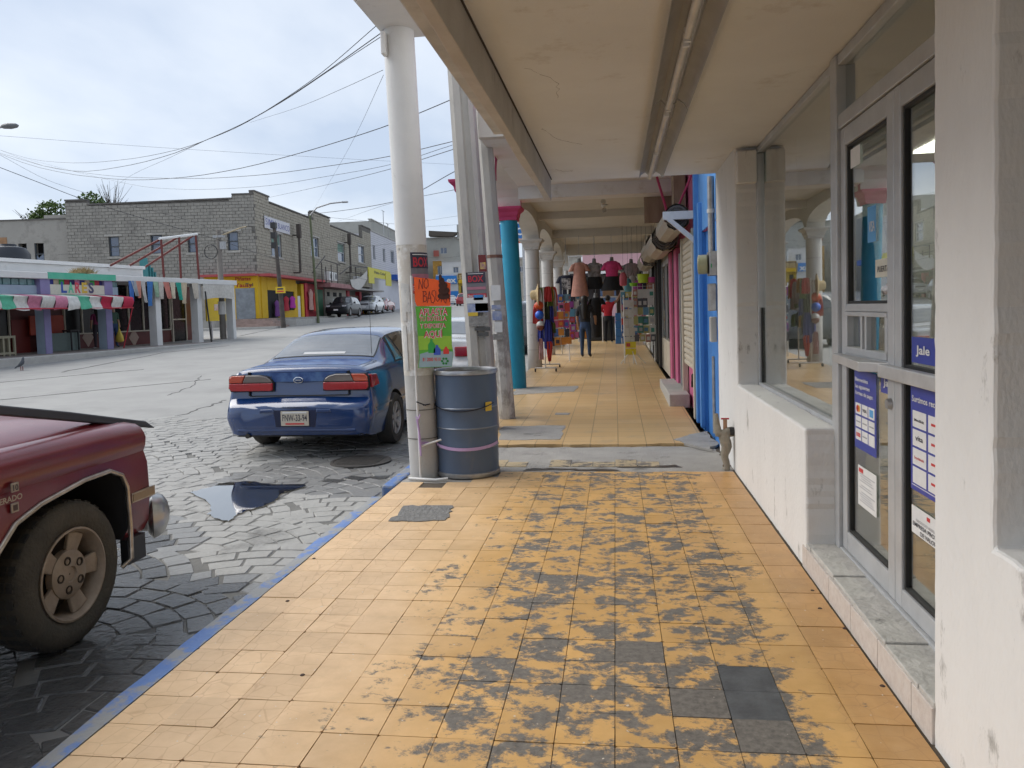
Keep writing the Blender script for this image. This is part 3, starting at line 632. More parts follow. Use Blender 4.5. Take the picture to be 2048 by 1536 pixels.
MB().box(-2.02, -1.55, -3, 6.98, 4.0, 4.5).build('beam', POSTW, t, bevel=.01)
MB().box(-1.97, -1.93, 6.6, 6.7, 3.75, 3.95).build('insulator', WHITEP, t, bevel=.01)
def oncol(cx, cy, r):
    return lambda u, v: (cx-.024*v+r*math.sin(u/r), cy-r*math.cos(u/r), v)
BOXD = flat('poster_navy', (.035, .035, .06), .6); BOXR = flat('poster_red', (.50, .03, .05), .6); BOXG = flat('poster_grey', (.19, .18, .20), .7); BOXY = flat('poster_yellow', (.72, .50, .05), .6)
def poster(root, nm, m, fn, u0, u1, z0, z1, n=8, th=.001):
    b = MB(); b.grid(lambda s, v: fn(u0+(u1-u0)*s, z0+(z1-z0)*v), n, 2); return b.build(nm, m, root, recalc=False)
fc = oncol(-1.762, 6.8, .1395); fc2 = oncol(-1.762, 6.8, .1415)
def box_poster(root, f1, f2, u0, u1, z0, z1):
    H_ = z1-z0; W_ = u1-u0; c = (u0+u1)/2
    poster(root, 'boxing_poster', BOXG, f1, u0, u1, z0, z1); poster(root, 'poster_band', BOXD, f2, u0+.004, u1-.004, z0+H_*.62, z1-.004)
    f3 = lambda u, v: f2(u, v+.0) if False else f2(u, v)
    m3 = MB(); text(m3, 'BOX', lambda u, v: (Vector(f2(u, v))+(Vector(f2(u, v))-Vector(f1(u, v)))*.6), W_*.78, H_*.22, c, z0+H_*.66, .04); m3.build('lettering', BOXR, root, recalc=False)
    poster(root, 'print_line', PAPER, lambda u, v: (Vector(f2(u, v))+(Vector(f2(u, v))-Vector(f1(u, v)))*.6), u0+W_*.1, u1-W_*.1, z0+H_*.935, z0+H_*.955)
    poster(root, 'poster_band', flat('poster_pink', (.45, .18, .24), .6), f2, u0+.006, u1-.006, z0+H_*.38, z0+H_*.48); poster(root, 'poster_band', BOXR, f2, u0+.004, u1-.004, z0+.004, z0+H_*.24)
    m3 = MB(); text(m3, 'GRAN TOPE REGIONAL', lambda u, v: (Vector(f2(u, v))+(Vector(f2(u, v))-Vector(f1(u, v)))*.6), W_*.9, H_*.12, c, z0+H_*.08, .02); m3.build('lettering', PAPER, root, recalc=False)
box_poster(t, fc, fc2, .02, .235, 1.66, 2.03)
q = random.Random(3)
for u, z, w_, h in ((-.10, 1.42, .05, .34), (-.105, .98, .045, .4), (-.06, 1.50, .07, .05), (-.055, 1.55, .05, .2), (-.12, 2.06, .03, .02)):
    poster(t, 'torn_paper', mat('old_paper', (.66, .65, .62), .8, dirt=(.4, .4, .4), dscale=20, dpos=(.55, .65)), fc2, u, u+w_, z, z+h, 4)
for z in (.62, .36): MB().loft([[(colx(z)+r*math.cos(2*math.pi*k/30), 6.8+r*math.sin(2*math.pi*k/30), z+dz) for k in range(30)] for r, dz in ((.1395, -.004), (.1395, .004))], cap=False).build('twine_loop', flat('twine', (.16, .15, .13), .9), t)

# tube stand with the hand-made signs, tied to the column
SX = hy(830, 700, 6.62)
t = thing('sign_stand', 'white bent tube stand tied to the tall column beside the barrel', 'stand', (-1.74, 6.62, 0))
MB().tube([(-1.775, 6.62, 1.82), (-1.755, 6.62, .02)], .011, 8).tube([(-1.86, 6.60, .016), (-1.755, 6.58, .016), (-1.60, 6.54, .016), (-1.50, 6.58, .02)], .013, 8).tube([(-1.752, 6.62, .30), (-1.56, 6.63, .36)], .009, 8).build('tube_frame', WHITEP, t, smooth=50)
S = Face((-1.80, 6.608), (-1.2, 6.608))
ORANGE = flat('orange_card', (.90, .115, .008), .55); GREENP = flat('green_print', (.10, .42, .03), .45); MARK = flat('marker_brown', (.16, .015, .01), .6)
def spx(px, py): return S.uv(px, py)
o_ = [spx(*p) for p in ((828, 554), (866, 558), (886, 562), (901, 566), (901, 612), (834, 612), (830, 602))]
ng = thing('orange_sign', 'fluorescent orange hand-written no litter card on the stand', 'sign', tuple(S.pt(o_[0][0], o_[4][1], 0)))
MB().fpoly(S, o_, .001, .006).build('card', ORANGE, ng)
def hand(pts): return [[spx(*p) for p in l] for l in pts]
mk = MB(); strokes(mk, onface(S, .008), hand([
    [(838, 578), (839, 559), (845, 577), (846, 557)], [(852, 557), (848, 565), (849, 574), (853, 577), (857, 571), (856, 560), (852, 557)],
    [(847, 583), (847, 604)], [(846, 583), (852, 583), (853, 588), (848, 592), (854, 594), (853, 602), (847, 604)], [(855, 605), (859, 583), (863, 604)], [(856, 597), (863, 596)],
    [(870, 581), (865, 582), (864, 588), (869, 594), (870, 601), (867, 606), (863, 604)], [(872, 582), (872, 598), (876, 603), (880, 597), (879, 585)], [(883, 604), (883, 585), (888, 586), (888, 591), (884, 593), (891, 606)], [(892, 606), (896, 584), (900, 603)], [(893, 597), (900, 597)]]), .0058)
mk.build('handwriting', MARK, ng, recalc=False)
sw = MB()
for (cx_, cy_, rw, rh), dd in zip(((888, 592, 12.5, 7), (888.5, 581, 11, 7.5), (886.5, 571, 8.5, 8), (884, 562, 5.5, 7), (881.5, 555, 2.8, 6)), (.004, .0075, .011, .0145, .018)):
    c0 = spx(cx_, cy_); c1 = spx(cx_+rw, cy_); c2 = spx(cx_, cy_-rh); a = c1[0]-c0[0]; bb = c2[1]-c0[1]
    sw.fpoly(S, [(c0[0]+a*math.cos(k*math.pi/9), c0[1]+bb*math.sin(k*math.pi/9)) for k in range(18)], .006, .008+dd)
sw.build('brown_swirl', flat('brown_card', (.055, .018, .012), .8), ng)
g_ = [spx(*p) for p in ((831, 613), (903, 613), (903, 640), (904, 690), (907, 705), (904, 733), (836, 736), (839, 715), (836, 680), (834, 640))]
gp = thing('green_poster', 'green printed poster asking to crush and drop plastic bottles', 'poster', tuple(S.pt(g_[0][0], g_[6][1], 0)))
MB().fpoly(S, g_, .001, .004).build('sheet', GREENP, gp)
GL2 = flat('lime_print', (.30, .55, .04), .45)
lo = [spx(*p) for p in ((836.5, 672), (903.4, 672), (903.6, 690), (905, 698), (838, 700))]; MB().fpoly(S, lo, .004, .0048).build('print_band', GL2, gp)
lo = [spx(*p) for p in ((840, 708), (862, 702), (906, 703), (906, 708), (904, 732), (837.5, 735), (840, 716))]; MB().fpoly(S, lo, .0048, .0056).build('print_band', flat('pale_blue_print', (.30, .42, .46), .5), gp)
def stx(s, x0, x1, yb, yt, m, d, bold): 
    a = spx(x0, yb); b_ = spx(x1, yb); tt = spx(x0, yt); text(mkk, s, onface(S, d), b_[0]-a[0], tt[1]-a[1], (a[0]+b_[0])/2, a[1]+(b_[1]-a[1])*.5, bold)
for m_, bold, d in ((PAPER, .075, .0055), (flat('poster_crimson', (.62, .02, .06), .5), .015, .0065)):
    mkk = MB()
    stx('APLASTA', 838.5, 896, 630.5, 616.5, m_, d, bold); stx('TU BOTELLA', 839, 894, 641.5, 633, m_, d, bold); stx('Y DEPOSITA', 840, 892, 655.5, 647, m_, d, bold); stx('AQUÍ', 848, 886, 674.5, 661.5, m_, d, bold)
    mkk.build('lettering', m_, gp, recalc=False)
bt = MB()
def bottle(x0, x1, yb, yt, m):
    a = spx(x0, yb); b_ = spx(x1, yt); w_ = b_[0]-a[0]; h = b_[1]-a[1]; c = (a[0]+b_[0])/2
    MB().fpoly(S, [(c-w_/2, a[1]), (c+w_/2, a[1]), (c+w_/2, a[1]+h*.6), (c+w_*.18, a[1]+h*.82), (c+w_*.18, b_[1]), (c-w_*.18, b_[1]), (c-w_*.18, a[1]+h*.82), (c-w_/2, a[1]+h*.6)], .0056, .0066).build('printed_bottle', m, gp)
bottle(857, 870, 706, 678, flat('bottle_green', (.03, .35, .06), .4)); bottle(868, 881, 710, 690, flat('bottle_blue', (.04, .10, .50), .4)); bottle(887, 898, 708, 693, flat('bottle_red', (.65, .04, .03), .4))
mkk = MB(); stx('81 2000 9510', 846, 882, 722, 715, None, .0075, .02); mkk.build('lettering', REDI, gp, recalc=False)
for k in range(6):
    a = spx(890+5.5*math.cos(k*math.pi/3), 722+5.5*math.sin(k*math.pi/3)); MB().cyl(S.pt(a[0], a[1], .0056), S.pt(a[0], a[1], .0075), .0115, n=6).build('recycling_mark', flat('mark_green', (.02, .22, .04), .5), gp)

# fibre drum used as a bin
t = thing('steel_barrel', 'open blue-grey barrel with steel rims standing beside the tall column', 'barrel', (-1.372, 6.9, 0))
DR = mat('barrel_blue_paint', (.085, .125, .20), .45, col2=(.068, .10, .16), scale=3, amt=1, bump=.04, bscale=30, dirt=(.12, .14, .17), dscale=9, dpos=(.6, .75), stretch=(1, 1, .35))
P_ = (-1.372, 6.9, 0)
MB().lathe([(.272, .03), (.280, .04), (.280, .26), (.284, .27), (.280, .28), (.280, .44), (.284, .45), (.280, .46), (.280, .62), (.284, .63), (.280, .64), (.280, .925), (.272, .925), (.272, .06), (.0, .055)], P_, 56, cap=False).build('shell', DR, t, smooth=35)
for z in (.27, .45, .63): MB().lathe([(.281, z-.007), (.2862, z), (.281, z+.007)], P_, 56, cap=False).build('hoop', mat('hoop_steel', (.26, .29, .34), .35, .4), t, smooth=60)
MB().lathe([(.278, .925), (.292, .93), (.294, .955), (.286, .967), (.275, .965), (.270, .95), (.270, .925)], P_, 56, cap=False).build('top_rim', STEEL, t, smooth=50)
MB().lathe([(.278, .05), (.291, .045), (.292, .02), (.284, .006), (.27, .006)], P_, 56, cap=False).build('bottom_rim', STEEL, t, smooth=50)
MB().lathe([(.2715, .93), (.2715, .60), (.0, .58)], P_, 40, cap=False).build('inside', mat('rusty_inside', (.22, .09, .04), .8, col2=(.10, .04, .02), scale=8, amt=1), t, smooth=50)
# chain and ribbon round barrel and column
def wrap(z0, sag, r, a0, a1, n): return [(-1.372+r*math.cos(R(a0+(a1-a0)*i/n)), 6.9+r*math.sin(R(a0+(a1-a0)*i/n)), z0-sag*math.sin(math.pi*i/n)) for i in range(n+1)]
ch = MB(); pts = [(-1.755, 6.60, .70), (-1.70, 6.64, .67)] + wrap(.665, .055, .296, 200, 335, 44)
for a, b_ in zip(pts[:-1], pts[1:]):
    a, b_ = Vector(a), Vector(b_); k = (b_-a).length/2; ch.tube([a-(b_-a)*.15, b_+(b_-a)*.15], .0055, 6)
obj('chain', ch, flat('chain_steel', (.04, .045, .06), .4, metal=.6), 'thin dark chain slung across the front of the barrel', 'chain')
p = wrap(.66, 0, .30, 318, 340, 1); MB()
tg = MB(); tg.hexa([Vector((-1.372+r*math.cos(R(a)), 6.9+r*math.sin(R(a)), z)) for z in (.60, .68) for r, a in ((.291, 316), (.291, 330), (.297, 330), (.297, 316))])
obj('yellow_label', tg, BOXY, 'small yellow plastic label hanging on the barrel chain', 'label')
rb = MB(); pts = [(-1.745, 6.60, .335)] + wrap(.30, .03, .2895, 205, 350, 30)
rb.loft([[(x, y, z+.014), (x, y, z-.014), (x+(x+1.372)*.004, y+(y-6.9)*.004, z-.014), (x+(x+1.372)*.004, y+(y-6.9)*.004, z+.014)] for x, y, z in pts])
rb.tube([(-1.765, 6.60, .55), (-1.75, 6.595, .45), (-1.745, 6.60, .34), (-1.74, 6.595, .22)], [.012, .008, .012, .006], 6).tube([(-1.775, 6.60, .57), (-1.75, 6.59, .55), (-1.735, 6.60, .59)], .008, 6)
obj('lilac_ribbon', rb, flat('lilac_cloth', (.52, .36, .62), .7), 'lilac ribbon tied from the sign stand round the barrel', 'ribbon')

# wrapped water pipe at the foot of the wall
t = thing('water_pipe', 'water pipe elbow wrapped in old tape standing at the foot of the white wall', 'pipe', (.96, 7.05, 0))
TAPE = mat('old_tape', (.36, .33, .27), .85, col2=(.22, .20, .16), scale=18, amt=1, bump=.7, bscale=40)
q = random.Random(8); px_, py_ = .955, 7.03
MB().tube([(px_+.01*math.sin(i*1.3), py_, .0+.035*i) for i in range(11)], [.035, .03, .03, .032, .036, .042, .047, .05, .048, .052, .045], 12).build('riser', TAPE, t, smooth=60)
MB().tube([(px_, py_, .335), (px_+.06, py_, .345), (WX+.02, py_, .35)], [.045, .045, .032], 12).tube([(px_, py_, .33), (px_-.06, py_, .33), (px_-.07, py_+.02, .40), (px_-.075, py_+.05, .50)], [.045, .04, .03, .022], 12).build('elbow', TAPE, t, smooth=60)
MB().tube([(px_+.035, py_-.02, .35), (px_+.075, py_-.02, .352)], .037, 12).build('black_band', BLACKP, t); MB().tube([(px_, py_, .36), (px_, py_, .46)], .018, 10).build('stem', flat('brass', (.35, .2, .12), .5), t)
MB().box(px_-.035, px_+.035, py_-.006, py_+.006, .455, .468).build('red_tap', BOXR, t)
MB().tube([(px_+.012*math.cos(i), py_+.012*math.sin(i*2), .05-.005*i) for i in range(9)], .018, 6).build('rag', flat('brown_rag', (.13, .07, .035), .9), t)
# ================================================================== POLES AT THE KERB
POLEM = mat('pole_concrete', (.49, .465, .425), .9, col2=(.38, .36, .33), scale=4, amt=1, bump=.35, bscale=40, dirt=(.26, .25, .24), dscale=3, dpos=(.55, .75), stretch=(1, 1, .4))
POLEP = mat('pole_peeling_paint', (.60, .59, .57), .9, col2=(.50, .49, .47), scale=6, amt=1, bump=.45, bscale=30, dirt=(.33, .31, .29), dscale=4.5, dpos=(.47, .55), stretch=(1, 1, .5))
def leaning(prof, cx, cy, lean, z0, z1, tap=0.):
    return [[(cx+lean*z+x*(1-tap*z), cy+y*(1-tap*z), z) for x, y in prof] for z in (z0, (z0+z1)/2, z1)]
t = thing('concrete_power_pole', 'grey grooved concrete power pole covered in boxing posters behind the barrel', 'pole', (-1.62, 9.3, 0))
h, w_ = .15, .15
pr = [(-.15, -.10), (-.09, -.15), (-.005, -.15), (.012, -.11), (.085, -.11), (.10, -.15), (.15, -.12), (.15, .12), (.10, .15), (-.10, .15), (-.15, .10)]
MB().loft(leaning(pr, -1.615, 9.3, -.04, -.15, 9.5, .018)).build('shaft', POLEM, t)
def flatpole(cx, cy, lean, y): return lambda u, v: (cx+lean*v+u, y, v)
f1 = flatpole(-1.625, 9.3, -.04, 9.142); f2 = flatpole(-1.625, 9.3, -.04, 9.139)
def pp(px, py): p = hy(px, py, 9.14); return p.x-(-1.625-.04*p.z), p.z
a = pp(931, 545); b_ = pp(975, 600); box_poster(t, f1, f2, max(-.155, a[0]), .165, b_[1], a[1])
def strip(m, x0, y0, x1, y1, dy=0, nm='poster_scrap'):
    a = pp(x0, y0); b_ = pp(x1, y1); poster(t, nm, m, flatpole(-1.625, 9.3, -.04, 9.137-dy), a[0], b_[0], b_[1], a[1], 1)
PBL = mat('poster_blue', (.05, .13, .45), .7, col2=(.5, .52, .56), scale=14, amt=1); PGR = mat('poster_scraps', (.40, .39, .37), .9, col2=(.16, .155, .15), scale=16, amt=1.2, bump=.6, bscale=30)
for m, x0, y0, x1, y1 in ((PAPER, 932, 596, 976, 606), (PBL, 934, 606, 977, 624), (flat('poster_sky', (.05, .25, .6), .6), 947, 590, 967, 600), (mat('poster_gold', (.62, .45, .10), .7, col2=(.25, .12, .2), scale=18), 950, 606, 977, 622), (BOXY, 936, 625, 956, 632), (PGR, 937, 633, 978, 652), (flat('scrap_dark', (.09, .09, .09), .8), 949, 655, 981, 661), (flat('scrap_dark', (.09, .09, .09), .8), 955, 665, 978, 672)): strip(m, x0, y0, x1, y1, .002*(y0 % 3))
strip(flat('maroon_poster', (.16, .02, .02), .6), 956, 510, 974, 543); strip(mat('poster_gold', (.62, .45, .10), .7), 960, 525, 972, 538, .002); strip(PAPER, 955, 508, 957, 545, .001)
t = thing('slim_concrete_pole', 'slimmer leaning concrete pole with peeling white paint beside the poster pole', 'pole', (-1.46, 10.1, 0))
pr2 = [(.11*math.cos(R(22.5+45*k)), .11*math.sin(R(22.5+45*k))) for k in range(8)]
MB().loft(leaning(pr2, -1.455, 10.1, -.052, -.15, 1.55, .012)).build('lower_shaft', POLEP, t)
MB().loft(leaning([(x*1.0, y*1.0) for x, y in pr2], -1.455, 10.1, -.052, 1.55, 9.2, .012)).build('shaft', POLEM, t)
MB().loft(leaning([(x*1.06, y*1.06) for x, y in pr2], -1.455, 10.1, -.052, 2.18, 2.22, .012)).build('metal_band', flat('rust_band', (.20, .10, .07), .7), t)
q = random.Random(11)
for z, hh, m in ((1.36, .12, PBL), (1.20, .14, PAPER), (1.50, .06, PBL), (1.1, .08, PGR), (1.62, .2, PAPER)):
    cx = -1.455-.052*z; MB().box(cx-.075+q.uniform(-.02, .02), cx+.045+q.uniform(-.02, .02), 9.985-.002*z, 9.992, z, z+hh).build('poster_scrap', m, t)

# ================================================================== PINK AND BLUE ARCADE
PINK = mat('pink_wall', (.58, .14, .27), .75, col2=(.50, .115, .225), scale=3, bump=.15, bscale=50); PINKD = mat('magenta_trim', (.52, .055, .16), .7, col2=(.46, .045, .13), scale=4)
BLUEC = mat('turquoise_column_paint', (.012, .27, .42), .5, col2=(.01, .23, .37), scale=3, dirt=(.35, .36, .36), dscale=6, dpos=(.72, .74)); BLUEW = mat('blue_wall', (.045, .21, .56), .7, col2=(.035, .17, .48), scale=3, bump=.2, bscale=50, dirt=(.32, .30, .28), dscale=2.1, dpos=(.665, .675))
BLUEL = mat('light_blue_trim', (.09, .29, .66), .6, col2=(.08, .25, .58), scale=5); CREAM = mat('cream_paint', (.60, .55, .45), .7, col2=(.53, .48, .39), scale=4); ARCW = mat('arcade_white', (.66, .63, .57), .8, col2=(.57, .54, .48), scale=2, amt=1, bump=.15, bscale=40, dirt=(.40, .37, .32), dscale=2.5, dpos=(.6, .8))
COLW = mat('old_column_plaster', (.62, .60, .57), .85, col2=(.52, .50, .47), scale=4, amt=1, bump=.3, bscale=30, dirt=(.36, .34, .31), dscale=4, dpos=(.55, .72))
arc = thing('pink_arcade_building', 'pink and blue arcade building with turquoise columns and roller shutters', 'building', (0, 11.5, 0))
def ab(nm, m, *bx, par=None, **k):
    b = MB()
    for x in bx: b.box(*x)
    return b.build(nm, m, par or arc, **k)
def arch_wall(root, nm, mats, x0, x1, ya, yb, zs, zc, zt, n=16):
    pts = [(yb, zs), (yb, zt), (ya, zt), (ya, zs)]; cy, ry = (ya+yb)/2, (yb-ya)/2-.12
    pts += [(cy-ry*math.cos(math.pi*k/n), zs+(zc-zs)*math.sin(math.pi*k/n)**.8) for k in range(n+1)]
    b = MB(); m = len(pts); P0 = [(x0, y, z) for y, z in pts]; P1 = [(x1, y, z) for y, z in pts]
    b.cur = 0; b.add(P0+P1, [tuple(range(m)), tuple(range(m, 2*m))[::-1]]); b.cur = 1
    b.add(P0+P1, [(i, (i+1) % m, m+(i+1) % m, m+i) for i in range(m)])
    return b.build(nm, mats, root, recalc=True)
def column(root, cx, cy, z0, zt, r, mshaft, mcap, lean=0., bands=False):
    sh_ = MB(); prof = [(r, z0-.05-z0), (r, zt-z0)]
    sh_.lathe(prof, (cx, cy, z0), 28, shear=(lean, 0)); s = sh_.build('column', mshaft, root, smooth=40)
    MB().loft([[(cx+lean*(zt-z0)+sx*w, cy+sy*w, zt+dz) for sx, sy in ((-1, -1), (1, -1), (1, 1), (-1, 1))] for w, dz in ((r*1.05, -.02), (r*1.05, .03), (r*1.18, .06), (r*1.25, .12), (r*1.6, .17), (r*1.65, .21))]).build('capital', mcap, s, bevel=.008)
    if bands:
        for z in np.arange(z0+.45, zt, .62): MB().lathe([(r+.001, -.006), (r+.003, 0), (r+.001, .006)], (cx, cy, z), 28, cap=False).build('joint', flat('joint_grey', (.4, .39, .37), .9), s)
    return s
column(arc, -1.90, 10.6, .03, 3.08, .155, BLUEC, PINKD, -.02); column(arc, -1.755, 13.6, .08, 3.08, .155, BLUEC, PINKD, -.026)
arch_wall(arc, 'arch_wall', [PINKD, ARCW], -2.02, -1.60, 10.6, 13.6, 3.29, 3.92, 4.1)
ab('ceiling', CEILM, (-1.62, 1.2, 9.6, 13.35, 3.62, 3.75)); ab('parapet', ARCW, (-1.62, 1.2, 9.45, 9.6, 3.62, 3.95)); ab('cross_beam', CEILM, (-1.62, 1.2, 13.35, 13.8, 3.40, 3.9))
ab('upper_wall', PINK, (1.06, 1.4, 8.01, 14.6, 2.35, 6)); 
# the blue strip next to the white wall
ab('blue_wall', BLUEW, (1.09, 1.4, 8.01, 9.9, -.05, 2.349), (1.05, 1.089, 8.01, 8.48, -.05, 2.348), (1.05, 1.089, 9.42, 9.9, -.05, 2.348)); ab('blue_upper_wall', BLUEL, (1.052, 1.09, 8.48, 9.42, 2.45, 2.8), (1.045, 1.06, 8.01, 9.85, 2.36, 4.2))
ab('blue_trim', BLUEL, (1.0, 1.05, 9.42, 9.52, .0, 2.7), (.99, 1.05, 9.78, 9.9, .0, 3.2), bevel=.008)
# closed cream shutter over the pink door
ab('pink_panel', PINK, (1.06, 1.1, 9.95, 11.55, .03, .72)); ab('shutter_post', CREAM, (.97, 1.06, 9.92, 10.02, .03, 2.45), bevel=.006); ab('shutter_post', CREAM, (.97, 1.05, 11.52, 11.6, .06, 2.45), bevel=.006)
for i in range(22):
    z = .62+i*.083; MB().prism([(1.02, 10.03, z), (1.0, 10.03, z+.015), (.995, 10.03, z+.045), (1.0, 10.03, z+.075), (1.02, 10.03, z+.081)], (0, 1.48, 0)).build('shutter_slat', CREAM, arc)
MB().tube([(1.0, 10.12, .60), (.97, 10.12, .58), (.97, 10.12, .50)], .012, 6).box(.955, .985, 10.10, 10.14, .42, .50).build('padlock', BLACKP, arc)
ROLL = mat('rolled_shutter_steel', (.44, .40, .34), .55, col2=(.33, .30, .25), scale=6, amt=1)
def coil(y0, y1, cx, cz, r, root):
    n = 22; rings = [[(cx+(r*(1-.05*(k % 2)))*math.cos(2*math.pi*k/n), y, cz+(r*(1-.05*(k % 2)))*math.sin(2*math.pi*k/n)) for k in range(n)] for y in (y0, y1)]
    o = MB().loft(rings, cap=False).build('shutter_coil', ROLL, root)
    MB().lathe([(r*.98, .0), (r*.6, .04), (.02, .05)], (0, 0, 0), 20, cap=False)
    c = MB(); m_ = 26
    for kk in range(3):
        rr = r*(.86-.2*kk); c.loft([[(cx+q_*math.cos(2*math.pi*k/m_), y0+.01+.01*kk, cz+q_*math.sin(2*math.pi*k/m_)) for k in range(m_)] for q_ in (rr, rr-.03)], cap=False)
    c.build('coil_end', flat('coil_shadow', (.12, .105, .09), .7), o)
    MB().cyl((cx, y0+.05, cz), (cx, y1-.05, cz), r*.3).build('axle', BLACKP, o); return o
coil(9.95, 11.9, .80, 2.60, .17, arc); coil(12.0, 14.3, .78, 2.52, .21, arc)
ab('shutter_bracket', WHITEP, (.62, 1.06, 9.86, 9.93, 2.56, 2.66)); MB().prism([(.66, 9.86, 2.56), (.74, 9.86, 2.56), (1.06, 9.86, 2.28), (1.06, 9.86, 2.20)], (0, .06, 0)).build('shutter_bracket', WHITEP, arc)
MB().tube([(.70, 12.4, 3.5), (.82, 11.6, 2.75)], .02, 6).build('stay_rod', PINKD, arc); MB().tube([(.98, 9.9, 3.1), (.84, 10.4, 2.75)], .014, 6).build('stay_rod', PINKD, arc)
ab('timber_post', mat('old_timber', (.24, .17, .12), .85, col2=(.36, .28, .2), scale=5, stretch=(1, 1, .2)), (.86, 1.02, 11.2, 11.6, 2.7, 3.62))
ab('shop_glass', glass('arcade_glass', (.35, .38, .38), 1, .1), (1.06, 1.07, 11.62, 12.5, .25, 2.3)); ab('door_frame', ALU, (1.02, 1.06, 11.62, 11.68, .1, 2.3), (1.02, 1.06, 12.45, 12.55, .1, 2.3)); ab('pink_jamb', PINK, (.98, 1.1, 12.6, 13.1, .05, 2.4), (.96, 1.1, 13.6, 14.0, .05, 2.4), bevel=.01); ab('dark_doorway', DARK, (1.12, 1.16, 12.5, 14.6, .05, 2.4))
ab('black_post', BLACKP, (.97, 1.05, 14.05, 14.2, .1, 2.45), (.97, 1.05, 13.12, 13.2, .1, 2.45)); ab('cream_door', CREAM, (1.05, 1.09, 13.2, 13.6, .1, 2.3))
MB().box(.735, 1.02, 11.02, 13.4, .03, .225).build('doorstep', CONC2, arc, bevel=.012)
ab('far_mass', PINK, (1.17, 6, 8.01, 14.6, 0, 6))
# electric meter and conduits on the blue wall
t = thing('electric_meter', 'electric meter with grey conduit and boxes on the blue wall corner', 'meter', (1.0, 8.06, 1.5))
cp = lambda px, py: hx(px, py, .99)
def cpt(px, py): p = cp(px, py); return (p.x, p.y, p.z)
MB().cyl((.995, 8.12, 2.03), (.995, 8.12, 2.79), .035, n=14).build('conduit', STEEL, t, smooth=40); MB().cyl((.995, 8.12, .15), (.995, 8.12, .95), .016, n=10).build('conduit', STEEL, t, smooth=40); MB().cyl((.995, 8.12, 2.42), (.995, 8.12, 2.46), .042).build('clamp', WHITEP, t)
MB().cyl((.86, 8.16, 1.90), (.96, 8.14, 1.90), .10, n=20).build('meter_glass', flat('meter_case', (.36, .37, .24), .35), t, smooth=40, bevel=.012)
MB().box(.96, 1.048, 8.03, 8.24, 1.78, 2.03).build('meter_box', STEEL, t, bevel=.01); MB().box(.955, 1.03, 8.05, 8.20, 1.42, 1.70).build('switch_box', STEEL, t, bevel=.01); MB().box(.965, 1.03, 8.06, 8.18, 1.10, 1.36).build('switch_box', mat('pale_box', (.5, .5, .48), .5), t, bevel=.01); MB().box(.972, .985, 8.02, 8.028, 1.86, 1.9).build('green_tag', flat('tag_green', (.05, .3, .12), .5), t)

# ================================================================== WHITE ARCADE BEYOND
wa = thing('white_arcade_building', 'white colonnade with round columns and arches beyond the turquoise column', 'building', (0, 20, .1))
def wb(nm, m, *bx, **k): return ab(nm, m, *bx, par=wa, **k)
cols = (17.6, 21.6, 25.6)
for y in cols: column(wa, -1.86, y, walk_z(y)-.03, 2.86, .165, COLW, COLW, bands=True)
for a, b_ in zip((13.8,)+cols, cols+(29,)): arch_wall(wa, 'arch_wall', [ARCW, ARCW], -2.06, -1.68, a+.001, b_-.001, 3.07, 3.45, 3.72)
wb('ceiling', ARCW, (-2.06, 1.3, 13.81, 27.0, 3.66, 3.8)); wb('cross_beam', ARCW, (-1.68, 1.3, 17.4, 17.7, 3.50, 3.66)); wb('cross_beam', ARCW, (-1.68, 1.3, 21.5, 21.8, 3.44, 3.66)); wb('end_beam', ARCW, (-1.68, 1.3, 26.7, 27.01, 3.30, 3.66)); wb('parapet', ARCW, (-2.1, -1.9, 13.8, 29, 3.73, 4.4))
for y, m, z0, z1, x in ((14.65, CREAM, .1, .78, 1.02), (16.0, CREAM, .1, .78, 1.02)): wb('low_wall', m, (x, 1.1, y, y+1.3, z0, z1), bevel=.01)
wb('window_pane', glass('arcade_glass2', (.3, .33, .33), 1, .1), (1.07, 1.08, 14.65, 17.3, .79, 2.4)); wb('window_frame', ALU, (1.03, 1.06, 14.65, 14.75, .79, 2.4), (1.03, 1.06, 15.9, 15.98, .79, 2.4), (1.03, 1.06, 17.2, 17.3, .79, 2.4), (1.03, 1.06, 14.75, 17.2, 2.3, 2.4))
wb('black_post', BLACKP, (.93, 1.0, 16.9, 17.1, .15, 2.6), (.93, 1.0, 17.9, 18.05, .15, 2.6), (.93, 1.0, 19.6, 19.8, .15, 2.6)); wb('grey_shutter', mat('grey_shutter', (.36, .38, .38), .6), (1.02, 1.06, 18.1, 19.6, .15, 2.6), (1.02, 1.06, 20, 23, .15, 2.6)); wb('shop_wall', CREAM, (1.1, 5, 14.61, 27, 0, 5), (.99, 1.1, 23.1, 27, 0, 3.6))
coil(14.6, 17.2, .78, 2.62, .2, wa); coil(17.6, 20.0, .78, 2.55, .2, wa)
for y in (15.3, 16.6):
    s = MB().lathe([(.06, 0), (.075, -.02), (.05, -.05), (.03, -.06)], (-.18, y, 3.66), 16).build('lamp_socket', WHITEP, wa, smooth=40); MB().ball((-.18, y, 3.55), .055).build('bulb', glass('bulb_glass', (.8, .8, .78)), s, smooth=60)
wb('thatch_board', mat('old_timber', (.24, .17, .12), .85), (.55, 1.05, 13.85, 13.95, 2.95, 3.4)); 

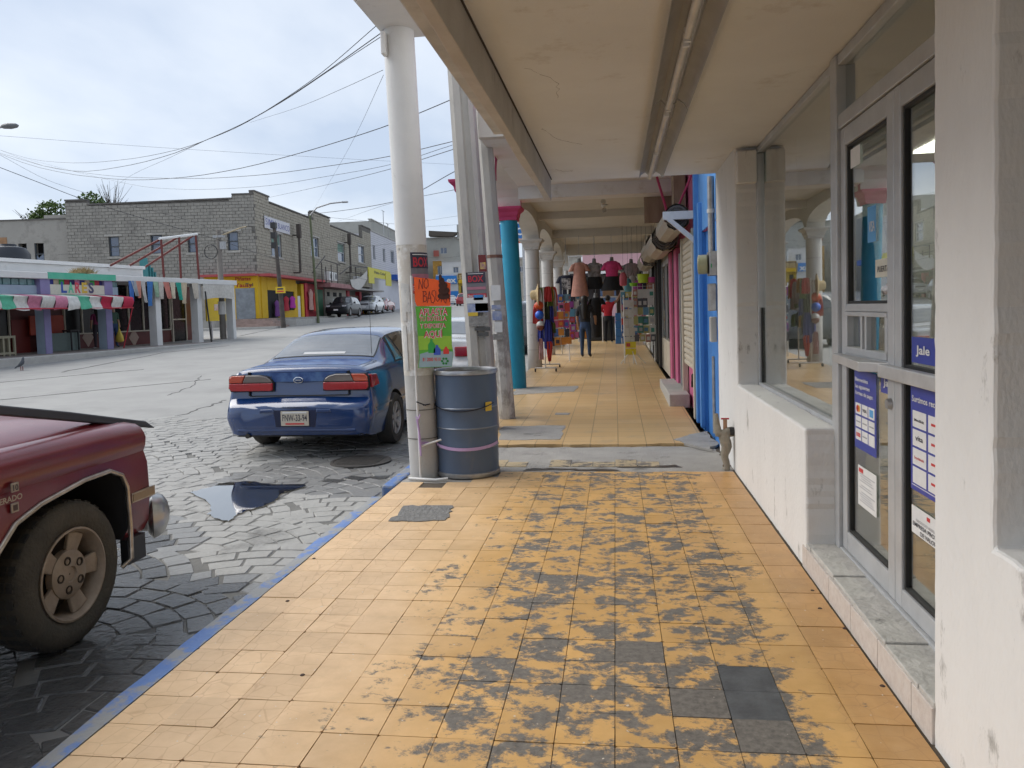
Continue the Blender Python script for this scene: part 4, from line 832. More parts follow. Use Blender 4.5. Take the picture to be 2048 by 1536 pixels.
# ================================================================== STALL UNDER THE ARCADE
def ell(cx, cy, z, rx, ry, n=16): return [(cx+rx*math.cos(2*math.pi*k/n), cy+ry*math.sin(2*math.pi*k/n), z) for k in range(n)]
def cloth(nm, c1, c2=None, **k): return mat(nm, c1, .85, col2=c2 or [c*.8 for c in c1], scale=9, bump=.25, bscale=25, **k)
BUST = flat('bust_grey', (.20, .20, .20), .5)
def bust(px, pyt, Y, label, parts, sleeve=None, sm=None, neck=BUST):
    top = hy(px, pyt, Y); t = thing('dress_form', label, 'dress form', (top.x, Y, top.z-1), group='dress forms hung above the stall')
    MB().loft([ell(top.x, Y, top.z-dz, r, r*.85) for dz, r in ((0, .045), (.05, .05), (.12, .06), (.16, .10))]).build('neck', neck, t, smooth=60)
    for nm, m, ringsd in parts:
        MB().loft([[(x+(.012*math.sin(9*math.atan2(y-Y, x-top.x)) if 'skirt' in nm or 'dress' in nm else 0)*(r/.2), y, z) for x, y, z in ell(top.x, Y, top.z-dz, r, r*.62, 28)] for dz, r in ringsd]).build(nm, m, t, smooth=70)
    if sleeve:
        for s in (-1, 1): MB().loft([ell(top.x+s*(.13+.055*k), Y, top.z-.155-.095*k, .078-.006*k, .08, 12) for k in range(3)]).build('sleeve', sm, t, smooth=70)
    MB().tube([(top.x, Y+.02, top.z), (top.x, Y+.02, 3.44 if Y < 21.7 else 3.66)], .006, 5).build('hanging_cord', STEEL, t)
    return top
BLK = cloth('black_cloth', (.012, .012, .015)); NAVY = cloth('navy_cloth', (.012, .014, .03)); PEACH = cloth('peach_cloth', (.52, .26, .20)); HOT = cloth('hot_pink_cloth', (.62, .05, .20)); GREYC = cloth('grey_print_cloth', (.34, .33, .34), (.15, .15, .16))
tee = [(.13, .12), (.17, .19), (.25, .205), (.4, .19), (.6, .195), (.66, .2)]
p = bust(1132, 541, 21.3, 'black T-shirt with pale skull print on a hanging dress form', [('shirt', NAVY, tee)], True, NAVY, flat('bust_white', (.6, .6, .58), .5))
MB().box(p.x-.12, p.x+.12, 21.3-.135, 21.3-.12, p.z-.52, p.z-.22).build('skull_print', mat('pale_print', (.45, .45, .45), .8, col2=(.02, .02, .025), scale=16, amt=.5), bpy.data.objects['dress_form'])
bust(1158, 517, 21.0, 'peach button dress on a hanging dress form', [('dress', PEACH, [(.11, .11), (.16, .17), (.25, .185), (.42, .15), (.5, .16), (.8, .205), (1.03, .235)])], True, PEACH)
bust(1188, 517, 21.2, 'grey printed top and black skirt on a hanging dress form', [('top', GREYC, [(.12, .12), (.16, .18), (.25, .2), (.42, .17), (.5, .175)]), ('skirt', BLK, [(.5, .178), (.6, .2), (.84, .23)])], True, GREYC)
bust(1223, 514, 20.9, 'hot pink top and flared black skirt on a hanging dress form', [('top', HOT, [(.11, .12), (.16, .19), (.27, .2), (.42, .16), (.52, .165)]), ('skirt', BLK, [(.52, .168), (.62, .21), (.9, .30)])], True, HOT)
bust(1191, 586, 22.6, 'black T-shirt with white print on a low dress form behind the shopper', [('shirt', BLK, [(a, r*.85) for a, r in tee]), ('skirt', BLK, [(.66, .15), (1.0, .16), (1.3, .14)])], True, BLK)
bust(1262, 518, 22.5, 'grey and pink printed blouse hanging under the awning frame', [('top', cloth('floral', (.42, .30, .34), (.25, .24, .26)), [(.12, .12), (.16, .2), (.3, .24), (.5, .22)])], True, GREYC)
# wire grid hung with packaged toys
def hang_grid(nm, label, x0, x1, y, z0, z1, palette, seed, wheels=False, yaw=0.):
    t = thing(nm, label, 'display rack', ((x0+x1)/2, y, walk_z(y)))
    w = MB()
    for i in range(int((x1-x0)/.12)+1): w.cyl((x0+.12*i, y, z0), (x0+.12*i, y, z1), .005, n=5)
    for i in range(int((z1-z0)/.2)+1): w.cyl((x0, y, z0+.2*i), (x1, y, z0+.2*i), .005, n=5)
    w.cyl((x0, y+.02, walk_z(y)), (x0, y+.02, z1), .014, n=8).cyl((x1, y+.02, walk_z(y)), (x1, y+.02, z1), .014, n=8); w.build('wire_grid', WHITEP, t)
    q = random.Random(seed); z = z1-.12
    while z > z0+.05:
        x = x0+.06
        while x < x1:
            sw_, sh_ = q.uniform(.10, .15), q.uniform(.16, .22); m = q.choice(palette); dd = q.uniform(.02, .07)
            b = MB().box(x-sw_/2, x+sw_/2, y-dd-.01, y-.012, z-sh_, z); k = b.build('packet', m, t)
            if q.random() < .6: MB().box(x-sw_*.3, x+sw_*.3, y-dd-.02, y-dd-.011, z-sh_*.75, z-sh_*.3).build('print', q.choice(palette), k)
            x += sw_+.004
        z -= .215
    return t
TOY = [flat('toy%d' % i, c, .35) for i, c in enumerate(((.45, .05, .04), (.05, .12, .35), (.5, .2, .03), (.45, .10, .22), (.10, .28, .42), (.4, .38, .36), (.03, .03, .05), (.3, .05, .3), (.12, .22, .3)))]
wt = [flat('pack%d' % i, c, .4) for i, c in enumerate(((.6, .6, .58), (.55, .52, .48), (.12, .3, .5), (.5, .48, .2), (.62, .60, .6), (.06, .25, .2), (.45, .2, .16), (.4, .4, .42), (.1, .1, .12)))]
hang_grid('toy_rack', 'white wire grid full of colourful packaged toys facing the walkway', -1.52, -.78, 21.8, .55, 2.0, TOY, 2)
hang_grid('toy_rack', 'white wire grid of dark packaged toys behind the clothes rack', -1.66, -1.16, 19.3, .6, 1.95, TOY[:4]+TOY[6:], 12)
hang_grid('card_rack', 'wire rack crowded with pale carded goods near the right wall', .42, .92, 18.6, .55, 2.0, wt, 4)
hang_grid('card_rack', 'narrow wire rack of white carded goods nearest the walkway', .2, .40, 18.2, .55, 1.75, wt[:2]+[wt[4]], 7)
hang_grid('toy_rack', 'tall dark rack of mixed goods behind the woman in red', .2, .95, 25.5, .5, 2.5, TOY[:6]+wt[:4], 9)
t = thing('yellow_toy_rack', 'low rack of yellow packets on white splayed wire legs', 'display rack', (.34, 18.05, walk_z(18)))
for z in (.36, .52): MB().box(.22, .46, 17.98, 18.04, z, z+.14).build('packet', flat('yellow_pack', (.72, .60, .03), .4), t)
MB().box(.24, .33, 17.965, 17.979, .55, .63).build('print', flat('print_red2', (.55, .08, .05), .4), t)
lg = MB()
for a in range(5): lg.tube([(.36, 18.05, .55), (.36+.1*math.cos(a*1.26), 18.05+.1*math.sin(a*1.26), .38), (.36+.32*math.cos(a*1.26), 18.05+.32*math.sin(a*1.26), walk_z(18)+.01)], .008, 6)
lg.build('wire_legs', WHITEP, t)
for (x, y, z), m, r, hh, nmx in (((.68, 18.5, 2.03), flat('lime_plastic', (.45, .60, .02), .35), .14, .2, 'lime green bucket on top of the card rack'), ((.45, 18.55, 1.96), flat('green_plastic', (.22, .50, .03), .35), .10, .07, 'flat green plastic tray on top of the card rack'), ((.86, 18.5, 2.03), flat('pink_plastic', (.6, .08, .3), .35), .10, .12, 'pink plastic pot at the wall end of the card rack')):
    t = thing('plastic_bucket', nmx, 'bucket', (x, y, z)); MB().lathe([(r*.85, 0), (r, hh), (r*.93, hh), (r*.8, .02)], (x, y, z), 18, cap=False).build('tub', m, t, smooth=40); MB().lathe([(r, hh-.012), (r*1.06, hh), (r, hh+.006)], (x, y, z), 18, cap=False).build('rim', m, t)
# left racks: clothes, hat, balls
t = thing('clothes_rack', 'wheeled white rack hung with red, green and blue clothes by the white column', 'clothes rack', (-1.5, 17.0, walk_z(17)))
zb = walk_z(17); fr = MB()
for y in (16.5, 17.6): fr.tube([(-1.75, y, zb+.08), (-1.28, y, zb+.08)], .016, 8).tube([(-1.52, y, zb+.08), (-1.52, y, 1.95)], .014, 8)
fr.tube([(-1.52, 16.5, 1.95), (-1.52, 17.6, 1.95)], .014, 8).tube([(-1.52, 16.5, zb+.3), (-1.52, 17.6, zb+.3)], .012, 8); fr.build('frame', WHITEP, t)
for y in (16.5, 17.6):
    for x in (-1.74, -1.29): MB().cyl((x-.015, y, zb+.035), (x+.015, y, zb+.035), .035, n=12).build('castor', BLACKP, t)
q = random.Random(6); gc = [cloth('g%d' % i, c) for i, c in enumerate(((.42, .03, .03), (.03, .04, .02), (.42, .22, .02), (.02, .03, .22), (.10, .15, .03), (.5, .05, .04), (.04, .02, .015), (.35, .3, .26)))]
def garment(x, y, zt, w_, L_, m, tp=1.15, nm='garment'):
    rr = []
    for s, e in ((0, 0), (.12, .01), (.4, .02), (.7, -.01), (1, .01)):
        k0 = .55+.45*min(1, s*6) if s < .15 else 1+(tp-1)*s
        top_ = [(x+(k-4)*w_/8*k0, y+.016*math.sin(k*1.9+s*2+x*40)+e, zt-L_*s+.015*math.sin(k*2+x*30)*s) for k in range(9)]
        rr.append(top_+[(a_, b_+.02, c_) for a_, b_, c_ in top_[::-1]])
    return MB().loft(rr).build(nm, m, t, smooth=60)
for i in range(34):
    y = 16.48+.033*i; row = i % 3
    garment(-1.52+q.uniform(-.19, .17), y, (1.93, 1.60, 1.25)[row]+q.uniform(-.05, .05), q.uniform(.11, .2), q.uniform(.26, .5), gc[q.randrange(8)])
garment(-1.44, 16.44, 1.25, .16, .62, gc[3]); garment(-1.42, 16.42, .78, .17, .42, gc[5], .4); garment(-1.60, 16.43, .85, .10, .45, flat('pink_print', (.5, .3, .3), .8))
def ball_at(px, py, Y, r, m, label, patch=None):
    p = hy(px, py, Y); t = thing('play_ball', label, 'ball', (p.x, p.y, p.z), group='balls hung beside the white column'); MB().ball(p, r, n=18, m=12).build('skin', m, t, smooth=60)
    if patch: MB().ball((p.x, p.y-.012, p.z-.04), r*.93, n=16, m=10).build('panel', patch, t, smooth=60)
    MB().cyl((p.x, p.y, p.z+r), (p.x, p.y, p.z+r+.12), .004, n=5).build('net_cord', WHITEP, t)
PL = hy(1078, 611, 16.4)
ball_at(1078, 611, 16.5, .098, flat('ball_red', (.65, .09, .02), .3), 'orange-red ball topmost in the hanging string of balls'); ball_at(1079, 630, 16.5, .098, flat('ball_blue', (.03, .13, .62), .3), 'blue ball in the middle of the hanging string of balls'); ball_at(1081, 650, 16.5, .092, flat('ball_white', (.6, .58, .55), .3), 'white and brown ball lowest in the hanging string of balls', flat('ball_brown', (.2, .06, .04), .4))
p = hy(1070, 590, 16.4); t = thing('straw_hat', 'wide straw hat hanging on the white column above the balls', 'hat', tuple(p)); STRAW = mat('straw', (.56, .44, .25), .8, col2=(.46, .34, .17), scale=30)
MB().loft([[(p.x+.02+dx, p.y+.05+r*.45*math.cos(2*math.pi*k/20), p.z+r*math.sin(2*math.pi*k/20)) for k in range(20)] for r, dx in ((.26, .05), (.12, .0), (.105, -.02), (.10, -.10), (.05, -.13))]).build('hat_body', STRAW, t, smooth=50)
q = random.Random(31); bagc = [flat('bag%d' % k, c, .6) for k, c in enumerate(((.5, .10, .14), (.10, .30, .36), (.45, .42, .40), (.30, .06, .24), (.06, .08, .16), (.55, .26, .08), (.35, .16, .12)))]
bn_ = ('crimson', 'teal', 'pale grey', 'plum', 'navy', 'orange', 'brown')
for k in range(7):
    x, y, z = .22+.12*k, 19.6+.25*(k % 3), 2.30-.12*(k % 2)-.03*k; w_ = q.uniform(.09, .13); t = thing('hanging_bag', bn_[k]+' bag hung high above the card racks', 'bag', (x, y, z), group='bags hung above the card racks')
    MB().loft([ell(x, y, z+dz, w_*r, w_*.6*r, 12) for dz, r in ((-.30, .7), (-.27, 1), (-.1, 1.05), (0, .8), (.04, .3))]).build('pouch', bagc[k], t, smooth=60); MB().tube([(x-.05, y, z), (x, y, z+.16), (x+.05, y, z)], .008, 5).build('strap', BLACKP, t); MB().cyl((x, y, z+.15), (x, y, 3.5), .003, n=4).build('hanging_cord', BLACKP, t)
# people
def person(name, label, loc, rz, J, zones, hair, hm=HAIR):
    """continuous skinned body; zones: list of (predicate, material index) on local face centres"""
    nm = list(J.keys()); me = bpy.data.meshes.new('body'); E = [('hip', 'waist'), ('waist', 'chest'), ('chest', 'neck'), ('neck', 'head'), ('head', 'crown')]
    for s in 'lr': E += [('hip', 'th'+s), ('th'+s, 'kn'+s), ('kn'+s, 'an'+s), ('an'+s, 'to'+s), ('chest', 'sh'+s), ('sh'+s, 'el'+s), ('el'+s, 'wr'+s), ('wr'+s, 'ha'+s)]
    me.from_pydata([J[k][0] for k in nm], [(nm.index(a), nm.index(b)) for a, b in E], [])
    o = bpy.data.objects.new('tmp', me); C.objects.link(o); o.modifiers.new('skin', 'SKIN')
    if not me.skin_vertices:
        bm = bmesh.new(); bm.from_mesh(me); bm.verts.layers.skin.verify(); bm.to_mesh(me); bm.free()
    for v, k in zip(me.skin_vertices[0].data, nm): v.radius = J[k][1]; v.use_root = (k == 'hip')
    s = o.modifiers.new('s', 'SUBSURF'); s.levels = 2; s.render_levels = 2
    bpy.context.view_layer.update(); dg = bpy.context.evaluated_depsgraph_get(); m2 = bpy.data.meshes.new_from_object(o.evaluated_get(dg)); bpy.data.objects.remove(o)
    m2.materials.clear()
    for m in zones[0]: m2.materials.append(m)
    for p in m2.polygons: p.material_index = zones[1](p.center)
    m2.shade_smooth(); t = thing(name, label, 'person', loc, rz, local=True)
    b = bpy.data.objects.new('body', m2); C.objects.link(b); b.parent = t
    if hair: hair(t)
    return t
def stand(h=1.62, arms=None, lean=0., wide=1., step=.0):
    k = h/1.62; J = {'hip': ((0, 0, .90), (.135*wide, .11)), 'waist': ((0, 0, 1.04), (.115*wide, .095)), 'chest': ((0, 0, 1.24), (.135*wide, .105)), 'neck': ((0, 0, 1.40), (.05, .05)), 'head': ((0, .015, 1.50), (.075, .085)), 'crown': ((0, .01, 1.57), (.06, .065))}
    for s, c in ((-1, 'l'), (1, 'r')):
        J.update({'th'+c: ((s*.085, 0, .80), (.088*wide, .09)), 'kn'+c: ((s*.095, .01+step*s, .46), (.062, .062)), 'an'+c: ((s*.10, -.01+step*s*1.6, .09), (.042, .045)), 'to'+c: ((s*.11, .11+step*s*1.6, .035), (.04, .035)),
                  'sh'+c: ((s*.17, 0, 1.31), (.06, .06)), 'el'+c: ((s*.21, -.02, 1.06), (.043, .043)), 'wr'+c: ((s*.20, .06, .84), (.032, .032)), 'ha'+c: ((s*.195, .08, .76), (.035, .02))})
    if arms: J.update(arms)
    return {a: ((p[0]*k, p[1]*k, p[2]*k), (r[0]*k, r[1]*k)) for a, (p, r) in J.items()}
JEANS = cloth('jeans', (.025, .055, .13)); RED = cloth('red_cloth', (.50, .015, .03)); SHOE = flat('shoe', (.02, .02, .02), .5)
def zone1(c): 
    if c.z > 1.39 or (abs(c.x) > .165 and c.z < 1.10): return 0
    return 3 if c.z < .07 else (2 if c.z < .93 else 1)
def hair_long(t): MB().loft([[(r*math.cos(a_)*1.0, -.03-(.03 if z < 1.4 else 0)+r*1.05*math.sin(a_), z) for a_ in [2*math.pi*k/14 for k in range(14)]] for z, r in ((1.02, .05), (1.15, .075), (1.3, .085), (1.42, .085), (1.5, .10), (1.57, .098), (1.62, .06), (1.635, .01))]).build('hair', HAIR, t, smooth=60)
person('person', 'woman in black top and blue jeans seen from behind in the arcade', (-.79, 20.33, walk_z(20.33)), R(-12), stand(1.62, wide=1.14, arms={'elr': ((.26, .06, 1.08), (.043, .043)), 'wrr': ((.24, .16, .92), (.032, .032)), 'har': ((.24, .2, .86), (.03, .02))}), ([SKIN, BLK, JEANS, SHOE], zone1), hair_long)
def zone2(c):
    if c.z > 1.42 or (abs(c.x) > .24): return 0
    return 3 if c.z < .07 else (2 if c.z < .95 else 1)
up = {'shr': ((.16, 0, 1.34), (.06, .06)), 'elr': ((.33, .03, 1.45), (.045, .045)), 'wrr': ((.42, .06, 1.66), (.034, .034)), 'har': ((.44, .07, 1.74), (.035, .02)), 'ell': ((-.24, .05, 1.12), (.045, .045)), 'wrl': ((-.12, .17, 1.02), (.034, .034)), 'hal': ((-.06, .19, 1.02), (.03, .02))}
person('person', 'woman in red top and black trousers reaching up at the far stall', (-.24, 26.4, walk_z(26.4)), R(-15), stand(1.62, up, wide=1.2), ([SKIN, RED, BLK, WHITEP], zone2), lambda t: MB().ball((0, -.01, 1.54), .095, .10, .10, 14, 10).build('hair', HAIR, t, smooth=60))
# awning frames and shade beyond the arcade
t = thing('market_awning', 'dark tarpaulin awning on white steel frame at the far end of the arcade', 'awning', (.2, 29, walk_z(29)))
MB().prism([(-1.4, 27.3, 2.5), (1.2, 27.3, 2.75), (1.2, 27.3, 2.8), (-1.4, 27.3, 2.55)], (0, 6, -.1)).build('tarpaulin', cloth('dark_tarp', (.035, .035, .04)), t)
f = MB()
for x, z in ((-1.3, 2.52), (1.1, 2.73)):
    for y in (27.4, 33): MB().cyl((x, y, walk_z(y)), (x, y, z), .03, n=8).build('awning_post', WHITEP, t)
MB().tube([(1.1, 23.5, 2.2), (.1, 23.5, 2.55)], .035, 6).build('awning_strut', WHITEP, t); MB().tube([(1.1, 23.5, 1.85), (.2, 23.5, 2.35)], .03, 6).build('awning_strut', WHITEP, t); MB().cyl((1.0, 23.5, walk_z(23.5)), (1.0, 23.5, 2.3), .04, n=8).build('awning_post', WHITEP, t)
t = thing('stall_backcloth', 'dark cloth hung across the back of the far stall', 'cloth', (-.9, 29.5, walk_z(29)))
MB().grid(lambda a, b: (-1.7+1.15*a, 29.5+.05*math.sin(a*14), walk_z(29)+.01+2.5*b), 24, 2).build('cloth', cloth('back_cloth', (.06, .055, .06)), t, smooth=60); MB().grid(lambda a, b: (.05+.95*a, 28.6+.05*math.sin(a*14), walk_z(29)+.01+2.7*b), 20, 2).build('cloth', cloth('back_cloth2', (.10, .07, .06)), t, smooth=60); MB().cyl((-1.7, 29.52, walk_z(29)), (-1.7, 29.52, 2.9), .02).cyl((1.0, 28.62, walk_z(29)), (1.0, 28.62, 3), .02).build('cloth_pole', STEEL, t)
t = thing('added_dark_table', 'low dark draped market table at the end of the arcade', 'table', (-.4, 28.2, walk_z(28)))  # made-up table, added to darken the low area behind the woman in red
MB().box(-.95, -.02, 27.9, 28.5, walk_z(28)+.01, walk_z(28)+.85).build('drape', cloth('table_drape', (.05, .055, .06)), t, bevel=.02); MB().box(-1.0, .03, 27.86, 28.54, walk_z(28)+.85, walk_z(28)+.88).build('table_top', flat('table_grey', (.2, .2, .2), .6), t)
t = thing('plastic_crates', 'blue plastic crate stack beside the woman in red', 'crate', (.12, 26.0, walk_z(26)))
for i in range(4): MB().box(.0, .34, 25.9, 26.25, walk_z(26)+.26*i, walk_z(26)+.26*i+.25).build('crate', flat('crate_blue', (.05, .2, .5), .4), t, bevel=.01)
t = thing('cardboard_box', 'brown cardboard box on a high shelf above the woman in red', 'box', (-.12, 27.0, 2.0)); MB().box(-.42, -.02, 27.05, 27.28, 1.85, 2.35).build('carton', mat('cardboard', (.42, .28, .17), .85), t, bevel=.006); MB().box(-.5, .1, 27.0, 27.29, 1.80, 1.849).build('shelf_board', WHITEP, t); MB().cyl((.05, 27.2, walk_z(27)), (.05, 27.2, 1.8), .015).cyl((-.45, 27.2, walk_z(27)), (-.45, 27.2, 1.8), .015).build('shelf_leg', WHITEP, t)
t = thing('steel_signpost', 'bare galvanised signpost at the kerb beside the turquoise column', 'post', (-2.15, 14.5, -.04)); MB().tube([(-2.16, 14.5, -.06), (-2.16, 14.5, .95)], .025, 8).build('post', STEEL, t); MB().box(-2.2, -2.12, 14.47, 14.49, .95, 1.45).build('wire_basket', flat('grey_wire', (.25, .24, .24), .6), t)
# ================================================================== VEHICLES
def pchip(xs, ys, x):
    xs = list(xs); n = len(xs)
    if x <= xs[0]: return ys[0]
    if x >= xs[-1]: return ys[-1]
    h = [xs[i+1]-xs[i] for i in range(n-1)]; d = [(ys[i+1]-ys[i])/h[i] for i in range(n-1)]
    i = max(j for j in range(n-1) if xs[j] <= x)
    def m(k):
        if k == 0: return d[0]
        if k == n-1: return d[-1]
        return 0 if d[k-1]*d[k] <= 0 else 2*d[k-1]*d[k]/(d[k-1]+d[k])
    t = (x-xs[i])/h[i]; a, b = m(i), m(i+1)
    return ys[i]*(1+2*t)*(1-t)**2+h[i]*a*t*(1-t)**2+ys[i+1]*t*t*(3-2*t)+h[i]*b*t*t*(t-1)
class CarShape:
    def __init__(s, st): s.ys = [r[0] for r in st]; s.c = list(zip(*[r[1:] for r in st]))
    def keys(s, y):
        zb, wl, zm, wm, zl, wb, zt, wt = [pchip(s.ys, c, y) for c in s.c]
        return [(0, zb), (wl*.92, zb), (wl, zb+.05), (wm, zm), (wb, zl), (wt, zt-(zt-zl)*.10-.012), (wt*.5, zt-.003), (0, zt)]
    def P(s, y, t):
        K = s.keys(y); i = min(int(t), 6); f = t-i; p0 = K[max(i-1, 0)] if i > 0 else (-K[1][0], K[1][1]); p1, p2 = K[i], K[i+1]; p3 = K[i+2] if i < 6 else (-K[6][0], K[6][1])
        def cr(a, b, c, d): return b+.5*f*((c-a)*.62+f*((2*a-5*b+4*c-d)*.62+(-2.28*b+0)*0+f*((3*(b-c)+d-a)*.62)))+0
        def he(a, b, c, d):
            m1, m2 = (c-a)*.31, (d-b)*.31; return b*(1+2*f)*(1-f)**2+m1*f*(1-f)**2+c*f*f*(3-2*f)+m2*f*f*(f-1)
        return (max(0, he(p0[0], p1[0], p2[0], p3[0])) if i < 6 else he(p0[0], p1[0], p2[0], p3[0]), he(p0[1], p1[1], p2[1], p3[1]))
    def S(s, y, t, sgn=1, off=0.):
        x, z = s.P(y, t); v = Vector((sgn*x, y, z))
        if off:
            e = .01; xa, za = s.P(y, min(7, t+e)); xb, zb = s.P(y, max(0, t-e)); xc, zc = s.P(y+e, t); xd, zd = s.P(y-e, t)
            n = Vector((sgn*(xa-xb), 0, za-zb)).cross(Vector((sgn*(xc-xd), 2*e, zc-zd)))
            if n.length > 1e-9:
                n.normalize()
                if n.dot(Vector((sgn*x, 0, z-.6))) < 0: n = -n
                v += n*off
        return v
    def body(s, step=.07, extra=()):
        ys = sorted(set([round(a, 4) for a in list(np.arange(s.ys[0], s.ys[-1]+1e-6, step))+s.ys])); ts = [0, 1, 1.5, 2, 2.4, 2.7, 3, 3.25, 3.5, 3.75, 4, 4.15, 4.4, 4.7, 4.9, 5, 5.2, 5.5, 6, 6.5, 7]
        rings = []
        for y in ys:
            half = [s.P(y, t) for t in ts]; rings.append([(x, y, z) for x, z in half]+[(-x, y, z) for x, z in half[-2:0:-1]])
        return MB().loft(rings)
    def patch(s, y0, y1, t0, t1, sgn, off, nu=8, nv=6, both=False):
        f0 = y0 if callable(y0) else (lambda t: y0); f1 = y1 if callable(y1) else (lambda t: y1)
        if both: return MB().grid(lambda a, b: s.S(f0(0)+(f1(0)-f0(0))*b, t0+(7-t0)*min(1, 2*a) if a <= .5 else t0+(7-t0)*(2-2*a), 1 if a <= .5 else -1, off), 2*nu, nv)
        return MB().grid(lambda a, b: (lambda t: s.S(f0(t)+(f1(t)-f0(t))*a, t0+(t1-t0)*b, sgn, off))(b), nu, nv)
def carve(mb, wheels, r, xin):
    """cut round wheel openings"""
    o = mb.build('tmp', DARK); c = MB()
    for x, y, z in wheels: c.cyl((x-.0+.0, y, z), (x, y, z), r) if False else c.cyl((xin*(1 if x > 0 else -1), y, z), (1.4*(1 if x > 0 else -1), y, z), r, n=36)
    co = c.build('cut', DARK); m = o.modifiers.new('b', 'BOOLEAN'); m.object = co; m.operation = 'DIFFERENCE'; m.solver = 'EXACT'
    bpy.context.view_layer.update(); dg = bpy.context.evaluated_depsgraph_get(); me = bpy.data.meshes.new_from_object(o.evaluated_get(dg)); bpy.data.objects.remove(o); bpy.data.objects.remove(co)
    return me
def body_obj(me, paint, wheels, r, xin, root):
    me.materials.clear(); me.materials.append(paint); me.materials.append(DARK)
    for p in me.polygons:
        c = p.center; p.material_index = 0
        for x, y, z in wheels:
            d = math.hypot(c.y-y, c.z-z)
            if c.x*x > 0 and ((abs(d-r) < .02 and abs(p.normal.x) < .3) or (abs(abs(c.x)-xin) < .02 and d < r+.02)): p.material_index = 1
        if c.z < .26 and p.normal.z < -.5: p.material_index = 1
    me.shade_smooth(); me.set_sharp_from_angle(angle=R(38)); o = bpy.data.objects.new('body', me); C.objects.link(o); o.parent = root; return o
CARGLASS = mat('car_glass', (.03, .033, .036), .05, spec=1.0, coat=1.0); CARGLASS2 = mat('dusty_rear_glass', (.17, .18, .19), .16, col2=(.14, .15, .16), scale=5, spec=1.0, coat=.7)
ALLOY = mat('alloy_wheel', (.42, .42, .43), .4, .5)
def wheel(root, x, y, r, w, spokes=7, m=ALLOY):
    s = 1 if x > 0 else -1; t = bpy.data.objects.new('wheel', None); C.objects.link(t); t.parent = root; t.location = (x, y, r); t.rotation_euler = (0, R(90)*s, 0)
    rr = r*.64
    MB().lathe([(rr, -w/2), (r*.93, -w/2), (r, -w*.32), (r, w*.32), (r*.93, w/2), (rr+.02, w/2), (rr, w*.36)], (0, 0, 0), 40, cap=False).build('tyre', RUBBER, t, smooth=40)
    MB().lathe([(rr, w*.44), (rr*.94, w*.45), (rr*.9, w*.30), (rr*.86, -.0)], (0, 0, 0), 40, cap=False).build('rim', m, t, smooth=40)
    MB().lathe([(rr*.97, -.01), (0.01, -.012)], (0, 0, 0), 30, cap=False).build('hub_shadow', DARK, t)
    sp = MB()
    for k in range(spokes):
        a = 2*math.pi*k/spokes; da = math.pi/spokes*.62
        sp.prism([(rr*.18*math.cos(a-da*1.6), rr*.18*math.sin(a-da*1.6), w*.22), (rr*.93*math.cos(a-da*.8), rr*.93*math.sin(a-da*.8), w*.3), (rr*.93*math.cos(a+da*.8), rr*.93*math.sin(a+da*.8), w*.3), (rr*.18*math.cos(a+da*1.6), rr*.18*math.sin(a+da*1.6), w*.22)], (0, 0, .02))
    sp.build('spokes', m, t, bevel=.004); MB().lathe([(rr*.3, w*.2), (rr*.28, w*.36), (0.005, w*.38)], (0, 0, 0), 20, cap=False).build('hub_cap', m, t, smooth=40)
    return t
SEDAN = [(0, .33, .62, .45, .66, .55, .62, .58, .42), (.03, .26, .76, .44, .815, .58, .77, .615, .5), (.10, .235, .81, .46, .865, .62, .82, .655, .58), (.14, .225, .82, .48, .875, .655, .83, .685, .60), (.165, .22, .82, .52, .872, .86, .80, .93, .66), (.20, .215, .825, .53, .875, .93, .79, 1.0, .64), (.28, .21, .83, .54, .88, .945, .79, 1.03, .63), (.80, .20, .84, .55, .885, .965, .81, 1.065, .63), (.92, .20, .84, .55, .885, .97, .815, 1.11, .64), (1.45, .19, .84, .55, .885, .975, .815, 1.345, .575), (1.62, .19, .84, .55, .885, .975, .815, 1.385, .57), (2.2, .19, .84, .55, .885, .97, .815, 1.42, .58), (2.75, .19, .84, .55, .885, .965, .815, 1.405, .58), (2.95, .19, .84, .55, .885, .96, .815, 1.36, .585), (3.62, .19, .84, .55, .885, .94, .80, 1.03, .62), (3.8, .19, .84, .55, .88, .92, .79, .99, .62), (4.55, .20, .82, .52, .86, .78, .74, .83, .58), (4.72, .22, .76, .48, .80, .66, .68, .70, .5), (4.80, .30, .6, .45, .64, .56, .56, .58, .4)]
BLUEP = mat('blue_car_paint', (.006, .036, .14), .2, col2=(.005, .030, .12), scale=3, coat=1.0, spec=.6); BLUEF = mat('faded_blue_paint', (.07, .15, .34), .5, col2=(.010, .05, .20), scale=6, amt=.35, coat=.4)
def sedan(name, label, loc, rz, paint, deck=None, detail=True, shape=SEDAN, wb=(.98, 3.68), wr=.315, trim=None, group=None):
    root = thing(name, label, 'car', loc, rz, local=True, group=group); cs = CarShape(shape); tr = .775
    wh = [(s*tr, y, wr) for s in (-1, 1) for y in wb]
    body_obj(carve(cs.body(), wh, wr*1.13, .52), paint, wh, wr*1.13, .52, root)
    for x, y, z in wh: wheel(root, x+(.02 if x > 0 else -.02), y, wr, .2)
    return root, cs
car, cs = sedan('blue_car', 'dark blue four-door car with faded boot lid parked behind the tall column', (-3.585, 8.16, -.105), 0, BLUEP)
cs.patch(.90, 1.42, 5.02, 7, 1, .006, 8, 8, both=True).build('rear_window', CARGLASS2, car, smooth=60)
cs.patch(.885, 1.44, 4.93, 7, 1, .003, 8, 8, both=True).build('rear_window_seal', BLACKP, car, smooth=60)
cs.patch(2.98, 3.56, 5.05, 7, 1, .006, 8, 8, both=True).build('windscreen', CARGLASS, car, smooth=60)
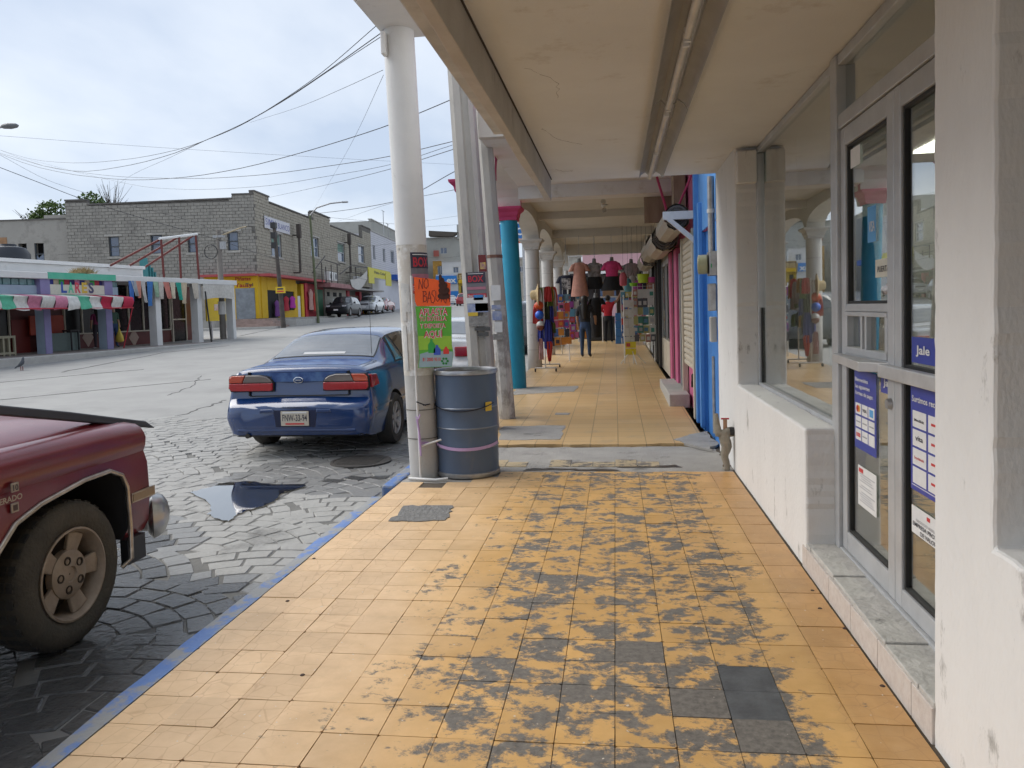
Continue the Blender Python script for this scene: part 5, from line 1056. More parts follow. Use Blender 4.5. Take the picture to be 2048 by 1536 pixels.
for s in (-1, 1):
    cs.patch(lambda t: 1.30+.22*t, lambda t: 1.62-.04*t, 4.12, 4.86, s, .006).build('quarter_window', CARGLASS, car, smooth=60)
    cs.patch(1.66, 2.22, 4.1, 4.88, s, .006).build('side_window', CARGLASS, car, smooth=60); cs.patch(lambda t: 2.30, lambda t: 3.28-.42*t, 4.1, 4.88, s, .006).build('side_window', CARGLASS, car, smooth=60)
    cs.patch(lambda t: 1.24+.22*t, lambda t: 3.34-.42*t, 4.05, 4.93, s, .003, 14).build('window_seal', BLACKP, car, smooth=60)
    cs.patch(1.56, 1.572, 2.1, 4.0, s, .0025, 1, 8).build('door_gap', DARK, car); cs.patch(2.44, 2.452, 2.1, 4.0, s, .0025, 1, 8).build('door_gap', DARK, car)
    MB().box(s*.86-.03*s, s*.90, 1.62, 1.80, .80, .835).build('door_handle', BLACKP, car, bevel=.008)
    cs.patch(.22, 4.4, 2.97, 3.03, s, .004, 30, 1).build('rub_strip', BLUEP, car)
    MB().prism([(s*.80, 2.98, .99), (s*1.0, 2.98, 1.0), (s*1.0, 2.98, 1.11), (s*.86, 2.98, 1.11)], (0, .12, 0)).build('door_mirror', BLUEP, car, bevel=.02)
cs.patch(.30, .80, 4.85, 7, 1, .0025, 8, 6, both=True).build('boot_lid_top', BLUEF, car, smooth=60)
bl = MB().grid(lambda a, b: (-.585+1.17*a+.0*b, .1765-.010*b-.012*(1-(2*a-1)**2)-.004, .70+.265*b), 10, 4); bl.build('boot_lid', BLUEF if False else BLUEP, car, smooth=60)
pt = MB().grid(lambda a, b: (-.56+1.12*a, .160-.010*(b*.3+.7)-.012*(1-(2*a-1)**2)-.004, .855+.105*b), 12, 3); pt.build('faded_paint', BLUEF, car, smooth=60)
MB().box(-.60, -.585, .12, .17, .70, .97).box(.585, .60, .12, .17, .70, .97).box(-.585, .585, .125, .16, .69, .70).build('boot_gap', DARK, car)
RL = mat('tail_red', (.42, .008, .015), .12, coat=1); RO = mat('tail_amber', (.55, .06, .015), .15, coat=1); RG = mat('tail_smoke', (.16, .13, .12), .15, coat=1)
for s in (-1, 1):
    def pl(pts, m, nm, y0=.10, d=.07): return MB().prism([(s*x, y0, z) for x, z in pts], (0, d, 0)).build(nm, m, tl, bevel=.010, segs=3)
    tl = bpy.data.objects.new('tail_light', None); C.objects.link(tl); tl.parent = car
    pl([(.30, .765), (.335, .752), (.805, .757), (.828, .79), (.828, .845), (.30, .845)], RL, 'red_lens')
    pl([(.305, .850), (.66, .850), (.622, .935), (.45, .935), (.37, .915), (.325, .885)], RG, 'smoke_lens'); pl([(.665, .850), (.827, .850), (.818, .905), (.79, .932), (.63, .935)], RO, 'amber_lens')
    MB().hexa([(s*.80, .165, .77), (s*.871, .165, .775), (s*.884, .36, .79), (s*.80, .36, .79), (s*.80, .165, .925), (s*.852, .165, .925), (s*.862, .34, .915), (s*.80, .34, .915)]).build('side_lens', RL, tl, bevel=.01)
    MB().prism([(s*x, .115, z) for x, z in [(.293, .747), (.815, .747), (.836, .788), (.833, .90), (.797, .940), (.45, .940), (.36, .921), (.314, .886), (.293, .85)]], (0, .05, 0)).build('lamp_surround', DARK, tl, bevel=.006)
    MB().prism([(s*x, -.012, z) for x, z in [(.255, .56), (.42, .555), (.425, .515), (.24, .515)]], (0, .05, 0)).build('bumper_pad', BLUEP, car, bevel=.012)
MB().prism([(x, -.004, z) for x, z in [(-.23, .355), (.23, .355), (.255, .545), (-.255, .545)]], (0, .02, 0)).build('plate_recess', mat('dark_blue_recess', (.004, .01, .05), .4), car)
PLM = flat('plate_cream', (.58, .52, .42), .5); MB().box(-.165, .165, -.016, -.008, .37, .535).build('number_plate', PLM, car, bevel=.006)
fp = lambda u, v: (u, -.0185, v)
text(MB(), 'FNW-33-94', fp, .29, .075, 0, .425, .012).build('lettering', INK, car, recalc=False); MB().box(-.14, .14, -.0185, -.017, .512, .528).build('plate_band', PAPER, car); MB().box(-.11, .11, -.0185, -.017, .385, .402).build('plate_print', REDI, car)
text(MB(), 'CHEVROLET', lambda u, v: (u, -.0075, v), .30, .022, .0, .565, .02).build('lettering', INK, car, recalc=False); text(MB(), 'Malibu', lambda u, v: (u, .139, v), .2, .03, -.42, .905, .01).build('lettering', INK, car, recalc=False)
b = MB(); b.loft([[(.06*k_*math.cos(2*math.pi*k/24), .128-.006*(1-k_), .872+.036*k_*math.sin(2*math.pi*k/24)) for k in range(24)] for k_ in (1, .82)], cap=False); b.box(-.035, .035, .122, .13, .868, .876); b.build('badge', CHROME, car)
MB().tube([(-.58, -.0, .255), (-.58, .5, .26)], .028, 12).build('exhaust', flat('exhaust', (.05, .045, .04), .5, metal=.5), car); MB().tube([(.60, .97, 1.0), (.585, 1.0, 1.85)], [.004, .002], 6).build('aerial', BLACKP, car); MB().cyl((.60, .96, .99), (.60, .97, 1.03), .014, n=10).build('aerial_base', BLACKP, car)
MB().box(-.70, .70, .0, .03, .30, .335).build('bumper_lip', BLUEP, car, bevel=.012)
for k in range(7): cs.patch(.96+.065*k, .9625+.065*k, 5.25, 7, 1, .0075, 6, 1, both=True).build('heater_wire', flat('heater_brown', (.10, .08, .07), .6), car)
cs.patch(.93, .985, 6.2, 7, 1, .009, 4, 1, both=True).build('brake_lamp', flat('lamp_pale', (.5, .5, .5), .5), car)
cs.patch(.815, .822, 4.6, 7, 1, .004, 8, 1, both=True).build('boot_seam', DARK, car)
for s in (-1, 1): cs.patch(.30, .82, 4.58, 4.61, s, .004, 10, 1).build('boot_seam', DARK, car)

# pickup in the corner: built about its front axle, nose up the street
TRED = mat('maroon_truck_paint', (.17, .013, .018), .32, col2=(.135, .011, .015), scale=2.5, coat=.35, dirt=(.20, .05, .045), dscale=6, dpos=(.6, .9), bump=.03, bscale=60)
TX, TY, TG = -3.70, hx(165, 1148, -2.66).y, -.12
truck = thing('pickup_truck', 'maroon old pickup truck parked at the kerb with its front wheel in view', 'pickup', (TX, TY, TG), 0, local=True)
AX = 1.0
def tsec(y, hood=True):
    dz = -.014*smoothstep(.25, .70, y); k = 1-.012*smoothstep(.45, .7, y)
    h = [(0, .40), (.95*k, .40), (.985*k, .46), (1.0*k, .62), (.995*k, .80), (.975*k, .865), (.99*k, .90), (.995*k, .945), (.985*k, .985+dz), (.965*k, 1.015+dz), (.93*k, 1.035+dz), (.86*k, 1.045+dz), (.83*k, 1.040+dz), (.80*k, 1.055+dz), (.6*k, 1.085+dz), (.3, 1.10+dz), (0, 1.105+dz)]
    return h
rings = []
for y in [-.80, -.6, -.4, -.2, 0, .2, .35, .5, .6, .66, .685, .695]:
    h = tsec(y); e = smoothstep(.66, .70, y)*.035
    rings.append([(x*(1-e), y, .7+(z-.7)*(1-e)) for x, z in h]+[(-x*(1-e), y, .7+(z-.7)*(1-e)) for x, z in h[-2:0:-1]])
tb = MB().loft(rings); o = tb.build('tmp', TRED)
arch = [(-.56, .30), (-.545, .46), (-.47, .62), (-.36, .72), (-.20, .77), (.10, .815), (.30, .82), (.40, .775), (.44, .70), (.45, .48), (.445, .30)]
cos_ = []
for s in (-1, 1):
    co = MB().prism([(s*.58, y, z) for y, z in arch], (s*.6, 0, 0)).build('cut', DARK); cos_.append(co); m = o.modifiers.new('b', 'BOOLEAN'); m.object = co; m.operation = 'DIFFERENCE'; m.solver = 'EXACT'
bpy.context.view_layer.update(); dg = bpy.context.evaluated_depsgraph_get(); me = bpy.data.meshes.new_from_object(o.evaluated_get(dg)); bpy.data.objects.remove(o)
for co in cos_: bpy.data.objects.remove(co)
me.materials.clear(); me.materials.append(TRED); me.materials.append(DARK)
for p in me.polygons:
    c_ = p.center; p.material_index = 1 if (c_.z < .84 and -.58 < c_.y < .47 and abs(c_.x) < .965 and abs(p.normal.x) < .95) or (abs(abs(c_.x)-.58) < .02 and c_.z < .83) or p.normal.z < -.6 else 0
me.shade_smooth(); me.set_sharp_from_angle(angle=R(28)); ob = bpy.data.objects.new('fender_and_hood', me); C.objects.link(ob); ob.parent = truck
md = ob.modifiers.new('bv', 'BEVEL'); md.width = .006; md.segments = 2; md.limit_method = 'ANGLE'; md.angle_limit = R(50)
TRIM = mat('dull_chrome_trim', (.52, .47, .40), .3, .8, col2=(.35, .30, .25), scale=14)
for s in (-1, 1):
    MB().tube([(s*(AX+.002), y, z) for y, z in arch]+[(s*(AX-.03), .40, .26)], .013, 8).build('arch_trim', TRIM, truck, smooth=50)
    MB().tube([(s*(AX-.01), -.57, .29), (s*(AX-.01), -.66, .18)], .012, 8).build('arch_trim', TRIM, truck)
    MB().box(s*.992, s*1.004, .475, .69, .600, .655).build('side_trim', TRIM, truck); MB().box(s*1.003, s*1.007, .485, .68, .608, .647).build('side_trim_insert', flat('gold_insert', (.34, .24, .14), .4), truck)
    # bumper corner
    path = [(.945, .695), (.975, .70), (.99, .74), (.985, .79), (.96, .845), (.90, .885), (.75, .91), (.4, .935), (0, .945)]; rg = []
    for k, (x_, y_) in enumerate(path):
        a_, b_2 = path[max(k-1, 0)], path[min(k+1, len(path)-1)]; tx, ty = b_2[0]-a_[0], b_2[1]-a_[1]; ll = math.hypot(tx, ty); nx_, ny_ = -ty/ll*-1, tx/ll*-1
        if k < 2: nx_, ny_ = .6, -.8
        kk = .75 if k == 0 else 1
        rg.append([(s*(x_+nx_*d), y_+ny_*d, .45+(z-.45)*kk) for z, d in ((.325, -.03), (.345, .0), (.40, .022), (.46, .028), (.52, .016), (.56, -.008), (.575, -.04), (.55, -.055), (.45, -.045), (.345, -.045))])
    MB().loft(rg).build('bumper_half', mat('worn_chrome', (.50, .50, .50), .33, .9, col2=(.36, .35, .33), scale=9, amt=1), truck, smooth=55)
    MB().box(s*.94, s*.985, .44, .60, .26, .40).build('splash_apron', BLACKP, truck)
    for yb in (0, -3.1):
        w = bpy.data.objects.new('wheel', None); C.objects.link(w); w.parent = truck; w.location = (s*.885, yb, .365); w.rotation_euler = (0, R(90)*s, 0); Wd = .235
        prf = [(.225, -Wd/2), (.33, -Wd/2), (.358, -Wd*.36), (.365, -Wd*.2), (.365, Wd*.2), (.358, Wd*.36), (.345, Wd*.44), (.31, Wd/2), (.255, Wd*.50), (.225, Wd*.42)]
        MB().lathe(prf, (0, 0, 0), 64, cap=False).build('tyre', mat('muddy_tyre', (.045, .040, .032), .95, col2=(.09, .078, .058), scale=7, amt=1, bump=.4, bscale=60), w, smooth=45)
        tr = MB()
        for k in range(60):
            a = 2*math.pi*k/60; sh_ = .03*(1 if k % 2 else -1)
            for z0, z1 in ((-.08, -.04), (-.02, .04), (.05, .082)):
                aa = a+sh_; rr_ = .3655; wd = .040
                tr.hexa([((rr_+dr)*math.cos(aa+da), (rr_+dr)*math.sin(aa+da), zz) for zz in (z0, z1) for dr, da in ((-.012, -wd), (-.012, wd), (.0015, wd*.93), (.0015, -wd*.93))])
        tag(tr.build('tread_blocks', RUBBER, w), kind='stuff')
        RIM = mat('dusty_alloy', (.36, .29, .22), .6, .25, col2=(.27, .21, .155), scale=10, bump=.1)
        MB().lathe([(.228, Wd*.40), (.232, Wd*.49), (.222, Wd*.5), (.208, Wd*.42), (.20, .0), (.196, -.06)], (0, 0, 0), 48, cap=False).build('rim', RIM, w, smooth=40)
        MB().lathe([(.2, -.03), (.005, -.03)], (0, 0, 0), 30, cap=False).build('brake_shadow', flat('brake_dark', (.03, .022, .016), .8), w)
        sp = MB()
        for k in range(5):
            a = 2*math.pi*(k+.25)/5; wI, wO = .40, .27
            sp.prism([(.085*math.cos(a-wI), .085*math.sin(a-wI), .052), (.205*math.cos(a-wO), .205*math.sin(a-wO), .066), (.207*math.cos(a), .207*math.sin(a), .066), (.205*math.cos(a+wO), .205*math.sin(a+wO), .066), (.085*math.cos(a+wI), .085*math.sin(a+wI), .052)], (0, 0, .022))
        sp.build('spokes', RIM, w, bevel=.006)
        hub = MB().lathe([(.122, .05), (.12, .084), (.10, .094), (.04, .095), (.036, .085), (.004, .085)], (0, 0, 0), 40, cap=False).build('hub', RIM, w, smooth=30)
        for k in range(5):
            a = 2*math.pi*(k+.75)/5; MB().lathe([(.0215, .0), (.0215, .006), (.016, .006), (.016, .001), (.003, .0005)], (.076*math.cos(a), .076*math.sin(a), .0935), 16, cap=False).build('bolt_hole', mat('bolt_dark', (.05, .035, .022), .7), hub, smooth=40)
# grille, lamps, hood deflector
MB().box(-.92, .92, .69, .715, .56, .98).build('grille', flat('grille_dark', (.05, .05, .055), .4), truck); MB().box(-.90, .90, .715, .722, .75, .77).box(-.9, .9, .715, .722, .6, .62).box(-.9, .9, .715, .722, .92, .94).build('grille_bar', CHROME, truck)
for s in (-1, 1): MB().box(s*.62, s*.9, .716, .73, .64, .90).build('headlight', CARGLASS2, truck, bevel=.01)
def tl_(px, py, X): p = hx(px, py, X); return Vector((p.x-TX, p.y-TY, p.z-TG))
a, b_ = tl_(-60, 804, -2.90), tl_(292, 842, -2.90); a2, b2 = tl_(-60, 826, -2.90), tl_(306, 856, -2.90)
MB().loft([[p+Vector((dx, 0, 0)) for p, dx in ((lo, -.03), (lo, .02), (hi, .0), (hi, -.05))] for lo, hi in ((a2, a), (a2.lerp(b2, .5), a.lerp(b_, .5)+Vector((0, 0, .006))), (b2, b_))]).build('hood_deflector', BLACKP, truck, bevel=.008)
# maker's badge
BX = AX+.006; bd = lambda u, v: (BX, u, v)
def bpx(px, py): p = tl_(px, py, TX+AX); return p.y, p.z
EM = mat('badge_metal', (.42, .36, .30), .4, .6)
by, bz = bpx(27, 992)
u0 = -.44
cx0, cz1 = bpx(27, 975); cx1, cz3 = bpx(27, 1015)
MB().box(BX-.004, BX+.004, cx0-.022, cx0+.022, cz1-.02, cz1+.022).build('badge_plate', EM, truck, bevel=.003); MB().box(BX-.004, BX+.004, cx1-.022, cx1+.022, cz3-.022, cz3+.022).build('badge_plate', EM, truck, bevel=.003)
MB().box(BX+.0035, BX+.005, cx1-.013, cx1+.013, cz3-.013, cz3+.013).build('badge_window', flat('badge_dark', (.06, .03, .03), .5), truck)
text(MB(), '10', lambda u, v: (BX+.0055, u, v), .03, .026, cx0, cz1-.012, .03).build('lettering', INK, truck, recalc=False)
zc = (cz1+cz3)/2; text(MB(), 'SILVERADO', lambda u, v: (BX+.003, u, v), .205, .026, cx0+.028-.1025+.01, zc-.013, .04).build('lettering', EM, truck, recalc=False)
# cab and bed behind the picture edge
cab = MB(); prof = [(-.80, .40), (-.80, 1.06), (-.95, 1.12), (-1.35, 1.72), (-1.55, 1.78), (-2.05, 1.78), (-2.2, 1.1), (-2.2, .40)]
cab.loft([[(x, y, z) for y, z in prof] for x in (-.97, -.9, .9, .97)]); cab.build('cab', TRED, truck, bevel=.03)
for s in (-1, 1): MB().prism([(s*.972, y, z) for y, z in [(-1.05, 1.15), (-1.40, 1.68), (-2.0, 1.68), (-2.1, 1.15)]], (s*.006, 0, 0)).build('side_window', CARGLASS, truck); MB().box(s*.9, s*1.0, -4.2, -2.22, .42, 1.06).build('bed_side', TRED, truck, bevel=.02)
MB().prism([(-.85, -.955, 1.15), (.85, -.955, 1.15), (.8, -1.325, 1.68), (-.8, -1.325, 1.68)], (0, .012, .01)).build('windscreen', CARGLASS, truck); MB().box(-.9, .9, -4.2, -2.22, .42, .55).box(-.9, .9, -4.2, -4.12, .55, 1.05).build('bed_floor', TRED, truck)
MB().box(-.45, .45, -4.1, .6, .30, .40).build('chassis', DARK, truck)

# other parked cars
WHITEC = mat('white_car_paint', (.66, .66, .65), .25, coat=1); SILV = mat('white_suv_paint', (.60, .62, .64), .25, coat=1); BLKC = mat('black_car_paint', (.010, .012, .016), .3, coat=.15, spec=.25); REDC = mat('red_car_paint', (.33, .012, .022), .25, coat=1); GRYC = mat('dark_grey_paint', (.05, .055, .06), .25, coat=1)
SUV = [(0, .38, .68, .55, .74, .72, .72, .78, .5), (.04, .30, .80, .55, .86, .80, .83, .95, .6), (.12, .27, .86, .55, .91, .95, .87, 1.15, .66), (.30, .25, .88, .58, .93, 1.0, .88, 1.55, .62), (.50, .24, .89, .6, .94, 1.02, .88, 1.64, .62), (1.6, .23, .89, .6, .94, 1.02, .88, 1.69, .64), (2.3, .23, .89, .6, .94, 1.01, .88, 1.66, .64), (2.55, .23, .89, .6, .94, 1.0, .88, 1.58, .64), (3.2, .23, .89, .6, .94, 1.0, .87, 1.12, .70), (3.35, .23, .89, .6, .94, .99, .86, 1.07, .72), (4.2, .25, .88, .58, .92, .94, .83, .99, .7), (4.45, .27, .85, .56, .88, .84, .80, .88, .6), (4.56, .32, .78, .55, .82, .7, .74, .74, .5), (4.6, .4, .6, .55, .66, .62, .6, .64, .4)]
SMALLSED = [(y*.93, *r) for y, *r in SEDAN]
def far_car(name, label, loc, rz, paint, shape, kind):
    root = thing(name, label, 'car', loc, rz, local=True); cs = CarShape(shape); suv = kind == 'suv'; L = shape[-1][0]; wr = .36 if suv else .31; wb = (.85, 3.65) if suv else (.92, 3.42)
    wh = [(s*.78, y, wr) for s in (-1, 1) for y in wb]
    body_obj(carve(cs.body(.12), wh, wr*1.12, .52), paint, wh, wr*1.12, .52, root)
    for x, y, z in wh: wheel(root, x+(.06 if x > 0 else -.06)*(1 if suv else .4), y, wr, .2, 6)
    if suv:
        cs.patch(2.62, 3.16, 5.0, 7, 1, .008, 6, 6, both=True).build('windscreen', CARGLASS, root, smooth=60); cs.patch(.14, .30, 4.95, 7, 1, .008, 6, 4, both=True).build('rear_window', CARGLASS, root, smooth=60)
        for s in (-1, 1):
            for y0, y1 in ((.42, .95), (1.02, 1.75), (1.83, 2.75)): cs.patch(y0, lambda t, y1=y1: y1-(.35*t if y1 > 2.5 else 0), 4.1, 4.88, s, .008, 5, 4).build('side_window', CARGLASS, root, smooth=60)
            MB().prism([(s*.9, 2.62, 1.05), (s*1.08, 2.62, 1.05), (s*1.08, 2.62, 1.2), (s*.92, 2.62, 1.2)], (0, .1, 0)).build('door_mirror', BLACKP, root, bevel=.02)
        zf, yf = .78, 4.52
    else:
        k = .93; cs.patch(2.98*k, 3.56*k, 5.05, 7, 1, .008, 6, 6, both=True).build('windscreen', CARGLASS, root, smooth=60); cs.patch(.92*k, 1.42*k, 5.05, 7, 1, .008, 6, 6, both=True).build('rear_window', CARGLASS2, root, smooth=60)
        for s in (-1, 1):
            cs.patch(lambda t: 1.35*k+.2*t, 2.2*k, 4.1, 4.88, s, .008, 5, 4).build('side_window', CARGLASS, root, smooth=60); cs.patch(2.28*k, lambda t: 3.26*k-.4*t, 4.1, 4.88, s, .008, 5, 4).build('side_window', CARGLASS, root, smooth=60)
            MB().prism([(s*.8, 2.9*k, .98), (s*.98, 2.9*k, .98), (s*.98, 2.9*k, 1.1), (s*.84, 2.9*k, 1.1)], (0, .1, 0)).build('door_mirror', paint, root, bevel=.02)
            MB().box(s*.45, s*.84, .10, .17, .72, .90).build('tail_light', RL, root, bevel=.02)
        zf, yf = .60, L-.07
    for s in (-1, 1): MB().box(s*.48, s*.80, yf-.10, yf+.02, zf-.02, zf+.12).build('headlight', mat('headlamp', (.6, .62, .64), .1, coat=1), root, bevel=.02)
    MB().box(-.40, .40, yf+.02, yf+.05, zf-.12, zf+.08).build('grille', flat('grille_dark', (.05, .05, .055), .4), root, bevel=.01)
    MB().box(-.18, .18, yf+.06, yf+.085, zf-.32, zf-.20).build('number_plate', PAPER, root)
    return root
def on_road(px, py):
    d = ray(px, py); lo, hi = 1., 400.
    for _ in range(50):
        m = (lo+hi)/2; p = O+d*m
        if p.z > road_z(p.x, p.y): lo = m
        else: hi = m
    return p
def put(name, label, px, py, yawdeg, paint, shape, kind, anchor=(0, 0)):
    """anchor: local point that stands at the pixel"""
    p = on_road(px, py); a = R(yawdeg); c_, s_ = math.cos(a), math.sin(a); ox, oy = anchor
    x, y = p.x-(c_*ox-s_*oy), p.y-(s_*ox+c_*oy); r = far_car(name, label, (x, y, road_z(x, y)), a, paint, shape, kind)
    r.rotation_euler.x = math.atan(road_slope(x)); return r
put('black_suv', 'black sport utility car parked facing us below the brick building', 700, 637, 184, BLKC, SUV, 'suv', (-.85, 3.65))
put('white_suv', 'silvery white sport utility car parked behind the black one', 752, 629, 184, SILV, SUV, 'suv', (-.85, 3.65))
put('red_car', 'red saloon car parked at the far kerb behind the white one', 775, 626, 184, REDC, SMALLSED, 'sedan', (-.8, 3.42))
p = on_road(905, 742); wc = far_car('white_car', 'white saloon car parked ahead of the blue car, behind the poster pole', (-3.35, 13.5, road_z(-3.35, 13.5)), 0, WHITEC, SMALLSED, 'sedan')
far_car('grey_car', 'dark grey car parked beyond the turquoise column', (-3.2, 23.5, road_z(-3.2, 23.5)), 0, GRYC, SUV, 'suv'); far_car('far_white_car', 'small white car parked furthest along the arcade kerb', (-3.3, 33, road_z(-3.3, 33)), 0, WHITEC, SMALLSED, 'sedan')
put('far_white_hatchback', 'tiny white car by the blue shop front across the street', 905, 610, 20, WHITEC, SMALLSED, 'sedan'); put('far_red_suv', 'red sport utility car driving away far up the street', 926, 612, 4, REDC, SUV, 'suv')
# ================================================================== ACROSS THE STREET: LOW SHOP WITH AWNING
LW = mat('white_render', (.68, .68, .67), .8, col2=(.58, .58, .57), scale=1.5, amt=1, dirt=(.36, .35, .33), dscale=1.8, dpos=(.6, .78)); LB = mat('pale_blue_wall', (.34, .43, .52), .8, col2=(.30, .38, .47), scale=2); LP = mat('lilac_paint', (.24, .22, .40), .8, col2=(.21, .19, .35), scale=2)
LG = mat('green_fascia', (.06, .42, .27), .7, col2=(.12, .45, .32), scale=2); MAROON = mat('maroon_tile', (.13, .025, .022), .5, col2=(.10, .02, .018), scale=4); GBLOCK = mat('glass_block', (.07, .16, .17), .12, col2=(.12, .24, .25), scale=8)
L = Face((-19.6, 20), (-19.6+1.72, 20+11.26)); LZ = lambda u: road_z(-18.5, L.pt(u, 0).y)+.14
ls = thing('low_shop', 'low white shop with striped awning, lilac columns and a long canopy', 'building', tuple(L.pt(4, .3)))
LWALL = L.off(-2.3)
def U(F, px, py): return F.uv(px, py)
u_end = U(L, 470, 572)[0]
def fb(root, nm, F, m, a, c, d0, d1, **k):
    """box on face F between two photo points"""
    u0, z0 = F.uv(*a); u1, z1 = F.uv(*c); return MB().fbox(F, min(u0, u1), max(u0, u1), min(z0, z1), max(z0, z1), d0, d1).build(nm, m, root, **k)
zc0 = U(L, 240, 564)[1]                                     # underside of the canopy
zt0 = U(L, 240, 551.5)[1]; PF = L.off(-1.65); uE = U(PF, 290, 545)[0]; zP = U(PF, 150, 531)[1]
pv = MB(); pv.fbox(L, -9, u_end, zc0+.02, zt0, -2.6, .12); pv.build('canopy_slab', LW, ls, bevel=.02)
MB().fbox(L, U(L, 90, 550)[0], U(L, 226, 558)[0], zc0+.03, zt0+.012, .10, .135).build('green_fascia', LG, ls)
MB().fbox(L, -9, uE-.05, zt0, zP, -2.75, -1.7).build('roof_parapet', LW, ls, bevel=.02); MB().fbox(L, -9, uE, zP+.001, zP+.13, -2.8, -1.62).build('parapet_cap', WHITEP, ls)
zg = LZ(0)
tag(MB().fbox(L, -12, u_end+.35, -.3, LZ(6), -5, .95).build('sidewalk', mat('far_pavement', (.33, .29, .26), .85, col2=(.26, .22, .2), scale=2)), kind='structure')
tag(MB().fbox(L, -12, u_end+.6, -.3, LZ(6)+.004, .95, 1.15).build('kerb', CONC2, bevel=.03), kind='structure')
zfl = LZ(6)
def colm(px0, px1, m1, m2, zt=None):
    um = px0+(px1-px0)*.55; u0 = U(L, um, 690)[0]; u1 = U(L, px1, 690)[0]; o = MB().fbox(L, u0, u1, zfl-.02, zt or zc0+.02, -.36, .0).build('pillar', m1, ls)
    if m2: MB().fbox(L, u0+.002, u1-.002, zfl-.02, (zt or zc0+.02)-.001, .0, .02).build('pillar_face', m2, ls)
colm(74, 104, LB, LP); colm(199, 227, LB, LP); colm(303, 326, LW, None); colm(388, 408, LW, None); colm(462, 474, LW, None); colm(-60, -30, LB, LP)
# upper band: glass blocks, colour stripes, name board
zb1, zb2 = U(L, 150, 588)[1], U(L, 150, 571)[1]
uA, uB = U(L, 79, 575)[0], U(L, 217, 575)[0]
MB().fbox(L, -9, U(L, 240, 580)[0], zb1-.02, zb2-.02, -.28, -.1).build('band_wall', LB, ls)
def blocks(ua, ub):
    n = max(1, int((ub-ua)/.29)); w = (ub-ua)/n
    for i in range(n): MB().fbox(L, ua+i*w+.012, ua+(i+1)*w-.012, zb2-.018, zc0+.018, -.26, -.12).build('glass_block', GBLOCK, ls, bevel=.02)
blocks(-5.5, uA-.05); blocks(uB+.05, U(L, 240, 565)[0])
for u in (uA-.02, uB-.25): MB().fbox(L, u, u+.38, zb1-.02, zc0+.018, -.22, .06).build('pillar_head', LP, ls)
u = uA+.38; cs_ = [flat('stripe%d' % i, c, .6) for i, c in enumerate(((.02, .03, .25), (.50, .42, .30), (.03, .35, .06), (.4, .02, .05), (.03, .02, .15), (.55, .22, .40)))]; i = 0
while u < uB-.25: w = min(.22, uB-.25-u); MB().fbox(L, u, u+w-.01, zb2+.02, zc0+.018, -.2, -.04).build('colour_stripe', cs_[i % 6], ls); u += .22; i += 1
sg = MB().fbox(L, uA+.36, uB-.25, zb1-.02, zb2+.018, -.05, .05).build('name_board', flat('board_cream', (.60, .57, .48), .6), ls)
bl_ = uB-uA-.61; nx_ = uA+.36+bl_*.24
for i, (ch_, c_) in enumerate(zip('LARES', ((.03, .08, .40), (.10, .50, .30), (.62, .05, .09), (.66, .45, .04), (.06, .06, .14)))):
    text(MB(), ch_, onface(L, .056), bl_*.10, .36, nx_+i*bl_*.125, zb1+.05, .05).build('letter', flat('letter%d' % i, c_, .5), sg, recalc=False)
# striped awning, each strip of cloth its own piece
ua = -6.; ub = U(L, 229, 600)[0]; za1 = zb1-.03; n = 26; w = (ub-ua)/n
acl = [cloth('awn%d' % i, c) for i, c in enumerate(((.45, .02, .06), (.64, .63, .60), (.10, .42, .27), (.64, .63, .60), (.55, .20, .30), (.64, .63, .60)))]; orders = [5, 0, 1, 2, 3, 4]
seq = [0, 1, 4, 1, 2, 1, 0, 1, 4, 1, 2, 1, 0, 1, 0, 1, 2, 1, 4, 1, 4, 1, 2, 1, 0, 1, 0][-n:]
aw = thing('striped_awning', 'red, white, green and pink striped cloth awning over the low shop', 'awning', tuple(L.pt(2, za1)))
q = random.Random(3); seq = [0, 1, 2, 1, 4, 1, 4, 1, 2, 1, 0, 1, 0]; zlow = U(L.off(.9), 120, 618)[1]
for i in range(n):
    u = ub-(i+1)*w; m = acl[seq[::-1][i % 13]]; j = q.uniform(-.03, .03)
    MB().grid(lambda a, b: L.pt(u+w*a+.02*math.sin(5*b+i), (za1-.12*b*1.6 if b < .5 else za1-.096-(za1-.096-zlow)*(b-.5)*2)+(j+.03*math.sin(a*3+i) if b > .9 else 0), .08+(1.5*b if b < .5 else .75+.06*math.sin((b-.5)*8+i)*1.0)), 3, 10).build('awning_strip', m, aw, smooth=60)
MB().tube([L.pt(ua, zlow+.02, .84), L.pt(ub, zlow+.02, .84)], .02, 6).tube([L.pt(ub, zlow+.02, .84), L.pt(ub, za1, .05)], .02, 6).tube([L.pt(ub, zlow+.02, .80), L.pt(ub, zfl+.02, .3)], .02, 6).build('awning_rail', BOXR, aw)
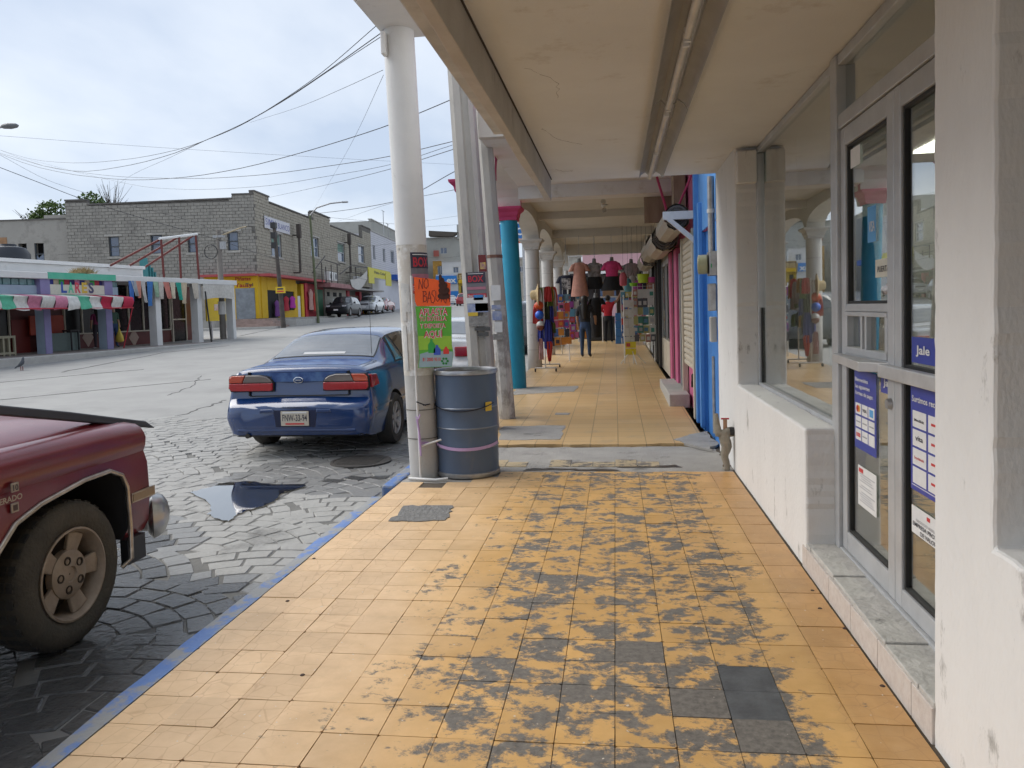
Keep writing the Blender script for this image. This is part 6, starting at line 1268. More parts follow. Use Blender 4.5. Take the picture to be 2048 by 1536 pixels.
# shop front behind the columns
SHOPDARK = mat('dark_shop_glass', (.012, .013, .014), .12, spec=.25)
def wallp(px): return U(LWALL, px, 650)[0]
MB().fbox(LWALL, -9, wallp(392), zfl, zt0, -.3, -.06).build('shop_wall', MAROON, ls)
zm = U(LWALL, 290, 660)[1]
def shopwin(p0, p1, nm=2, z0=None):
    u0, u1 = wallp(p0), wallp(p1); z0 = z0 or zm; fr_ = MB(); t_ = .06
    fr_.fbox(LWALL, u0, u1, z0-.05, z0, -.06, .03).fbox(LWALL, u0, u0+t_, z0, zc0, -.06, .03).fbox(LWALL, u1-t_, u1, z0, zc0, -.06, .03)
    for k in range(1, nm): um = u0+(u1-u0)*k/nm; fr_.fbox(LWALL, um-.03, um+.03, z0, zc0, -.06, .02)
    f = fr_.build('window_frame', CREAM, ls)
    for k in range(nm): a_ = u0+(u1-u0)*k/nm+.04; MB().fbox(LWALL, a_, u0+(u1-u0)*(k+1)/nm-.04, z0, zc0, -.05, -.03).build('pane', SHOPDARK, f)
shopwin(128, 200, 2); shopwin(228, 342, 4); shopwin(-50, 20, 2)
uD = wallp(346), wallp(371); MB().fbox(LWALL, uD[0], uD[1], zfl, zc0-.25, -.06, .0).build('door', SHOPDARK, ls); MB().fbox(LWALL, uD[0]-.06, uD[0], zfl, zc0-.2, -.06, .04).fbox(LWALL, uD[1], uD[1]+.06, zfl, zc0-.2, -.06, .04).fbox(LWALL, uD[0], uD[1], zfl+1.0, zfl+1.06, -.06, .04).build('door_frame', CREAM, ls)
DIA = flat('tan_tile', (.42, .31, .25), .6)
for px in (178, 270): u_, z_ = U(LWALL, px, 675); MB().fpoly(LWALL, [(u_-.28, z_), (u_, z_-.38), (u_+.28, z_), (u_, z_+.38)], -.06, -.045).build('diamond_tile', DIA, ls)
fb(ls, 'red_panel', LWALL, flat('red_board', (.42, .05, .02), .5), (48, 632), (118, 668), .2, .26); fb(ls, 'red_door', LWALL, flat('red_door', (.20, .02, .015), .5), (20, 640), (60, 714), .0, .05); fb(ls, 'counter', LWALL, flat('teal_counter', (.18, .24, .23), .6), (64, 668), (124, 712), .5, .9)
t = thing('wire_cage', 'pale metal stall cage standing at the left end of the low shop', 'cage', tuple(L.pt(-3, zfl)))
FC_ = L.off(-.6); u0, u1 = U(FC_, -40, 700)[0], U(FC_, 30, 700)[0]; b = MB(); zt_ = U(FC_, 10, 672)[1]
for i in range(7): b.fbox(FC_, u0+(u1-u0)*i/6-.03, u0+(u1-u0)*i/6+.03, zfl, zt_, -.05, .02)
b.fbox(FC_, u0, u1, zfl+.05, zfl+.12, -.06, .03).fbox(FC_, u0, u1, zt_-.08, zt_, -.06, .03).build('bars', flat('cage_cream', (.42, .39, .28), .7), t); MB().fbox(FC_, u0, u1, zfl+.05, zt_, -.25, -.22).build('back_panel', flat('cage_dark', (.22, .2, .14), .7), t)
t = thing('dark_stool', 'dark stool standing under the awning of the low shop', 'stool', tuple(L.pt(U(LWALL, 143, 690)[0], zfl, -1.5))); u_ = U(L.off(-1.5), 143, 690)[0]
b = MB().fbox(L, u_-.2, u_+.2, zfl+.70, zfl+.76, -1.7, -1.3)
for a in (-.18, .14):
    for d in (-1.68, -1.34): b.fbox(L, u_+a, u_+a+.04, zfl, zfl+.7, d, d+.04)
b.build('frame', BLACKP, t)
# bunting cloths under the canopy
bc = [cloth('bunt%d' % i, c) for i, c in enumerate(((.06, .17, .48), (.36, .38, .40), (.60, .26, .20), (.52, .50, .48), (.05, .18, .46), (.32, .48, .34), (.55, .50, .45), (.55, .20, .16), (.62, .55, .42), (.02, .32, .24), (.55, .45, .32), (.55, .50, .42)))]
for i, (x0, x1, yb) in enumerate(((257, 267, 603), (262, 272, 592), (272, 282, 596), (281, 290, 605), (294, 306, 612), (306, 316, 594), (317, 327, 598), (326, 338, 597), (340, 350, 597), (351, 362, 600), (362, 374, 607), (383, 396, 597))):
    F_ = L.off(.16); u0, zt_ = U(F_, x0, 566); u1 = U(F_, x1, 566)[0]; z1 = U(F_, x0, yb)[1]; zt_ = zc0+.05
    o = MB().grid(lambda a, b: F_.pt(u0+(u1-u0)*(a*(1-.35*b)+.25*b+.0*b)+.1*b*(1 if i % 2 else -.3), zt_+(z1-zt_)*b, .05*math.sin(a*7+i)*b), 5, 8).build('bunting_flag', bc[i], smooth=60)
    nm_ = ('blue', 'grey', 'salmon', 'off-white', 'bright blue', 'pale green', 'cream', 'coral', 'sandy', 'sea green', 'beige', 'ecru')[i]
    tag(o, nm_+' cloth pennant hanging from the canopy of the low shop', 'pennant', 'cloth pennants along the canopy')
F_ = L.off(.14); u0, zt_ = U(F_, 406, 577); u1 = U(F_, 466, 577)[0]; z1 = U(F_, 430, 600)[1]
tag(MB().grid(lambda a, b: F_.pt(u0+(u1-u0)*a, zc0+.02+(z1-zc0)*b*(1-.12*math.sin(math.pi*a)), .06*math.sin(a*9)*b), 10, 6).build('tarpaulin', cloth('pale_tarp', (.55, .53, .49))), 'pale tarpaulin tied below the end of the canopy', 'tarpaulin')
t = thing('yellow_board', 'yellow advertising board behind the end pillar of the low shop', 'sign', tuple(L.pt(u_end-1, zfl))); F_ = L.off(-1.6); a_, b_ = U(F_, 411, 598), U(F_, 458, 641)
MB().fbox(F_, a_[0], b_[0], b_[1], a_[1], -.03, .03).build('board', flat('board_yellow', (.72, .50, .01), .5), t); MB().fbox(F_, a_[0]+(b_[0]-a_[0])*.33, a_[0]+(b_[0]-a_[0])*.55, b_[1]+.5, a_[1]-.25, .03, .035).build('red_print', mat('board_print', (.55, .25, .22), .6, col2=(.6, .55, .5), scale=7), t); MB().fbox(F_, a_[0]+.3, a_[0]+.38, zfl, b_[1], -.02, .02).fbox(F_, b_[0]-.4, b_[0]-.32, zfl, b_[1], -.02, .02).build('leg', STEEL, t)
t = thing('thin_black_post', 'thin black post at the end of the low shop pavement', 'post', tuple(L.pt(U(L, 423, 690)[0], zfl))); u_ = U(L.off(.3), 423, 680)[0]; MB().cyl(L.pt(u_, zfl, .3), L.pt(u_-.25, zc0-.3, .3), .035, n=8).build('pole', BLACKP, t)
# things on the roof: dry grass, steel frame, louvred box, water tank
def tuft(px, py, wpx, hpx, F, m, label, n=260):
    u0, z0 = U(F, px, py); w_ = abs(U(F, px+wpx, py)[0]-u0); h_ = U(F, px, py-hpx)[1]-z0; q = random.Random(int(px)); b = MB()
    for _ in range(n):
        a = u0+q.gauss(0, .5)*w_; hh = h_*q.uniform(.4, 1)*max(.3, 1-abs(a-u0)/w_*.6); dx, dd = q.uniform(-.25, .25), q.uniform(-.25, .25); d = q.uniform(-.3, .3)
        b.add([F.pt(a-.02, z0-.05, d), F.pt(a+.02, z0-.05, d), F.pt(a+dx*hh*1.5, z0+hh, d+dd)], [(0, 1, 2)])
    return tag(b.build('dry_grass', m), label, kind='stuff')
tuft(165, 544, 17, 14, L.off(-.3), flat('straw_grass', (.40, .31, .15), .9), 'tuft of dry grass growing on the canopy roof')
t = thing('billboard_frame', 'rusty red empty steel billboard frame standing on the low roof', 'frame', tuple(L.pt(u_end-4, zt0))); RUST = flat('rust_steel', (.16, .035, .03), .7); F_ = L.off(.1); B_ = L.off(-2.4)
b = MB(); tops = [F_.uv(322, 478), F_.uv(358, 473), F_.uv(391, 468)]; zbs = zt0
for (u_, z_), pb in zip(tops, (328, 362, 398)):
    ub_ = F_.uv(pb, 556)[0]; b.tube([F_.pt(ub_, zbs, 0), F_.pt(u_, z_, 0)], .05, 6)
    b.tube([F_.pt(u_, z_, 0), F_.pt(u_-1.35, zbs, -2.6)], .045, 6)
b.build('frame', RUST, t); MB().tube([F_.pt(tops[0][0]-.1, tops[0][1]), F_.pt(tops[2][0]+.1, tops[2][1])], .055, 6).build('top_rail', WHITEP, t)
t = thing('roof_louvre', 'blue-green louvred box on the low roof beside the billboard frame', 'vent', tuple(L.pt(u_end-5.5, zt0))); F_ = L.off(-2.6); a_, b_ = U(F_, 288, 516), U(F_, 311, 552); b = MB()
for k in range(4): ua_ = a_[0]+(b_[0]-a_[0])*k/4; b.fbox(F_, ua_+.05, ua_+(b_[0]-a_[0])/4-.06, zt0-.1, a_[1]+(-.2*k), -.3, .1)
b.build('louvre', flat('teal_paint', (.03, .20, .22), .6), t); MB().fbox(F_, a_[0], b_[0], zt0-.1, a_[1]-.8, -.6, -.35).build('box', LP, t)
t = thing('water_tank', 'dark water tank on the roof at the left of the low shop', 'tank', tuple(L.pt(-2, 4))); p = LWALL.off(-3).pt(*U(LWALL.off(-3), 18, 514)); MB().lathe([(.75, -.6), (.75, .1), (.6, .35), (.3, .42), (.28, .5), (.05, .5)], tuple(p), 24).build('tank', flat('tank_dark', (.02, .025, .035), .4), t, smooth=40); MB().cyl((p.x, p.y, zt0-.05), (p.x, p.y, p.z-.6), .5, n=12).build('base', CONC, t)
# pigeon
p = on_road(43, 741); t = thing('pigeon', 'grey pigeon standing on the road by the far kerb', 'bird', tuple(p)); PG = flat('pigeon_grey', (.10, .11, .13), .7)
MB().loft([[(p.x+dx+r*.8*math.cos(2*math.pi*k/12)*.9, p.y+r*math.sin(2*math.pi*k/12), p.z+z) for k in range(12)] for z, r, dx in ((.10, .02, -.10), (.13, .06, -.05), (.18, .085, .0), (.24, .07, .04), (.29, .045, .06), (.33, .04, .07), (.36, .035, .075), (.385, .012, .08))]).build('body', PG, t, smooth=60); MB().cyl((p.x, p.y-.02, p.z), (p.x, p.y-.02, p.z+.12), .012, n=6).cyl((p.x+.02, p.y+.03, p.z), (p.x+.02, p.y+.03, p.z+.12), .012, n=6).build('legs', flat('bird_leg', (.3, .1, .08), .6), t); MB().prism([(p.x-.05, p.y-.03, p.z+.16), (p.x-.2, p.y-.02, p.z+.06), (p.x-.2, p.y+.02, p.z+.06), (p.x-.05, p.y+.03, p.z+.16)], (0, 0, .02)).build('tail', PG, t)
# two people behind the second pillar
FP = L.off(-1.0); u_ = U(FP, 196, 680)[0]; pp_ = FP.pt(u_, zfl)
person('person', 'person in dark pink half hidden behind the lilac pillar', tuple(pp_), R(60), stand(1.6), ([SKIN, cloth('plum', (.20, .02, .08)), cloth('dark_trousers', (.03, .02, .03)), WHITEP], zone1), hair_long)
u_ = U(FP, 229, 680)[0]; pp_ = FP.pt(u_, zfl)
person('person', 'person in green shirt and blue trousers beside the lilac pillar', tuple(pp_), R(250), stand(1.66, {'elr': ((.27, .1, 1.10), (.043, .043)), 'wrr': ((.25, .28, 1.0), (.032, .032)), 'har': ((.25, .34, .97), (.03, .02))}), ([SKIN, cloth('dull_green', (.05, .10, .07)), JEANS, SHOE], zone1), lambda t: MB().ball((0, -.01, 1.57), .095, .10, .10, 14, 10).build('hair', HAIR, t, smooth=60))
t = thing('yellow_bag', 'yellow carrier bag held beside the lilac pillar', 'bag', tuple(pp_)); c_ = FP.off(.3).pt(*U(FP.off(.3), 239, 672)); MB().loft([ell(c_.x, c_.y, c_.z+dz, r, r*.6, 12) for dz, r in ((-.24, .10), (-.2, .17), (0, .15), (.14, .08), (.3, .02), (.5, .012))]).build('bag', flat('bag_yellow', (.66, .50, .08), .5), t, smooth=60)

# ================================================================== STONE BLOCK BUILDING ON THE CORNER
BLOCK = mat('stone_block', (.37, .35, .31), .9, col2=(.24, .228, .205), scale=3.2, amt=.9, bump=.5, bscale=12, dirt=(.15, .14, .13), dscale=.55, dpos=(.55, .75), detail=8); BLOCK_LIT = mat('stone_block_lit', (.42, .385, .315), .9, col2=(.30, .275, .225), scale=3.2, amt=.9, bump=.5, bscale=12, dirt=(.20, .18, .15), dscale=.6, dpos=(.6, .8)); MORT = mat('block_mortar', (.16, .15, .135), .95)  # street-face blocks are a paler, warmer copy: the brighter light is painted in
YEL = mat('yellow_wall', (.66, .42, .012), .75, col2=(.60, .37, .01), scale=1.5, dirt=(.42, .26, .03), dscale=1.2, dpos=(.6, .8)); REDW = mat('red_canopy', (.40, .04, .05), .8, col2=(.42, .12, .12), scale=1.5, amt=1); SILL = mat('pale_sill', (.46, .44, .40), .85)
CO = (-22.33, 46.11); B1 = Face(CO, (CO[0]-.991*13, CO[1]-.133*13)); B2 = Face(CO, (-25.05, 77.42))
bb = thing('block_building', 'two-storey grey stone block corner building with yellow piñata shop below', 'building', (CO[0], CO[1], .8))
uL = B1.uv(132, 450)[0]; uR = B2.uv(742, 500)[0]; zbase = B1.uv(500, 549)[1]
w1 = [(217, 473, 239, 513), (301, 470, 325, 507), (375, 469, 396, 505), (455, 463, 477, 501)]; w2 = [(541, 467, 564, 513), (621, 475, 638, 513), (675, 487, 690, 523), (716, 492, 729, 525)]
def holes(F, ws):
    out = []
    for a, b, c, d in ws:
        u0, za_ = F.uv(a, b); u1, zb_2 = F.uv(c, d); zt_ = F.uv((a+c)/2, b)[1]; zl_ = F.uv((a+c)/2, d)[1]; out.append((min(u0, u1), max(u0, u1), zl_, zt_))
    return out
H1, H2 = holes(B1, w1), holes(B2, w2)
def top1(u):
    px = {0: 8.95}; z0 = B1.uv(505, 389)[1]; zl = B1.uv(400, 400)[1]; ze = B1.uv(150, 402)[1]; ud = B1.uv(465, 395)[0]; ue = B1.uv(176, 405)[0]
    return z0 if u < ud else (ze if u > ue else zl+(B1.uv(200, 410)[1]-zl)*(u-ud)/(ue-ud))
def top2(u):
    u1, u2, u3, u4 = B2.uv(536, 395)[0], B2.uv(625, 435)[0], B2.uv(660, 440)[0], B2.uv(724, 460)[0]; zl = B2.uv(560, 414)[1]
    return B2.uv(520, 388)[1] if u < u1 else (B2.uv(640, 429)[1] if u2 < u < u3 else (B2.uv(733, 456)[1] if u > u4 else zl))
bw, bh = .40, .2; blk = []; q = random.Random(21)
for F, ue, hs, tp, k in ((B1, uL, H1, top1, 0), (B2, uR, H2, top2, 1)):
    r = 0; z = zbase
    while z < 9.6:
        u = .0 if r % 2 else -bw/2; 
        while u < ue:
            a, b = max(0, u), min(u+bw, ue); zt_ = z+bh
            if b-a > .08 and zt_ <= tp((a+b)/2)+.05:
                if not any(a < h1 and b > h0 and z < h3+.02 and zt_ > h2-.02 for h0, h1, h2, h3 in hs): blk.append((F, a, b, z, zt_, k))
                else:
                    for h0, h1, h2, h3 in hs:
                        if a < h1 and b > h0 and z < h3+.02 and zt_ > h2-.02:
                            if a < h0-.06: blk.append((F, a, h0-.01, z, zt_, k))
                            if b > h1+.06: blk.append((F, h1+.01, b, z, zt_, k))
            u += bw
        z += bh; r += 1
blk.sort(key=lambda c: ((c[0].pt(c[1], c[3])-O).length - (6 if c[2]-c[1] > .35 else 0)))
unit = MB().box(0, 1, -1, 0, 0, 1).build('block', BLOCK); unit2 = unit.data.copy(); unit2.materials.clear(); unit2.materials.append(BLOCK_LIT); um = unit.data; bpy.data.objects.remove(unit)
rs = [MB(), MB()]; n_ = 0
for F, a, b, z, zt_, k in blk:
    d = q.uniform(-.012, .014); e = .012
    if n_ < 300 and b-a > .3:
        n_ += 1; m4 = Matrix(((F.u.x*(b-a-2*e), -F.n.x*.08, 0, 0), (F.u.y*(b-a-2*e), -F.n.y*.08, 0, 0), (0, 0, bh-2*e, 0), (0, 0, 0, 1))); p = F.pt(a+e, z+e, d-.08 if False else d-.0); p = F.pt(a+e, z+e, d); m4.translation = p-F.n*.08
        inst('stone_block', (um, unit2)[k], m4, bb)
    else: rs[k].fbox(F, a+e, b-e, z+e, zt_-e, -.08, d)
tag(rs[0].build('stone_blocks', BLOCK, bb), kind='stuff'); tag(rs[1].build('stone_blocks', BLOCK_LIT, bb), kind='stuff')
for F, ue, hs, tp in ((B1, uL, H1, top1), (B2, uR, H2, top2)):      # mortar backing with openings
    us = sorted({0, ue}|{x for h_ in hs for x in h_[:2]}|set(np.linspace(0, ue, 60))); b = MB()
    for a, c_ in zip(us[:-1], us[1:]):
        mid = (a+c_)/2; zt_ = tp(mid)-.02; hh = [h_ for h_ in hs if h_[0] <= mid <= h_[1]]
        if hh: b.fbox(F, a, c_, zbase, hh[0][2], -.3, -.02); b.fbox(F, a, c_, hh[0][3], zt_, -.3, -.02)
        else: b.fbox(F, a, c_, zbase, zt_, -.3, -.02)
    b.build('mortar_wall', MORT, bb, recalc=False)
    cp_ = MB()
    for a, c_ in zip(np.linspace(0, ue, 61)[:-1], np.linspace(0, ue, 61)[1:]): z_ = tp((a+c_)/2); cp_.fbox(F, a, c_, z_, z_+.10, -.32, .05)
    cp_.build('coping', mat('dark_coping', (.14, .13, .12), .9), bb)
WFR = flat('window_white', (.5, .52, .53), .5); PAN = mat('blue_pane', (.06, .09, .15), .08, spec=1, col2=(.10, .14, .22), scale=3); GCUR = flat('curtain_green', (.16, .26, .22), .8)
for F, hs, kk in ((B1, H1, 0), (B2, H2, 1)):
    for i, (u0, u1, z0, z1) in enumerate(hs):
        fr_ = MB(); t_ = .05
        fr_.fbox(F, u0, u1, z0, z0+t_, -.2, -.08).fbox(F, u0, u1, z1-t_, z1, -.2, -.08).fbox(F, u0, u0+t_, z0+t_, z1-t_, -.2, -.08).fbox(F, u1-t_, u1, z0+t_, z1-t_, -.2, -.08).fbox(F, u0+t_, u1-t_, (z0+z1)/2-.03, (z0+z1)/2+.03, -.2, -.08)
        w_ = fr_.build('window_frame', WFR if kk else flat('window_dark', (.06, .07, .08), .5), bb); MB().fbox(F, u0+t_, u1-t_, z0+t_, (z0+z1)/2-.03, -.19, -.15).build('pane', PAN, w_); MB().fbox(F, u0+t_, u1-t_, (z0+z1)/2+.03, z1-t_, -.19, -.15).build('pane', PAN if i % 2 or not kk else GCUR, w_)
        MB().fbox(F, u0-.12, u1+.12, z0-.14, z0-.005, -.1, .06).build('sill', SILL, w_); MB().fbox(F, u0-.25, u1+.25, z1+.005, z1+.14, -.1, .05).build('lintel', SILL, w_)
MB().fbox(B2, 0, uR, -1, zbase, -8, -.31).build('core', MORT, bb); MB().fbox(B1, 0, uL, zbase, top1(3)-.3, -10, -.31).build('upper_core', MORT, bb)
# name board on the street side
u0, z0 = B2.uv(526, 431); u1, z1 = B2.uv(577, 462); zt_ = B2.uv(526, 431)[1]; zb_ = B2.uv(526, 455)[1]
MB().fbox(B2, u0, u1, zb_, zt_, .06, .10).build('name_board', flat('board_white', (.62, .62, .66), .6), bb)
BLI = flat('ink_blue', (.10, .11, .36), .6)
text(MB(), 'SIMN', onface(B2, .105), (u1-u0)*.38, (zt_-zb_)*.55, u0+(u1-u0)*.22, zb_+(zt_-zb_)*.3, .0).build('lettering', BLI, bb, recalc=False); text(MB(), 'J BLANCO', onface(B2, .105), (u1-u0)*.56, (zt_-zb_)*.5, u0+(u1-u0)*.70, zb_+(zt_-zb_)*.25, .0).build('lettering', BLI, bb, recalc=False)
# ground floor: yellow shop
zs = B1.uv(515, 637)[1]                                     # shop floor level on its stone base
uy = B1.uv(410, 600)[0]
MB().fbox(B1, 0.0, uy, zs, zbase, -.6, .02).build('yellow_wall', YEL, bb); MB().fbox(B1, uy, uL, -.5, zbase, -.6, -.01).build('lower_wall', BLOCK, bb)
MB().fbox(B1, -.0, B1.uv(405, 548)[0], zbase-.10, zbase+.04, .0, .55).build('canopy', REDW, bb); MB().fbox(B2, .02, B2.uv(630, 550)[0], zbase-.12, zbase+.04, .0, .8).build('canopy', REDW, bb)
MB().fbox(B2, B2.uv(630, 550)[0]+.02, B2.uv(690, 560)[0], zbase-.5, zbase-.15, .0, 1.2).build('canopy', mat('dull_pink_canopy', (.40, .20, .20), .8), bb); MB().fbox(B2, B2.uv(690, 560)[0]+.02, uR, zbase-.5, zbase-.35, .0, 1.2).build('canopy', CONC, bb)
a_, b_ = B1.uv(471, 577), B1.uv(512, 634); b = MB(); n = 14; SHUT = mat('grey_roller', (.30, .33, .36), .5, .3)
fr_ = MB().fbox(B1, min(a_[0], b_[0]), max(a_[0], b_[0]), zs, a_[1], .02, .05).build('roller_shutter', SHUT, bb)
for k in range(n): z_ = zs+(a_[1]-zs)*k/n; MB().fbox(B1, min(a_[0], b_[0])+.02, max(a_[0], b_[0])-.02, z_+.012, z_+(a_[1]-zs)/n-.02, .05, .075).build('slat', SHUT, fr_)
def bt(s, x0, y0, x1, y1, m, F=B1, d=.03, bold=.03, F2=None):
    ua_, za_ = F.uv(x0, y1); ub_, zb2_ = F.uv(x1, y1); zt2 = F.uv(x0, y0)[1]; w_ = abs(ub_-ua_); sgn = 1 if ub_ > ua_ else -1
    text(MB(), s, lambda u, v: F.pt((ua_+ub_)/2+sgn*u, v, d), w_, zt2-za_, 0, (za_+zb2_)/2, bold).build('lettering', m, bb, recalc=False)
PR = flat('paint_red', (.42, .02, .02), .6)
bt('Piñatas', 471, 554, 502, 561, PR); bt('Yausy', 470, 566, 505, 574, PR)
u_, _ = B1.uv(517, 600); zz = zbase-.75; 
for ch_ in ('Tel', '8', '6', '1', '1', '0', '2', '7'):
    h_ = .22; text(MB(), ch_, lambda u, v: B1.pt(.55-u, v, .03), None if len(ch_) == 1 else .5, h_, 0, zz, .02).build('lettering', PR if ch_ != 'Tel' else INK, bb, recalc=False); zz -= .33
# street side bays on B2: yellow posts, dark doorway, red shop, cream shop
def bay(nm, m, x0, y0, x1, y1, d0=-.05, d1=.03, zlo=None):
    u0, zt_ = B2.uv(x0, y0); u1 = B2.uv(x1, y0)[0]; zl = zlo if zlo is not None else B2.uv(x0, y1)[1]; return MB().fbox(B2, u0, u1, zl, zt_, d0, d1).build(nm, m, bb)
ztop = zbase-.05
def bay2(nm, m, x0, x1, z0, z1, d0=-.3, d1=.03): u0, u1 = B2.uv(x0, 590)[0], B2.uv(x1, 590)[0]; return MB().fbox(B2, u0, u1, z0, z1, d0, d1).build(nm, m, bb)
zr = lambda x: road_z(-23, B2.pt(B2.uv(x, 600)[0], 0).y)+.5
bay2('yellow_post', YEL, 522.5, 534, zs, ztop); bay2('doorway', DARK, 535, 555, zs, ztop-.9, -.3, .0); bay2('yellow_header', YEL, 535, 592, ztop-.9, ztop, -.3, .02); bay2('open_front', DARK, 557, 588, zs+.4, ztop-.9, -.3, -.05); bay2('yellow_low_wall', YEL, 557, 588, zs, zs+.5, -.3, .05); bay2('yellow_post', YEL, 588, 594, zs, ztop-.3); bay2('yellow_post', YEL, 602, 607, zs, ztop-.3); bay2('white_door', WHITEP, 595, 600, zs, ztop-1.2, -.3, .0)
bay2('red_post', BOXR, 608, 613, zs, ztop-.2, -.3, .1); bay2('red_shop_front', flat('red_front', (.28, .02, .03), .7), 613, 648, zs, ztop-.2, -.4, -.05); bay2('green_door', flat('green_door', (.02, .12, .05), .6), 634, 646, zs, ztop-.6, -.3, .0)
bay2('cream_front', mat('cream_shop', (.45, .43, .37), .8), 650, 692, zs-.2, ztop-.5, -.3, .0)
for x0, x1 in ((654, 659), (666, 673), (678, 683)): bay2('vent_opening', DARK, x0, x1, ztop-1.1, ztop-.75, -.2, .02)
bay2('shop_window', WFR, 665, 686, zs+.6, ztop-1.3, -.2, .03); bay2('pane', PAN, 666.5, 684.5, zs+.7, ztop-1.45, -.1, .05)
bay2('red_post', BOXR, 693, 697, zs-.2, ztop-.5, -.3, .1); bay2('brick_panel', mat('red_brick_wall', (.25, .12, .09), .8), 698, 716, zs-.2, ztop-.9); bay2('red_post', BOXR, 717, 721, zs-.2, ztop-.5, -.3, .1); bay2('dark_front', DARK, 722, 742, zs-.2, ztop-.6, -.3, -.05)
for x0, x1, m in ((726, 728, YEL), (731, 733, CREAM), (736, 737, WHITEP), (739, 741, YEL)): bay2('hanging_goods', m, x0, x1, zs, ztop-1.2, -.05, .1)
# stone base, steps, pavement of the corner
zr0 = road_z(-21, 44); SB = mat('stone_base', (.40, .385, .35), .9, col2=(.27, .26, .24), scale=1.2, amt=1, dirt=(.18, .17, .16), dscale=2.2, dpos=(.52, .7), stretch=(1, 1, .3)); PKS = mat('pink_stone_step', (.40, .30, .26), .85)
ub1 = B1.uv(408, 655)[0]; MB().fbox(B1, .3, ub1, -.5, zs-.003, -.5, .9).build('stone_base', SB, bb); MB().fbox(B2, 1.6, B2.uv(648, 640)[0], -.5, zs-.003, -.5, .9).build('stone_base', SB, bb)
for k in range(4):
    zk = zs-.02-(zs-zr0)/4.2*k; MB().fbox(B1, -1.0-.25*k, 1.6, zk-.3, zk, -.4, 1.0+.33*k).build('step', PKS, bb)
MB().fbox(B1, -1.8, 5.2, -.5, zr0+.12, .5, 2.7).build('corner_kerb', CONC2, bb); MB().fbox(B2, .5, uR, -.5, road_z(-22, 60)+.1, .9, 2.2).build('kerb', CONC2, bb)
# piñata dresses and clothes hanging outside
for px0, px1, y0, y1, c, lab in ((567, 577, 592, 622, (.40, .02, .04), 'red party costume hanging at the yellow shop front'), (579, 590, 592, 616, (.45, .03, .35), 'magenta party costume hanging at the yellow shop front'), (549, 558, 600, 633, (.16, .05, .22), 'dark purple bundle standing in the yellow shop doorway'), (617, 625, 578, 620, (.50, .30, .26), 'pale pink clothes hanging at the red shop front'), (626, 632, 585, 622, (.48, .06, .04), 'bright red clothes hanging at the red shop front')):
    F_ = B2.off(.25); u0, z1 = F_.uv(px0, y0); u1 = F_.uv(px1, y0)[0]; z0 = F_.uv(px0, y1)[1]; cu = (u0+u1)/2; w_ = (u1-u0)/2
    o = MB().loft([[F_.pt(cu+w_*k*math.cos(2*math.pi*j/14), z0+(z1-z0)*s, .12*k*math.sin(2*math.pi*j/14)) for j in range(14)] for s, k in ((0, .9), (.12, 1), (.5, .75), (.62, .8), (.8, 1), (.9, .7), (1, .2))]).build('hanging_costume', cloth('cost%d' % px0, c), smooth=60); tag(o, lab, 'costume', 'costumes hung outside the shops')
# plastered house at the left, trees behind the roofs
PLAS = mat('old_plaster', (.40, .38, .34), .9, col2=(.30, .285, .26), scale=.8, amt=1, dirt=(.18, .17, .155), dscale=.8, dpos=(.52, .72), bump=.3, bscale=6)
PH = Face((B1.pt(uL+.05, 0, -.4).x, B1.pt(uL+.05, 0, -.4).y), (B1.pt(uL+14, 0, -.4).x, B1.pt(uL+14, 0, -.4).y)); ph = thing('plaster_house', 'old grey plastered house with broken windows left of the block building', 'building', tuple(PH.pt(2, .6)))
z1 = PH.uv(110, 430)[1]; z2 = PH.uv(50, 441)[1]; ud = PH.uv(88, 440)[0]
hs = holes(PH, [(36, 487, 56, 530), (68, 486, 90, 530)])
us = sorted({0, ud, 13}|{x for h_ in hs for x in h_[:2]}); b = MB()
for a, c_ in zip(us[:-1], us[1:]):
    zt_ = z1 if (a+c_)/2 < ud else z2; hh = [h_ for h_ in hs if h_[0] <= (a+c_)/2 <= h_[1]]
    if hh: b.fbox(PH, a, c_, -.5, hh[0][2], -.4, 0); b.fbox(PH, a, c_, hh[0][3], zt_, -.4, 0)
    else: b.fbox(PH, a, c_, -.5, zt_, -.4, 0)
b.build('wall', PLAS, ph, recalc=False); MB().fbox(PH, 0, 13, z2+.0, z2+.08, -.5, .06).build('coping', mat('dark_coping', (.14, .13, .12), .9), ph); MB().fbox(PH, .1, 13, -.5, z2-.3, -8, -.8).build('core', DARK, ph)
MB().fbox(PH, PH.uv(14, 480)[0], PH.uv(-5, 480)[0], PH.uv(5, 505)[1], PH.uv(5, 475)[1], .0, .02).build('bare_brick', mat('bare_brick', (.38, .22, .12), .9), ph)
q = random.Random(5)
for u0, u1, z0, z1_ in hs:
    w_ = MB().fbox(PH, u0, u0+.06, z0, z1_, -.15, -.05).fbox(PH, u1-.06, u1, z0, z1_, -.15, -.05).fbox(PH, u0+.06, u1-.06, (z0+z1_)/2-.03, (z0+z1_)/2+.03, -.15, -.05).build('window_frame', flat('window_dark', (.06, .07, .08), .5), ph)
    MB().fpoly(PH, [(u0+.06, z0), (u1-.06, z0), (u1-.06, z0+.7), (u0+.4, z0+.45), (u0+.06, z0+.8)], -.12, -.1).build('broken_pane', PAN, w_)
FOL = mat('foliage', (.07, .13, .03), .8, col2=(.035, .07, .018), scale=2, amt=1); FOL2 = mat('foliage_light', (.13, .19, .05), .8, col2=(.07, .12, .03), scale=2, amt=1); BARK = mat('bark', (.10, .08, .06), .9)
